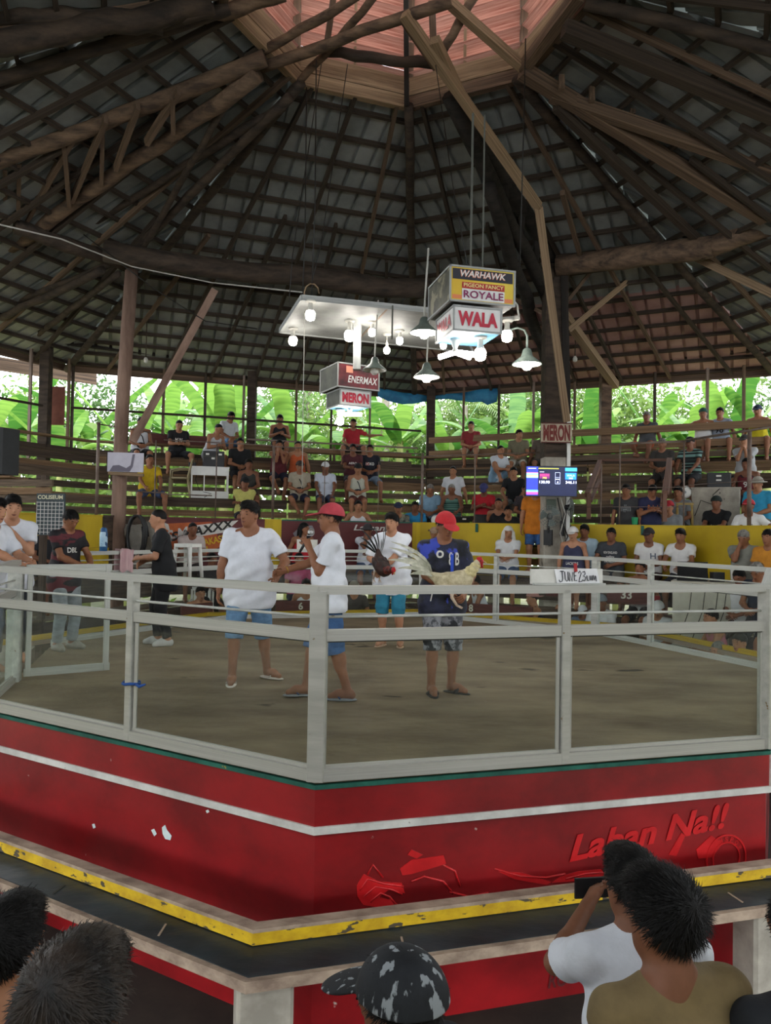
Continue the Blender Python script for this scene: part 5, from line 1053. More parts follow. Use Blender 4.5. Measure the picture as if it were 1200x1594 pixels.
stand_row(1011, 'D', 'person in navy tee with orange script standing and looking down', turn=35, sc_='272a4a', bc='8a837c', arms='phone', look=(0, .5), prints=[('Rebel', PO, .18, .09, .34)], h=.97, dr=.25)
stand_row(833, 'L2', 'person in orange polo and denim shorts standing on stairs under the screen', dr=.45, sc_='c8761c', botmat=denim('3c66a0'), bot='shorts', arms='down', shoes=('flip', '4a4038', '4a4038'), w=1.08, h=1.02)

# ------------------------------------------------------------------ nearest spectators, seen from behind
fg = 'spectators nearest the camera'
person('person in tan sleeveless shirt with spiky black hair, seen from behind', (.80, 2.0, 1.17), 108, shirt='tee', sleeve=.14, sc_='7c6a48', hair='messy', look=(.25, .0), arms='lap', lean=.05, drop=.5, group=fg, vox=.005, skin=2)
f4 = person('person in white tee filming with a phone at the counter', (.88, 2.46, 1.03), 98, sc_='d2d6de', hair='full', look=(.2, .05), rh=(.17, .36, .58), lh=(-.03, .40, .55), lean=.12, drop=.47, group=fg, vox=.006, skin=2, loose=.02)
person('person in black and grey patterned cap facing left below the counter', (.14, 1.70, 1.12), 152, sc_='1d2026', hair='short', cap='cap', capmat=mat('patterned_cap_cloth', '14161a', '24272c', .8, scale=(8, 8, 8), c3='8e9498', c3lim=.57, c3scale=(30, 30, 9)), arms='lap', look=(-.15, .15), drop=.5, group=fg, vox=.005, skin=2)
person('person with greying brown hair at the bottom left corner', (-.54, 1.20, 1.38), 85, sc_='2a2c30', hair='full', hc='b', arms='lap', drop=.5, group=fg, vox=.005, look=(-.1, .2), skin=2)
person('person with smooth black hair at the left edge of the counter', (-.98, 1.88, 1.11), 92, sc_='3a2a44', hair='full', arms='lap', drop=.5, group=fg, vox=.006, look=(-.2, .1), skin=1)
person('person in black tee at the right edge near the counter', (1.18, 1.95, 1.14), 100, sc_='202328', hair='short', arms='lap', drop=.5, group=fg, vox=.006, skin=1)
ph = empty('phone', (f4['root'].location.x - .03, f4['root'].location.y + .49, 1.605), R(8)); tag(ph, 'black phone held sideways by the white-shirted spectator', 'phone')
o = obj('case', bbox_geo((0, 0, 0), (.165, .010, .078), .004), BLK, ph); o = obj('camera_bump', bbox_geo((-.06, .007, .02), (.025, .006, .025), .004), BLK, ph)
for (x0, y0, z0, wdt, lb_) in ((.60, 2.46, 1.025, .9, 'short plank bench under the white-shirted spectator'), (-1.38, 1.86, 1.105, 1.0, 'plank bench under the black-haired spectator at left'), (-.25, 1.68, 1.115, .8, 'plank bench under the spectator in patterned cap'), (.98, 1.92, 1.135, .6, 'plank bench under the black-shirted spectator'), (.58, 1.98, 1.165, .38, 'narrow stool plank under the person in tan'), (-.84, 1.18, 1.375, .6, 'plank seat under the greying spectator')):
    b_ = empty('bench', (x0, y0, 0)); tag(b_, lb_, 'bench', 'benches at the near side')
    beam('seat_plank', (0, 0, z0 - .025), (wdt, 0, z0 - .025), .24, .045, W_PLANK, b_)
    for x in (.08, wdt - .08): beam('leg', (x, 0, 0), (x, 0, z0 - .045), .08, .06, W_PLANK2, b_, up=(0, 1, 0))

# ------------------------------------------------------------------ lamps and hanging signs above the ring
BULB = mat('lit_bulb', 'fff8ee', emit=11); TUBE_L = mat('lit_tube', 'fbfbff', emit=8); BASEW = mat('bulb_base_white', 'b8b6ae', rough=.5)
PLATE = mat('painted_white_board', '868886', 'a2a4a1', .6, scale=(3, 3, 3), c3='6d675c', c3lim=.72, c3scale=(14, 14, 14)); ENAM = mat('green_grey_enamel', '4f5a54', '6e7a72', .4, scale=(9, 9, 9)); ENAMW = mat('white_enamel_inside', 'd5d5cc', rough=.4)
ZB = 5.72
lbd = empty('light_board'); tag(lbd, 'large white suspended board carrying bulbs above the ring', 'board')
cs = [PZ(470, 466, ZB), PZ(700, 489, ZB), PZ(735, 549, ZB), PZ(436, 517, ZB)]
obj('board', prism_geo([(p.x, p.y) for p in cs][::-1], ZB, ZB + .03), PLATE, lbd)
for i in range(4): 
    a_, b_ = cs[i], cs[(i + 1) % 4]; beam('edge_strip', a_ + Vector((0, 0, .02)), b_ + Vector((0, 0, .02)), .035, .07, PLATE, lbd)
m1, m2 = cs[0].lerp(cs[1], .57), cs[3].lerp(cs[2], .38); beam('joint_strip', m1 - Vector((0, 0, .003)), m2 - Vector((0, 0, .003)), .02, .008, BOARDW, lbd)
for t in (.12, .5): 
    p = cs[0].lerp(cs[3], t) + Vector((.15, 0, 0)); tube('hanging_rope', [p + Vector((0, 0, .03)), p + Vector((.02, 0, 1.2)), p + Vector((.0, 0, 3.0))], .008, WIRE, lbd, 5)
    tube('rope_loop', [p + Vector((.09 * math.cos(i * .6), 0, .13 + .12 * math.sin(i * .6))) for i in range(11)], .009, W_PALE, lbd, 5)
def bulb(px, py, z, label, drop=.0, big=1.0, rose=True):
    """bulb whose glowing end is at photo px,py and which is fixed to a surface at height z"""
    p = PZ(px, py, z - .17 * big - drop); rt_ = empty('light_bulb', (p.x, p.y, z)); tag(rt_, label, 'bulb', 'lit bulbs over the ring')
    if rose: lathe('ceiling_rose', [(0, 0), (.065, 0), (.06, -.02), (.025, -.03), (0, -.03)], BASEW, rt_)
    if drop: tube('cord', [(0, 0, -.02), (0, 0, -drop - .02)], .006, WIREW, rt_, 6)
    s = big; d_ = -drop
    lathe('socket', [(.022 * s, d_ - .02), (.028 * s, d_ - .05 * s), (.028 * s, d_ - .09 * s), (.046 * s, d_ - .125 * s)], BASEW, rt_)
    g = lathe('glowing_globe', [(.046 * s, d_ - .125 * s), (.058 * s, d_ - .15 * s), (.058 * s, d_ - .19 * s), (.048 * s, d_ - .225 * s), (.02 * s, d_ - .24 * s), (.001, d_ - .242 * s)], BULB, rt_, n=14)
    return rt_
bulb(483, 490, ZB, 'lit bulb at the near left corner of the white board'); bulb(456, 530, ZB, 'lit bulb hanging at the far left corner of the white board'); bulb(544, 522, ZB, 'large lit bulb in the middle of the white board', big=1.15)
bulb(579, 517, ZB, 'lit bulb half hidden behind the dark hanger plate', big=.8); bulb(622, 530, ZB, 'lit bulb right of the dark hanger plate', big=.8); bulb(602, 545, ZB, 'small lit bulb below the far edge of the white board', drop=.1, big=.75); bulb(690, 537, ZB, 'lit bulb under the far right of the white board', big=.8)
# signs: two stacked boxes hung from arms
def sign_box(rt_, nm, c0, ex_, ey_, w_, d_, z0, z1, frame=PLATE, under=None, left=None, front=None, fr=.018):
    """box whose near corner is c0, front face along ex_, left face along ey_"""
    def q(u, v, z): return Vector((c0.x, c0.y, 0)) + ex_ * u + ey_ * v + Vector((0, 0, z))
    V = [q(0, 0, z0), q(w_, 0, z0), q(w_, d_, z0), q(0, d_, z0), q(0, 0, z1), q(w_, 0, z1), q(w_, d_, z1), q(0, d_, z1)]
    me = mesh(nm, V, [(3, 2, 1, 0), (4, 5, 6, 7), (0, 1, 5, 4), (1, 2, 6, 5), (2, 3, 7, 6), (3, 0, 4, 7)], False, [under or frame, frame, front or frame, left or frame], [0, 1, 2, 3, 3, 3])
    o = obj(nm, me, None, rt_)
    for a_, b_ in ((V[0], V[1]), (V[4], V[5]), (V[0], V[4]), (V[1], V[5]), (V[3], V[0]), (V[7], V[4]), (V[3], V[7])): beam('frame_strip', a_, b_, fr, fr, frame, rt_, ext=fr)
    return q
SGY = mat('sign_yellow_gradient', 'c9a52c', 'd8c44a', .5, scale=(2, 2, 2)); SGB = mat('sign_dark_band', '22202c', rough=.5); SGR = mat('sign_red_print', 'a52a28', rough=.5); SGRED = mat('sign_crimson', 'ad1f36', rough=.5); SGW = mat('sign_white', 'c9c8c6', 'd8d7d4', .55, scale=(5, 5, 5)); SGP = mat('sign_purple', '7a2450', rough=.5); SBL = mat('sign_blue_underside', '5f97b8', '7fb3d0', .5, scale=(3, 3, 3)); SOR = mat('sign_orange', 'd07a4a', rough=.5); SGK = mat('sign_dark_photo', '23241f', '5c5a48', .5, scale=(5, 5, 5), c3='7f7a62', c3lim=.55); SDK = mat('sign_dark_grey_side', '3f403c', '57584f', .6, scale=(4, 4, 4))
def rel(p, q): 
    v = q - p; v.z = 0; return v.normalized(), v.length
up = Vector((0, 0, 1))
ws = empty('hanging_sign'); tag(ws, 'lit hanging box sign reading WARHAWK over WALA', 'sign')
dW = 6.6; zt, zb = P(701, 413, dW).z, P(702, 467, dW).z
c0 = P(701, 440, dW); e1_, _ = rel(c0, PZ(804, 424, zt)); wW = .62; e2_, _ = rel(c0, PZ(661, 453, zt)); dWd = min(1.0, (PZ(661, 453, zt) - c0).length)
e2_ = Vector((-e1_.y, e1_.x, 0)); e2_ = e2_ if e2_.y > 0 else -e2_
q = sign_box(ws, 'upper_box', c0, e1_, e2_, wW, .66, zb, zt, PLATE, SDK, SGK, SGY)
def panel(rt_, nm, q, u0, u1, z0, z1, m_, out=.004): 
    V = [q(u0, -out, z0), q(u1, -out, z0), q(u1, -out, z1), q(u0, -out, z1)]; return obj(nm, ([tuple(v) for v in V], [(0, 1, 2, 3)]), m_, rt_)
hW = zt - zb; panel(ws, 'dark_band', q, .02, wW - .02, zb + hW * .63, zt - .02, SGB); panel(ws, 'orange_fade', q, .02, wW - .02, zb + .02, zb + hW * .18, SOR, .003); panel(ws, 'red_band', q, .11, wW - .10, zb + hW * .38, zb + hW * .56, SGR, .006); panel(ws, 'white_band', q, .11, wW - .10, zb + hW * .05, zb + hW * .37, SGW, .006)
text('lettering', 'WARHAWK', q(wW / 2, -.008, zb + hW * .80), e1_, up, wW * .72, hW * .20, mat('sign_salmon', 'd08a72', rough=.5), ws, shear=.2, bold=.045, ext=.002); text('lettering', 'WARHAWK', q(wW / 2, -.008, zb + hW * .80), e1_, up, wW * .70, hW * .17, SGW, ws, shear=.2, bold=.01, ext=.006)
text('lettering', 'PIGEON FANCY', q(wW / 2 + .005, -.01, zb + hW * .47), e1_, up, wW * .62, hW * .11, mat('sign_pale_yellow', 'e0cf8a', rough=.5), ws, bold=.012); text('lettering', 'ROYALE', q(wW / 2 + .005, -.01, zb + hW * .21), e1_, up, wW * .62, hW * .22, SGP, ws, bold=.018)
zt2, zb2 = zb - .03, P(711, 510, dW).z; c1 = Vector((c0.x, c0.y, 0)) + e1_ * .055 + e2_ * .05; wL_ = .46
q2 = sign_box(ws, 'lower_box', c1, e1_, e2_, wL_, .52, zb2, zt2, PLATE, SBL, SGW, SGW)
text('lettering', 'WALA', q2(wL_ / 2, -.004, (zt2 + zb2) / 2), e1_, up, wL_ * .84, (zt2 - zb2) * .62, SGRED, ws, bold=.05)
text('lettering', 'WALA', q2(-.004, .27, (zt2 + zb2) / 2), -e2_, up, .42, (zt2 - zb2) * .55, SGRED, ws, bold=.04)
beam('hanger_post', q(.3, .3, zt), q(.3, .3, zt + 1.6), .02, .02, SDK, ws, up=(1, 0, 0)); beam('hanger_post', q(.42, .3, zt), q(.42, .3, zt + 1.6), .015, .015, SDK, ws, up=(1, 0, 0))
b1 = q2(.32, .16, zb2); 
def bulb_at(p, label, big=1.0):
    o = bulb(600, 500, 5, label, big=big); o.location = p; return o
bulb_at(b1, 'lit bulb under the blue bottom of the WALA sign', .95)
ft = empty('tube_lamp', q2(.12, .30, zb2)); tag(ft, 'lit crossed fluorescent tube lamp under the WALA sign', 'lamp')
lathe('mount', [(0, 0), (.05, 0), (.045, -.03), (.02, -.09), (.03, -.13), (0, -.13)], BASEW, ft)
for an, L in ((.45, .17), (-.2, .20), (2.6, .17)): tube('glowing_tube', [(0, 0, -.13), (math.cos(an) * L, math.sin(an) * L, -.16)], .026, TUBE_L, ft, 10)
ms = empty('hanging_sign'); tag(ms, 'smaller hanging box sign reading MERON beyond the white board', 'sign')
dM = 9.9; zt, zb = P(526, 564, dM).z, P(526, 601, dM).z; c0 = P(526, 580, dM); e1_, _ = rel(c0, PZ(595, 573, zt)); e2_ = Vector((-e1_.y, e1_.x, 0)); wW = .62; hW = zt - zb
SMX = mat('sign_dark_red_photo', '3a1c1e', '7a2830', .5, scale=(4, 4, 4)); q = sign_box(ms, 'upper_box', c0, e1_, e2_, wW, .62, zb, zt, PLATE, SDK, SDK, SMX)
text('lettering', 'ENERMAX', q(wW / 2 + .06, -.006, zb + hW * .36), e1_, up, wW * .72, hW * .30, SGW, ms, shear=.2, bold=.012, ext=.002); panel(ms, 'red_flash', q, .12, .22, zb + hW * .62, zb + hW * .9, mat('sign_salmon', 'd08a72'), .005)
zt2, zb2 = zb - .02, P(531, 628, dM).z; c1 = Vector((c0.x, c0.y, 0)) + e1_ * .06 + e2_ * .05; q2 = sign_box(ms, 'lower_box', c1, e1_, e2_, .46, .46, zb2, zt2, PLATE, SBL, SDK, SGW)
text('lettering', 'MERON', q2(.23, -.004, (zt2 + zb2) / 2), e1_, up, .40, (zt2 - zb2) * .66, SGRED, ms, bold=.05)
ap_ = P(556, 540, dM - .1); beam('white_hanger', Vector((ap_.x, ap_.y, ZB)), Vector((ap_.x, ap_.y, zt - .12)), .12, .10, PLATE, ms, up=(1, 0, 0)); dp = PZ(611, 478, ZB); beam('dark_hanger', Vector((dp.x, dp.y, ZB - .38)), Vector((dp.x, dp.y, ZB)), .14, .02, SDK, lbd, up=(1, 0, 0))
ft = empty('tube_lamp', q2(.24, .2, zb2)); tag(ft, 'lit straight tube lamp under the MERON sign', 'lamp'); lathe('mount', [(0, 0), (.04, 0), (.035, -.03), (.02, -.07), (0, -.07)], BASEW, ft); tube('glowing_tube', [(-.17, 0, -.09), (.17, -.02, -.09)], .024, TUBE_L, ft, 10)
bulb_at(q2(.14, .3, zb2) + Vector((0, 0, -.02)), 'lit bulb under the MERON sign beside its tube lamp', .9)
def shade_lamp(px, py, d, label, lit=True, goose=None, s=1.0):
    """enamel shade whose rim centre is at px,py at distance d"""
    p = P(px, py, d); rt_ = empty('shade_lamp', p); tag(rt_, label, 'lamp', 'enamel shade lamps')
    lathe('shade', [(.03 * s, .17 * s), (.045 * s, .15 * s), (.06 * s, .09 * s), (.15 * s, .015 * s), (.158 * s, 0), (.15 * s, .006 * s), (.055 * s, .08 * s), (.03 * s, .15 * s)], ENAM, rt_, n=24); lathe('shade_lining', [(.148 * s, .004 * s), (.053 * s, .078 * s), (.0, .13 * s)], ENAMW, rt_, n=24)
    lathe('bulb', [(.02, .08 * s), (.05 * s, .03 * s), (.055 * s, -.02 * s), (.03 * s, -.05 * s), (.001, -.056 * s)], BULB if lit else BASEW, rt_, n=12)
    pts = [(0, 0, .16 * s), (0, 0, .24 * s)] + ([(0, 0, .30 * s), (-.03, 0, .36 * s), (-.10, 0, .385 * s), (-.2, .03, .36 * s)] if goose else [(.01, 0, .5 * s), (.03, 0, .9 * s)])
    tube('arm', pts, .012 * s if goose else .01, ENAM if goose else WIREW, rt_, 7); return rt_
shade_lamp(664, 588, 8.4, 'lit grey enamel shade lamp right of the MERON sign', s=1.0); shade_lamp(660, 519, 7.3, 'lit dark enamel shade lamp behind the WALA sign', s=.95); shade_lamp(820, 568, 7.6, 'lit enamel shade lamp on a gooseneck right of the WALA sign', goose=True); shade_lamp(583, 577, 9.3, 'unlit pale enamel shade lamp above the MERON sign', lit=False, s=1.0)
rb = P(789, 525, 7.4); o = bulb_at(rb + Vector((0, 0, .18)), 'lit bulb on the bracket right of the WALA sign', .95)
br = empty('lamp_bracket', rb + Vector((0, 0, .18))); tag(br, 'white pipe bracket with loop beside the WALA sign', 'bracket'); tube('pipe', [(.12, 0, 0), (.10, 0, .15), (.03, 0, .22), (-.06, 0, .20), (-.10, 0, .12)], .011, BASEW, br, 6); beam('arm', (-.4, .25, .02), (.12, 0, .02), .04, .04, BASEW, br)
# two more small bare bulbs under the eaves, unlit
for px, py in ((227, 560), (895, 558), (511, 590)):
    p = P(px, py, 15.5); rt_ = empty('spare_bulb', p); tag(rt_, {227: 'small unlit bulb hanging beside the left column', 895: 'small unlit bulb hanging right of the right column', 511: 'small unlit bulb hanging left of the MERON sign'}[px], 'bulb'); lathe('globe', [(.02, .05), (.05, 0), (.045, -.05), (.001, -.08)], BASEW, rt_, n=10); tube('cord', [(0, 0, .05), (0, 0, .6), (0, 0, 1.2)], .012, W_DARK, rt_, 5)
# wires
def wire(label, pts, r_=.008, m_=WIRE):
    o = tube('cable', pts, r_, m_, None, 5); tag(o, label, 'cable'); return o
wire('pale cable sagging across the upper left roof', [P(-20, 345, 8), P(95, 372, 9), P(205, 415, 10.5), P(330, 440, 11), P(470, 455, 9.4)], .010, WIREW)
wire('dark cable sagging from left beam towards the middle', [P(130, 365, 12), P(240, 450, 12.5), P(320, 500, 13), P(400, 512, 14)], .010)
wire('thin cord hanging down left of the white board', [P(541, 100, 9.6), P(500, 380, 9.6), P(485, 440, 9.2)], .006); wire('thin cord hanging down to the left end of board', [P(500, 100, 9.6), P(455, 400, 9.6), P(450, 470, 9.4)], .006); wire('thin pale cord from the board to the ring', [P(474, 470, 9.2), P(473, 560, 9.2), P(470, 760, 9.2)], .005, WIREW)
wire('dark cord hanging beside the sooty truss', [P(818, 60, 9.4), P(815, 200, 9.4), P(809, 415, 9.4)], .008); wire('thin dark cord above the WALA sign', [P(678, 100, 9.4), P(705, 290, 9.4), P(727, 410, 8)], .006)

# ------------------------------------------------------------------ right column fittings: board, screen, fans
d0 = 13.45
mb = empty('name_board'); tag(mb, 'weathered wooden board reading MERON on the right column', 'sign'); c_ = P(866, 674, d0); rX = Vector((1, -.02, 0)).normalized()
beam('board', c_ - rX * .28 , c_ + rX * .28, .04, .36, mat('pale_board_paint', '9c8f7c', 'b9ad98', .8, scale=(5, 5, 5)), mb); text('lettering', 'MERON', c_ - Vector((0, .022, 0)), rX, up, .49, .30, mat('brown_red_letter', '6b2a24', rough=.7), mb, bold=.05)
for s in (-1, 1): beam('edge', c_ + Vector((0, -.02, s * .175)) - rX * .28, c_ + Vector((0, -.02, s * .175)) + rX * .28, .02, .02, W_MAROON, mb)
tv = empty('score_screen'); tag(tv, 'wall screen showing MERON 130.93 and WALA 346.11', 'screen'); 
SN = mat('screen_navy', '16245e', '1c2c6c', .3, scale=(3, 3, 3), emit=.0)
def em(n, c, s=.55): return mat('screen_' + n, c, rough=.4, emit=s)
q0 = P(819, 771, d0 - .25); sW, sH = (897 - 819) / FPX * (d0 - .25), 45 / FPX * (d0 - .25)
def sq(u, v, o=0.0): return q0 + rX * (u * sW) + up * (v * sH) - Vector((0, o, 0))
beam('bezel', sq(0, .5) + Vector((0, .03, 0)), sq(1, .5) + Vector((0, .03, 0)), .05, sH + .03, BLK, tv, ext=.03)
def srect(u0, u1, v0, v1, m_, o): return obj('screen_area', ([tuple(sq(u0, v0, o)), tuple(sq(u1, v0, o)), tuple(sq(u1, v1, o)), tuple(sq(u0, v1, o))], [(0, 1, 2, 3)]), m_, tv)
srect(0, 1, 0, 1, em('navy', '14215c', .9), .001); srect(0, .23, 0, 1, em('blue', '202a80', .9), .003)
for u0, u1, v0, v1, c in ((0, .23, .77, .80, 'c2507a'), (0, .23, .70, .77, '5f9fd8'), (0, .23, .66, .70, 'a8b84a'), (0, .23, .61, .66, '6fa8d8'), (0, .23, .12, .19, '4f9fe8'), (0, .23, .04, .12, 'c83a7a'), (.77, 1, .86, .97, '2f9ae8'), (.26, .46, .59, .77, '52204e'), (.77, .99, .57, .80, '1d62d0')): srect(u0, u1, v0, v1, em(c, c, .9), .005)
def st(s, u, v, w_, h_, c): text('screen_lettering', s, sq(u, v, .008), rX, up, w_ * sW, h_ * sH, em('t' + c, c, .9), tv, bold=.01, ext=.001)
st('MERON', .36, .71, .18, .07, 'd8305c'); st('793', .36, .61, .08, .06, 'c8b840'); st('130.93', .36, .47, .20, .09, 'dfe8ff'); st('WALA', .88, .71, .16, .08, '8fd0ff'); st('305', .88, .61, .08, .06, 'a8c8a0'); st('346.11', .885, .47, .21, .09, 'dfe8ff'); st('FIGHT', .62, .57, .08, .03, 'dfe8ff'); st('4', .62, .47, .03, .06, 'dfe8ff'); srect(.03, .19, .925, .95, em('line', '9aa4c0', .8), .006); srect(.24, .64, .93, .95, em('c8c840', 'c8c840', .8), .006); srect(.26, .35, .81, .83, em('line', '9aa4c0', .8), .006)
for u0, u1, v0, v1 in ((.57, .67, .63, .64), (.57, .67, .80, .81), (.57, .67, .41, .42), (.57, .575, .42, .81), (.665, .67, .42, .81)): srect(u0, u1, v0, v1, em('line', '9aa4c0', .8), .006)
def fan(px, py, d, rz, label, rad=.2):
    p = P(px, py, d); rt_ = empty('wall_fan', p, rz); tag(rt_, label, 'fan')
    CG = mat('fan_cage_grey', '6a6e6c', rough=.4, metal=.4); FB = mat('fan_blade_grey', '56605c', '6c7872', .4, scale=(3, 3, 3))
    rings = [tube_geo([(rad * f * math.cos(i * math.pi / 12), -.06 + .05 * f * f, rad * f * math.sin(i * math.pi / 12)) for i in range(25)], .004, 4, False) for f in (1, .8, .6, .4, .2)]
    sp_ = [tube_geo([(0, -.06, 0), (rad * .6 * math.cos(a), -.045, rad * .6 * math.sin(a)), (rad * math.cos(a), -.01, rad * math.sin(a)), (rad * .5 * math.cos(a), .05, rad * .5 * math.sin(a))], .003, 4, False) for a in [i * math.pi / 10 for i in range(20)]]
    obj('cage', merge(rings + sp_), CG, rt_)
    for i in range(3):
        a = i * 2.094 + .4; V = [(0.02 * math.cos(a), -.02, .02 * math.sin(a))] + [(rad * .9 * math.cos(a + t), -.03 + .06 * t, rad * .9 * math.sin(a + t)) for t in (-.1, .25, .6, .95)]; obj('blade', (V, [(0, 1, 2), (0, 2, 3), (0, 3, 4)]), FB, rt_)
    o = lathe('motor', [(0, -.05), (.05, -.04), (.06, .02), (.045, .10), (0, .12)], BLK, rt_, n=12); o.rotation_euler = (-math.pi / 2, 0, 0)
    beam('stem', (0, .08, 0), (0, .12, -.3), .04, .05, BLK, rt_); o = obj('wall_mount', bbox_geo((0, .14, -.38), (.16, .08, .28), .02), BLK, rt_); return rt_
fan(856, 804, 13.3, 0, 'wall fan facing the ring on the column front'); fan(888, 790, 13.4, R(70), 'wall fan turned sideways at the right of the column')
o = obj('junction_box', bbox_geo((0, 0, 0), (.17, .06, .20), .01), mat('grey_green_box', '4a5348', rough=.6)); o.location = P(858, 786, 13.55); tag(o, 'grey-green junction box on the column below the screen', 'box')
for i, (pts, lb_) in enumerate((([(872, 772), (880, 800), (872, 830), (878, 850), (870, 870)], 'tangled cable on the white pipe'), ([(868, 775), (876, 815), (884, 835), (874, 855), (880, 885)], 'second tangled cable looping off the white pipe'))): wire(lb_, [P(x, y, 13.35) for x, y in pts], .012, (WIREW, WIRE)[i])

# ------------------------------------------------------------------ left side props
sh = empty('plank_shelf'); tag(sh, 'rough plank shelf carrying the loudspeaker at far left', 'shelf'); ds_ = 10.4
for (x0, x1, y, m_) in ((-40, 82, 752, W_PLANK), (-40, 80, 764, W_PLANK3), (-40, 60, 777, W_PLANK)): beam('plank', P(x0, y, ds_), P(x1, y, ds_), .06, .10, m_, sh)
beam('top_board', P(-40, 743, ds_ + .25), P(30, 744, ds_ + .25), .55, .03, W_PLANK3, sh)
for x in (-30, 70): beam('leg', P(x, 740, ds_ + .05), Vector((P(x, 740, ds_ + .05).x, ds_ + .05, 0)), .08, .08, W_PLANK2, sh, up=(1, 0, 0))
spk = empty('loudspeaker', P(-2, 741, ds_ + .2), R(-18)); tag(spk, 'black loudspeaker on plank shelf at the left edge', 'speaker')
obj('cabinet', bbox_geo((0, 0, .345), (.42, .36, .66), .03), BLK, spk); obj('grille', bbox_geo((0, -.185, .345), (.36, .012, .60), .004), mat('grille_dark', '25292c', rough=.7), spk); obj('label', bbox_geo((.15, -.195, .57), (.05, .004, .10)), PG, spk); obj('badge', bbox_geo((.14, -.195, .08), (.035, .004, .035)), PO, spk)
o = obj('plywood_board', bbox_geo((0, 0, 0), (.36, .03, .85), .0), mat('brown_plywood', '63372a', '7d4a3a', .8, scale=(3, 3, 3))); o.location = row_point(88, OUT, 5.62)[0]; tag(o, 'brown plywood panel hanging between two outer posts', 'panel')
wp = empty('white_panel', P(195, 737, CL.y - .28), R(6)); tag(wp, 'white flat panel on wooden bracket on the left column', 'panel')
o = obj('panel', bbox_geo((0, 0, .19), (.60, .05, .33), .006), mat('white_lilac_panel', 'b3b0be', 'c6c3cf', .5, scale=(3, 3, 3)), wp); beam('bracket', (-.28, .02, 0), (.30, .02, -.02), .10, .05, W_PALE, wp); obj('dark_side', bbox_geo((-.30, .0, .19), (.012, .06, .33)), BLK, wp)
V = [(-.26, -.029, .03), (.08, -.029, .03), (.13, -.029, .12), (.16, -.029, .33), (.12, -.029, .33), (.09, -.029, .14), (.02, -.029, .09), (-.1, -.029, .14), (-.2, -.029, .13)]; obj('painted_shadow', (V, [tuple(range(len(V)))]), mat('shadow_lilac_grey', '6a6573', rough=.6), wp)  # shadow lying on the panel, painted as a flat grey shape
ft_ = empty('frame_table', row_point(326, ROWS['U2'][0] + .12, ROWS['U2'][1])[0], R(15)); tag(ft_, 'white metal frame table with open shelf on the left stand', 'table')
for x in (-.38, .38):
    for y in (0, .34): beam('leg', (x, y, 0), (x, y, .66), .03, .03, WPL, ft_, up=(1, 0, 0))
for z_ in (.58, .07): obj('apron', bbox_geo((0, -.01, z_), (.80, .02, .17)), WPL, ft_)
obj('table_top', bbox_geo((0, .17, .675), (.82, .40, .025)), WPL, ft_); beam('divider', (-.12, 0, .1), (-.12, 0, .56), .02, .02, WPL, ft_, up=(1, 0, 0))
bx_ = row_point(326, ROWS['U2'][0] + .28, ROWS['U2'][1] + .69)[0]
o = empty('equipment_case', bx_, R(15)); tag(o, 'black equipment case with stickers on the frame table', 'case'); obj('body', bbox_geo((.08, 0, .17), (.46, .26, .34), .02), BLK, o); obj('lid_edge', bbox_geo((.08, -.135, .22), (.46, .012, .02)), ALUD, o)
for x in (-.05, .07, .22): obj('sticker', bbox_geo((x, -.135, .27 if x != .07 else .18), (.07, .006, .04)), PW, o)
o = empty('router_box', bx_ + Vector((-.35, -.1, 0)), R(15)); tag(o, 'small dark device left of the equipment case', 'device'); obj('body', bbox_geo((0, 0, .04), (.16, .14, .08), .01), BLK, o); tube('antenna', [(.1, 0, .04), (.11, 0, .2)], .006, BLK, o, 5)
wire('dark cables dangling from the frame table', [ft_.location + Vector((x, -.05, z)) for x, z in ((-.25, .68), (-.3, .4), (-.2, .15), (.05, .1), (-.1, .02))], .008)
def plastic_chair(loc, rz, m_, label):
    c = empty('plastic_chair', loc, rz); tag(c, label, 'chair'); V, F = bbox_geo((0, 0, .42), (.42, .40, .03), .05); obj('seat', (V, F), m_, c)
    for x in (-.18, .18):
        tube('front_leg', [(x, .18, .41), (x * 1.12, .2, 0)], [.025, .02], m_, c, 6); tube('rear_leg', [(x, -.18, .41), (x * 1.12, -.24, 0)], [.025, .02], m_, c, 6); tube('armrest', [(x, -.2, .62), (x * 1.1, 0, .62), (x * 1.1, .17, .58), (x, .18, .42)], .018, m_, c, 6)
        tube('back_post', [(x, -.18, .42), (x, -.27, .8)], .022, m_, c, 6)
    for i in range(4): beam('back_slat', (-.12 + i * .08, -.19, .46), (-.12 + i * .08, -.265, .80), .05, .012, m_, c, up=(0, 1, 0))
    beam('back_top', (-.18, -.27, .81), (.18, -.27, .81), .03, .06, m_, c); return c
plastic_chair(row_point(279, ROWS['U2'][0] + .3, ROWS['U2'][1])[0], R(100), mat('beige_plastic', '8c8060', 'a89b7a', .5, scale=(4, 4, 4)), 'beige plastic chair beside the white frame table')
plastic_chair(row_point(312, ROWS['L0'][0] + .25, ROWS['L0'][1])[0] - Vector((0, 0, 0)), R(190), WPL, 'white plastic chair under the floral top')
sb_ = empty('score_board', P(78, 832, 9.9), R(-12)); tag(sb_, 'dark tally board headed COLISEUM with a white grid', 'board'); DKB = mat('dark_green_board', '2a3338', '3a464b', .6, scale=(3, 3, 3)); 
obj('panel', bbox_geo((0, 0, .27), (.42, .03, .56)), DKB, sb_); text('heading', 'COLISEUM', (0, -.016, .50), (1, 0, 0), (0, 0, 1), .38, .055, mat('print_cream', 'c9c6a8', rough=.7), sb_, bold=.03)
for i in range(9): beam('grid_line', (-.2, -.018, .03 + i * .05), (.2, -.018, .03 + i * .05), .004, .006, PW, sb_)
for i in range(8): beam('grid_line', (-.2 + i * .057, -.018, .0), (-.2 + i * .057, -.018, .44), .004, .006, PW, sb_, up=(0, 1, 0))
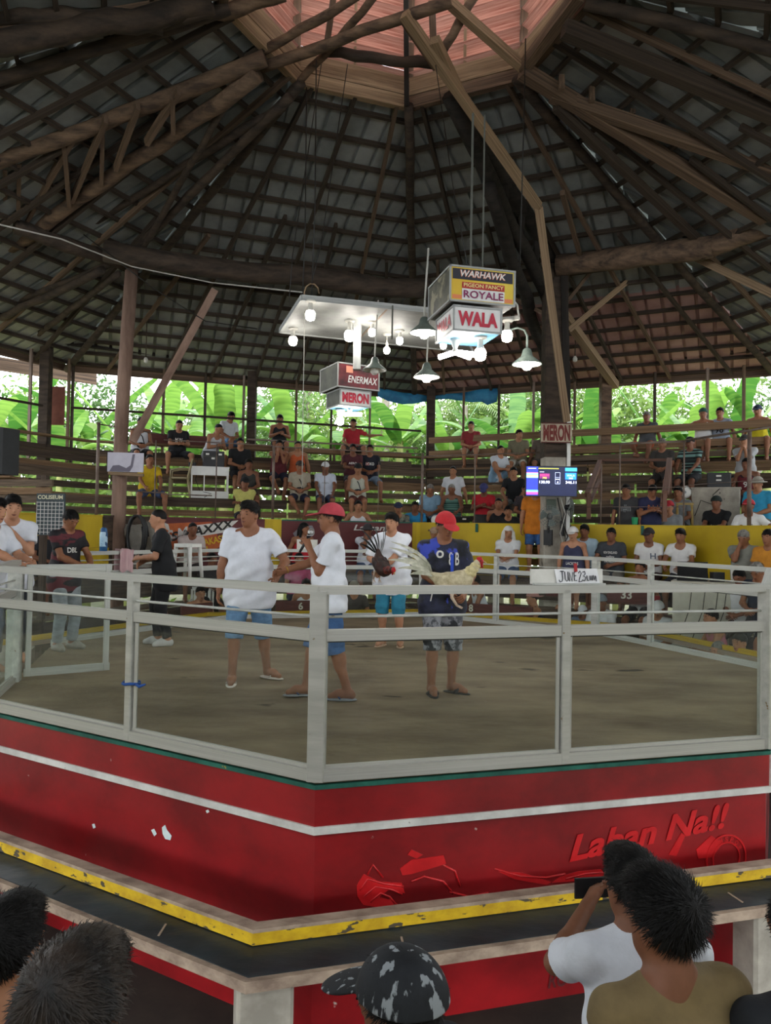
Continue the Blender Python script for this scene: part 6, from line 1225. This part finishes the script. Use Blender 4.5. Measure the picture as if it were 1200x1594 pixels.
beam('prop_leg', (0, .05, .3), (0, .25, -1.0), .05, .05, W_PLANK2, sb_)
GF = RING[5].lerp(RING[6], .62); rail_z = ZT
v = ray(157, 850); a_, b_ = RING[5], RING[6]
def on_edge(k, px):
    t = edge_hit(k, px); t = min(max(t, .02), .98); return RING[k].lerp(RING[(k + 1) % 8], t)
bp_ = on_edge(5, 157); bt = empty('water_bottle', (bp_.x, bp_.y, ZT)); tag(bt, 'blue and white insulated bottle standing on the fence rail', 'bottle'); BBL = mat('bottle_blue', '24507e', '36689a', .4, scale=(5, 5, 5)); lathe('base', [(0, 0), (.05, 0), (.05, .06)], BBL, bt); lathe('body', [(.05, .06), (.051, .22), (.045, .25)], mat('bottle_pale_blue', '9fc3dc', 'bcd6e6', .4, scale=(9, 9, 9), c3='24507e', c3lim=.56), bt); lathe('cap', [(.045, .25), (.04, .29), (.025, .31), (0, .312)], BBL, bt)
cp = on_edge(5, 190); CLO = mat('pink_striped_towel', 'b58a90', 'd2b4b6', .85, scale=(14, 1, 1)); V = []; F = []
for i in range(9):
    for j, (y, z) in enumerate(((-.05, -.34), (-.05, -.15), (-.045, .012), (.045, .012), (.05, -.12), (.05, -.28))): V.append((-.12 + .03 * i, y + .012 * math.sin(i * 2.1 + j), z - .02 * math.sin(i * 1.3)))
    if i: F += [((i - 1) * 6 + j, i * 6 + j, i * 6 + j + 1, (i - 1) * 6 + j + 1) for j in range(5)]
o = obj('towel', (V, F), CLO, None, True); eF = RING[6] - RING[5]; o.location = (cp.x, cp.y, ZT); o.rotation_euler = (0, 0, math.atan2(eF.y, eF.x)); tag(o, 'pale pink towel draped over the far left rail', 'towel')
sp2 = on_edge(5, 289) if edge_hit(5, 289) < 1 else on_edge(4, 289); 
sl = empty('plastic_stool', (sp2.x, sp2.y, 2.22), R(-25)); tag(sl, 'white plastic stool hooked over the far ring rail', 'stool'); obj('seat', bbox_geo((0, 0, .50), (.34, .30, .05), .04), WPL, sl)
for x in (-.13, .13):
    for y in (-.11, .11): tube('leg', [(x, y, .48), (x * 1.25, y * 1.25, .02)], [.032, .026], WPL, sl, 7)
bx2 = on_edge(4, 475); o = obj('paper_card', bbox_geo((0, 0, .10), (.34, .02, .16)), CARD); o.location = (bx2.x, bx2.y - .0, ZT - .02); tag(o, 'blank white card on the far rail beside the microphone man', 'card')
# grey tarpaulin bundled behind the left column, black hose coil
V = []; F = []; tc_ = row_point(200, 6.15, 2.3)[0]; rn = random.Random(4)
for i in range(15):
    for j in range(9):
        u, v_ = i / 14, j / 8; V.append((tc_.x - .58 + 1.16 * u, tc_.y + .10 * math.sin(u * 17 + v_ * 3) + .05 * math.sin(v_ * 11 + u * 5) - .05, 2.25 + .92 * v_ - .16 * v_ * math.sin(u * 3.1) + .04 * rn.random()))
        if i and j: F.append(((i - 1) * 9 + j - 1, i * 9 + j - 1, i * 9 + j, (i - 1) * 9 + j))
o = obj('tarpaulin', (V, F), mat('grey_tarpaulin', '77736c', '9a958c', .7, scale=(4, 4, 4), bump=.2), None, True); tag(o, 'crumpled grey tarpaulin hung behind the left column', 'tarpaulin')
hc_ = P(215, 835, tc_.y - .3); o = tube('hose_coil', [hc_ + Vector((.17 * math.cos(i * .45) * (1 - .004 * i), -.004 * i, .36 * math.sin(i * .45))) for i in range(44)], .022, BLK, None, 7); tag(o, 'coil of black hose behind the man in black', 'hose')
o = obj('notice_box', bbox_geo((0, 0, .2), (.42, .25, .42), .0), YWALL); o.location = row_point(144, 5.95, 2.22)[0]; tag(o, 'yellow plywood box before the left yellow wall', 'box')
# ------------------------------------------------------------------ pipe posts and cables in front of the upper tier
pr_ = empty('pipe_railing'); tag(pr_, 'steel pipe posts and wires along the low wall', 'railing')
for px, z1, r_ in ((150, 4.75, .028), (240, 4.6, .012), (335, 4.6, .012), (424, 4.62, .026), (504, 4.4, .008), (588, 4.4, .008), (656, 4.62, .026), (738, 4.55, .014), (964, 4.65, .014), (1064, 4.65, .014), (1166, 4.7, .034), (935, 4.3, .014)):
    p = row_point(px, 6.30, 3.15)[0]; tube('post', [p, p + Vector((0, 0, z1 - 3.15))], r_, STEEL, pr_, 7)
for x0, x1, z_, r_ in ((150, 255, 4.72, .012), (255, 424, 4.62, .012), (424, 655, 4.6, .014), (656, 845, 4.55, .012), (900, 1068, 4.66, .02), (1068, 1260, 4.68, .022), (150, 255, 3.62, .012), (255, 330, 3.6, .012), (900, 1068, 3.85, .006), (1068, 1260, 3.88, .006), (900, 1068, 3.5, .006)):
    tube('rail_wire', [row_point(x0, 6.30, z_)[0], row_point(x1, 6.30, z_)[0]], r_, STEEL, pr_, 5)
# stairs with handrails right of the column
stp = empty('handrail'); tag(stp, 'brown wooden stair handrails right of the column', 'handrail'); HR = mat('brown_handrail', '5b4036', '7d5c4c', .75, scale=(2, 9, 9))
for (x0, y0, d0_, x1, y1, d1_, wd_) in ((914, 770, 13.9, 934, 718, 15.6, .09), (919, 780, 13.9, 934, 745, 15.5, .06), (1036, 768, 13.2, 1042, 716, 14.8, .10), (1030, 786, 13.2, 1036, 745, 14.5, .06), (934, 716, 15.6, 1042, 716, 14.8, .05)): beam('rail', P(x0, y0, d0_), P(x1, y1, d1_), wd_, wd_, HR, stp)
for (x, y0, y1, d_) in ((916, 768, 808, 13.9), (934, 718, 770, 15.5), (1034, 768, 812, 13.2), (1042, 718, 770, 14.8)): beam('rail_post', P(x, y0, d_), P(x, y1, d_), .07, .07, HR, stp, up=(1, 0, 0))
ck = empty('wooden_crate', row_point(950, 6.5, 2.31)[0], R(-28)); tag(ck, 'open slatted wooden crate behind the standing charcoal tee', 'crate')
for z_ in (.08, .24, .40, .54): beam('slat', (-.2, 0, z_), (.2, 0, z_), .02, .09, W_PALE, ck)
for x in (-.2, .2): beam('upright', (x, .01, 0), (x, .01, .6), .05, .04, W_PALE, ck, up=(1, 0, 0))
cb = empty('concrete_block', row_point(1113, ROWS['U1'][0] + .12, ROWS['U1'][1])[0], R(-27)); tag(cb, 'pale concrete equipment block on the right stand', 'block'); obj('body', bbox_geo((0, .22, .36), (.84, .44, .72), .01), CONC, cb); obj('top_slab', bbox_geo((0, .22, .735), (.88, .48, .03), .01), CONC, cb)
lp = empty('black_case', row_point(1119, ROWS['U1'][0] + .3, ROWS['U1'][1] + .75)[0], R(-27)); tag(lp, 'black case with white stickers on the concrete block', 'case'); obj('body', bbox_geo((0, 0, .14), (.42, .18, .28), .015), BLK, lp)
for z_ in (.22, .14): obj('sticker', bbox_geo((0, -.092, z_), (.09, .004, .03)), PW, lp)
wire('dark cables down the concrete block', [cb.location + Vector((x, -.02 - .3 * x, z)) for x, z in ((.1, .76), (-.05, .6), (.0, .4), (-.25, .5), (-.35, .2))], .008)
ys = empty('yellow_stool', row_point(1066, ROWS['U1'][0] + .15, ROWS['U1'][1])[0], R(-27)); tag(ys, 'tan plastic stool carrying a small fan', 'stool'); TANP = mat('tan_plastic', 'a58a4c', 'bda365', .5, scale=(4, 4, 4)); obj('seat', bbox_geo((0, 0, .43), (.32, .3, .04), .04), TANP, ys)
for x in (-.12, .12):
    for y in (-.11, .11): tube('leg', [(x, y, .42), (x * 1.2, y * 1.2, 0)], [.03, .025], TANP, ys, 6)
sf = empty('table_fan', row_point(1066, ROWS['U1'][0] + .15, ROWS['U1'][1] + .45)[0], R(-27)); tag(sf, 'small white table fan on the tan stool', 'fan'); lathe('base', [(0, 0), (.08, 0), (.07, .02), (.02, .04), (.02, .12)], WPL, sf); o = lathe('cage', [(0, -.03), (.08, -.025), (.125, 0), (.08, .03), (0, .035)], WPL, sf, (0, -.02, .21), 20); o.rotation_euler = (math.pi / 2, 0, 0); o = lathe('hub', [(0, 0), (.03, 0), (.03, .03), (0, .03)], PG, sf, (0, -.05, .21), 10); o.rotation_euler = (math.pi / 2, 0, 0)
def laptop(p, rz, label, sc=1.0):
    l_ = empty('laptop', p, rz); tag(l_, label, 'laptop'); obj('base', bbox_geo((0, 0, .012), (.36 * sc, .25 * sc, .02), .01), BLK, l_); o = obj('lid', bbox_geo((0, 0, .12 * sc), (.36 * sc, .012, .24 * sc), .006), BLK, l_); o.location = (0, -.125 * sc, .015); o.rotation_euler = (R(12), 0, 0); obj('logo', bbox_geo((.07, -.008, .2 * sc), (.08, .003, .03)), PW, o); return l_
tb = empty('small_table', row_point(704, 6.62, 2.31)[0], R(15)); tag(tb, 'narrow table with laptop behind the yellow wall', 'table'); obj('top', bbox_geo((0, 0, .70), (1.1, .36, .03)), W_PLANK2, tb)
for x in (-.5, .5): beam('leg', (x, 0, 0), (x, 0, .69), .05, .05, W_PLANK2, tb, up=(1, 0, 0))
laptop(tb.location + Vector((.1, 0, .717)), R(15), 'open black laptop on the table above the yellow wall', 1.1)
mn = empty('monitor', tb.location + Vector((.62, -.02, .0)), R(10)); tag(mn, 'dark monitor back beside the red tee man', 'monitor'); obj('stand', bbox_geo((0, 0, .36), (.16, .12, .72), .01), BLK, mn); obj('panel', bbox_geo((0, 0, .88), (.34, .06, .34), .02), BLK, mn)
sf2 = empty('table_fan', tb.location + Vector((-.36, -.05, .717)), R(10)); tag(sf2, 'small white fan left of the open laptop', 'fan'); lathe('base', [(0, 0), (.07, 0), (.06, .02), (.018, .04), (.018, .12)], WPL, sf2); o = lathe('cage', [(0, -.03), (.07, -.025), (.11, 0), (.07, .03), (0, .035)], WPL, sf2, (0, -.02, .2), 18); o.rotation_euler = (math.pi / 2, 0, 0)
# table with laptop before the right wall
t2 = empty('office_table', row_point(1088, 5.25, 1.66)[0] + Vector((0, -.30, -.55)), R(-27)); tag(t2, 'pale panelled table with laptop and cables at the right front', 'table'); PT = mat('cream_panel', 'a5a294', 'bdbaab', .6, scale=(3, 3, 3))
obj('top', bbox_geo((0, 0, 1.20), (.98, .46, .03)), PT, t2); obj('front_panel', bbox_geo((0, -.2, .60), (.94, .02, 1.18)), PT, t2)
for x in (-.46, .46): obj('side_panel', bbox_geo((x, 0, .60), (.02, .40, 1.18)), PT, t2)
tz = t2.location.z + 1.217; laptop(Vector((t2.location.x - .22, t2.location.y + .05, tz)), R(-20), 'black laptop before the man with glasses', 1.15)
o = obj('power_box', bbox_geo((0, 0, .07), (.18, .12, .14), .01), BLK); o.location = (t2.location.x + .1, t2.location.y - .08, tz - .001); tag(o, 'small black power box right of the laptop', 'box')
o = lathe('tumbler', [(0, 0), (.045, 0), (.05, .2), (.048, .2), (.043, .01)], WPL, None, (t2.location.x + .33, t2.location.y - .12, tz)); tag(o, 'tall white tumbler at the right end of the table', 'tumbler')
for i, x in enumerate((-.3, -.12, .05, .16)): wire('%s dark cable dangling down the cream table front' % ('leftmost', 'second from left', 'third from left', 'rightmost')[i], [t2.location + Vector((x * .9, -.24 - x * .45 + .0, 1.2)), t2.location + Vector((x * .9 - .06, -.27 - x * .45, .8)), t2.location + Vector((x * .9 - .22, -.26 - x * .4, .35))], .006)
o = obj('green_cup', lathe_geo([(0, 0), (.05, 0), (.06, .13), (.055, .13), (.045, .01)], 12), mat('green_plastic', '1f8f5a', rough=.4)); o.location = row_point(988, 6.32, 3.18)[0]; tag(o, 'green plastic cup on the right yellow wall', 'cup')
o = obj('red_chair_back', bbox_geo((0, 0, .2), (.2, .04, .26), .02), mat('red_plastic2', 'a82a30', rough=.4)); o.location = row_point(1018, 5.15, 1.67)[0]; tag(o, 'red plastic chair back beside the white tank top', 'chair')
# blue tarp under the far eave
V = []; F = []
for i in range(25):
    t = i / 24; px = 588 + (774 - 588) * t; z1 = 6.72 - .1 * math.sin(math.pi * t); h_ = (.10 + .30 * t) if t < .93 else .42; h_ = .22 + .10 * math.sin(t * 9) + (.12 if t > .9 else 0)
    p = row_point(px, OUT + .15, 6.6)[0]; V += [(p.x, p.y - .05 * math.sin(i), z1), (p.x, p.y - .12 - .05 * math.sin(i * 1.7), z1 - h_ * .5), (p.x, p.y - .04 * math.sin(i * 2.3), z1 - h_)]
    if i: k = i * 3; F += [(k - 3, k, k + 1, k - 2), (k - 2, k + 1, k + 2, k - 1)]
o = obj('blue_tarp', (V, F), mat('blue_tarpaulin', '1d5f86', '2f80a4', .6, scale=(4, 4, 4)), None, True); tag(o, 'torn blue tarp strip hanging under the far eave', 'tarp')

# ------------------------------------------------------------------ greenery outside
def leaf_mat(name, c1, c2, tr=.4, band=(1, 1, 1)):
    m = bpy.data.materials.new(name); m.use_nodes = True; nt = m.node_tree; nt.nodes.clear(); o = nt.nodes.new('ShaderNodeOutputMaterial'); d = nt.nodes.new('ShaderNodeBsdfPrincipled'); t = nt.nodes.new('ShaderNodeBsdfTranslucent'); mx = nt.nodes.new('ShaderNodeMixShader'); mx.inputs[0].default_value = tr
    d.inputs['Roughness'].default_value = .45; tc = nt.nodes.new('ShaderNodeTexCoord'); nz = nt.nodes.new('ShaderNodeTexNoise'); nz.inputs['Scale'].default_value = 1.6; nz.inputs['Detail'].default_value = 3; oi = nt.nodes.new('ShaderNodeObjectInfo'); ad = nt.nodes.new('ShaderNodeMath'); ad.operation = 'MULTIPLY_ADD'; ad.inputs[1].default_value = .5; ad.inputs[2].default_value = -.25; a2 = nt.nodes.new('ShaderNodeMath'); a2.operation = 'ADD'
    rp = nt.nodes.new('ShaderNodeValToRGB'); rp.color_ramp.elements[0].color = lin(c1); rp.color_ramp.elements[1].color = lin(c2); rp.color_ramp.elements[0].position = .25; rp.color_ramp.elements[1].position = .75
    mp = nt.nodes.new('ShaderNodeMapping'); mp.inputs['Scale'].default_value = band; nt.links.new(tc.outputs['Object'], mp.inputs['Vector']); nt.links.new(mp.outputs[0], nz.inputs['Vector']); nt.links.new(oi.outputs['Random'], ad.inputs[0]); nt.links.new(nz.outputs['Fac'], a2.inputs[0]); nt.links.new(ad.outputs[0], a2.inputs[1]); nt.links.new(a2.outputs[0], rp.inputs[0])
    nt.links.new(rp.outputs[0], d.inputs['Base Color']); nt.links.new(rp.outputs[0], t.inputs['Color']); nt.links.new(d.outputs[0], mx.inputs[1]); nt.links.new(t.outputs[0], mx.inputs[2]); nt.links.new(mx.outputs[0], o.inputs[0]); return m
LB = leaf_mat('banana_leaf', '44752f', '86ad4e', band=(9, .7, .7)); LP = leaf_mat('palm_leaf', '4d7038', '8aa05e'); LT = [leaf_mat('tree_leaf_a', '41652f', '7b9a4e'), leaf_mat('tree_leaf_b', '527434', '8fa955'), leaf_mat('tree_leaf_c', '34562a', '678746')]
STEM = mat('banana_stem', '6f7a45', 'a0a060', .7, scale=(3, 3, 1)); BARK = mat('grey_bark', '7d756a', 'a39c90', .9, scale=(5, 5, 3), bump=.3); RIB = None
rn = random.Random(11)
def banana_leaf(L, W, droop, rise):
    V = []; F = []; n = 12
    for i in range(n + 1):
        t = i / n; x = L * t * (1 - .18 * droop * t); z = L * (rise * t - droop * t * t); wv = W * .5 * min(1, (t * 7) ** .6) * (1 - max(0, (t - .72) / .28) ** 2) ** .5 if t > .06 else .02
        tear = lambda s: rn.uniform(.86, 1.0)
        V += [(x - .05 * wv, -wv * tear(0), z - .22 * wv), (x, -wv * .5, z - .02 * wv), (x, 0, z), (x, wv * .5, z - .02 * wv), (x - .05 * wv, wv * tear(1), z - .22 * wv)]
        if i:
            k = i * 5
            for j in range(4): F.append((k - 5 + j, k - 5 + j + 1, k + j + 1, k + j))
    me = mesh('banana_leaf', V, F, True); me.materials.append(LB); return me
BL = [banana_leaf(2.2, .44, .75, .95), banana_leaf(1.9, .48, .55, 1.2), banana_leaf(2.3, .42, .95, .8), banana_leaf(1.8, .46, .35, 1.5)]
def banana(px, d, z0, s, lb, lean_=0):
    p = P(px, 660, d); rt_ = empty('banana_plant', (p.x, p.y, 0), rn.uniform(0, 6)); tag(rt_, lb, 'banana plant', 'banana plants outside')
    tube('stem', [(0, 0, 0), (.03, 0, z0 * .5), (.0, .02, z0)], [.16 * s, .13 * s, .08 * s], STEM, rt_, 9); nl = rn.randint(7, 9)
    for i in range(nl):
        o = link(bpy.data.objects.new('leaf', BL[rn.randrange(4)]), rt_); o.location = (0, 0, z0 - .05 * i); o.rotation_euler = (0, rn.uniform(-.35, .2), i * 2.4 + rn.uniform(-.3, .3)); o.scale = (s * rn.uniform(.85, 1.1),) * 3
BS = [(-30, 21, 5.2, 1.1), (28, 23, 5.6, 1.2), (95, 22, 4.9, 1.0), (140, 25, 6.0, 1.2), (205, 23.5, 5.2, 1.1), (262, 26, 6.2, 1.1), (352, 22.5, 5.7, 1.35), (300, 25, 5.4, 1.1), (455, 23, 5.6, 1.25), (520, 26, 5.8, 1.1), (622, 22.5, 5.8, 1.2), (585, 25.5, 6.0, 1.1), (700, 24, 5.6, 1.1), (745, 26, 6.2, 1.2), (805, 23, 5.5, 1.2), (850, 26, 6, 1.1), (915, 23, 5.6, 1.2), (965, 22, 5.0, 1.1), (1030, 24, 5.7, 1.1), (1085, 22, 5.5, 1.15), (1140, 21.5, 5.6, 1.2), (1195, 20.5, 5.1, 1.1), (1245, 21, 5.6, 1.1)]
BLBL = ['banana plant at the far left edge beyond the loudspeaker', 'banana plant left of the dark outer post', 'banana plant behind the hanging brown panel', 'banana plant just left of the trunk column', 'banana plant behind the trunk column and brace', 'pale banana plant in the gap right of the brace', 'large bright-leaved banana plant behind the white v-neck tee', 'banana plant above the white tank top man bending forward', 'banana plant behind the black tank top man', 'banana plant below the MERON sign', 'upright banana plant right of the red tee man', 'distant banana plant behind the MERON sign tube', 'banana plant right of the tarp-side outer post', 'distant banana plant behind the dark red tee person', 'banana plant left of the MERON board', 'banana plant hidden behind the right column', 'banana plant between right column and outer post', 'low banana plant right of the outer post', 'banana plant behind the crossed-legs man in orange shorts', 'banana plant left of the arm-stretching man', 'banana plant behind the 98 tee man', 'banana plant behind the yellow tank top man', 'banana plant at the right edge of the far opening']
for b_, l_ in zip(BS, BLBL): banana(*b_, l_)
def frond(L):
    V = []; F = []; n = 26
    for i in range(n + 1):
        t = i / n; x = L * t * (1 - .15 * t); z = L * (.45 * t - .75 * t * t); V += [(x, -.012, z), (x, .012, z)]
        if i: k = i * 2; F.append((k - 2, k - 1, k + 1, k))
    for i in range(2, n + 1):
        t = i / n; x = L * t * (1 - .15 * t); z = L * (.45 * t - .75 * t * t); ll = .55 * math.sin(math.pi * min(1, .12 + t * .85)) + .08
        for s in (-1, 1): k = len(V); V += [(x, 0, z), (x + .05, 0, z), (x + ll * .55, s * ll * .75, z - ll * .38)]; F.append((k, k + 1, k + 2))
    me = mesh('palm_frond', V, F); me.materials.append(LP); return me
FR = [frond(2.8), frond(3.2)]
def palm(px, d, z0, lb, nf=13):
    p = P(px, 640, d); rt_ = empty('coconut_palm', (p.x, p.y, 0), rn.uniform(0, 6)); tag(rt_, lb, 'palm', 'palms outside'); tube('trunk', [(0, 0, 0), (.08, 0, z0 * .4), (.04, .03, z0 * .8), (0, 0, z0)], [.22, .18, .16, .15], BARK, rt_, 9)
    for i in range(nf):
        o = link(bpy.data.objects.new('frond', FR[i % 2]), rt_); o.location = (0, 0, z0); o.rotation_euler = (0, rn.uniform(-.5, .45), i * 2.4)
for a_ in ((15, 26, 6.6, 'coconut palm at the far left behind the bananas'), (478, 30, 11, 'tall coconut palm whose trunk shows left of the MERON sign'), (598, 29, 10.5, 'coconut palm with pale trunk under the blue tarp'), (722, 27, 7.6, 'coconut palm left of the dark red tee person'), (780, 31, 7.9, 'distant coconut palm right of the blue tarp'), (1075, 28, 7.0, 'coconut palm behind the right top row'), (1178, 25, 7.4, 'coconut palm at the right edge'), (250, 30, 7.2, 'distant coconut palm right of the slanted brace'), (330, 32, 7.6, 'distant coconut palm above the left top row')): palm(*a_)
def tree(px, d, zc, rad, k, lb, n=6500):
    p = P(px, 640, d); rt_ = empty('leafy_tree', (p.x, p.y, 0)); tag(rt_, lb, 'tree', 'trees outside'); tube('trunk', [(0, 0, 0), (.1, 0, zc * .5), (0, 0, zc)], [.2, .15, .08], BARK, rt_, 7)
    g = np.random.default_rng(int(px) + 7000); cl = g.normal(size=(40, 3)) * np.array([rad * .5, rad * .4, rad * .45]); c = cl[g.integers(0, 40, n)] + g.normal(size=(n, 3)) * rad * .17; c[:, 2] += zc; c[:, 2] = np.maximum(c[:, 2], .3)
    a = g.normal(size=(n, 3)); a /= np.linalg.norm(a, axis=1)[:, None]; b = np.cross(a, g.normal(size=(n, 3))); b /= np.linalg.norm(b, axis=1)[:, None]; L = g.uniform(.07, .16, n)[:, None]; W = L * .38
    V = np.stack([c - a * L, c + b * W, c + a * L, c - b * W], 1).reshape(-1, 3); Q = np.arange(n * 4).reshape(-1, 4); me = np_mesh('foliage', V, Q, LT[k]); o = obj('foliage', me, None, rt_); o['kind'] = 'stuff'
TS = [(-60, 27, 5), (60, 31, 5.5), (150, 30, 6), (235, 33, 5.2), (320, 31, 4.9), (420, 29, 6.2), (480, 33, 7), (545, 30, 6.4), (640, 33, 5.6), (700, 31, 6.2), (770, 30, 7), (850, 29, 6.6), (925, 30, 7), (990, 28, 6.8), (1050, 31, 6.2), (1125, 30, 5.0), (1200, 27, 5.6), (1270, 26, 6.2)]
TL = ['beyond the loudspeaker', 'behind the hanging brown panel', 'behind the trunk column', 'low in the bright gap right of the brace', 'behind the left top row', 'behind the black tank top man', 'tall and far left of the MERON sign', 'behind the MERON sign', 'under the blue tarp', 'right of the far corner post', 'behind the dark red tee person', 'behind the right column', 'tall between column and outer post', 'tall right of the outer post', 'behind the man in orange shorts', 'low in the bright gap at right', 'behind the yellow tank top man', 'at the far right edge']
for i, (px, d, zc) in enumerate(TS): tree(px, d, zc, 3.0, i % 3, 'leafy green tree ' + TL[i])
g = np.random.default_rng(5); n = 16000; px_ = g.uniform(-150, 1350, n); dd = g.uniform(22, 29, n); hz = 1.2 + 1.2 * np.sin(px_ / 70.0) ** 2 + g.normal(size=n) * .9
c = np.stack([(px_ - 600) / FPX * dd, dd, np.clip(hz + 1.6, .1, 6)], 1); a = g.normal(size=(n, 3)); a /= np.linalg.norm(a, axis=1)[:, None]; b = np.cross(a, g.normal(size=(n, 3))); b /= np.linalg.norm(b, axis=1)[:, None]; L = g.uniform(.14, .3, n)[:, None]
o = obj('undergrowth', np_mesh('undergrowth', np.stack([c - a * L, c + b * L * .4, c + a * L, c - b * L * .4], 1).reshape(-1, 3), np.arange(n * 4).reshape(-1, 4), LT[1])); tag(o, 'dense green undergrowth behind the bleachers', 'bushes', kind='stuff')
print('objects', len(bpy.data.objects))
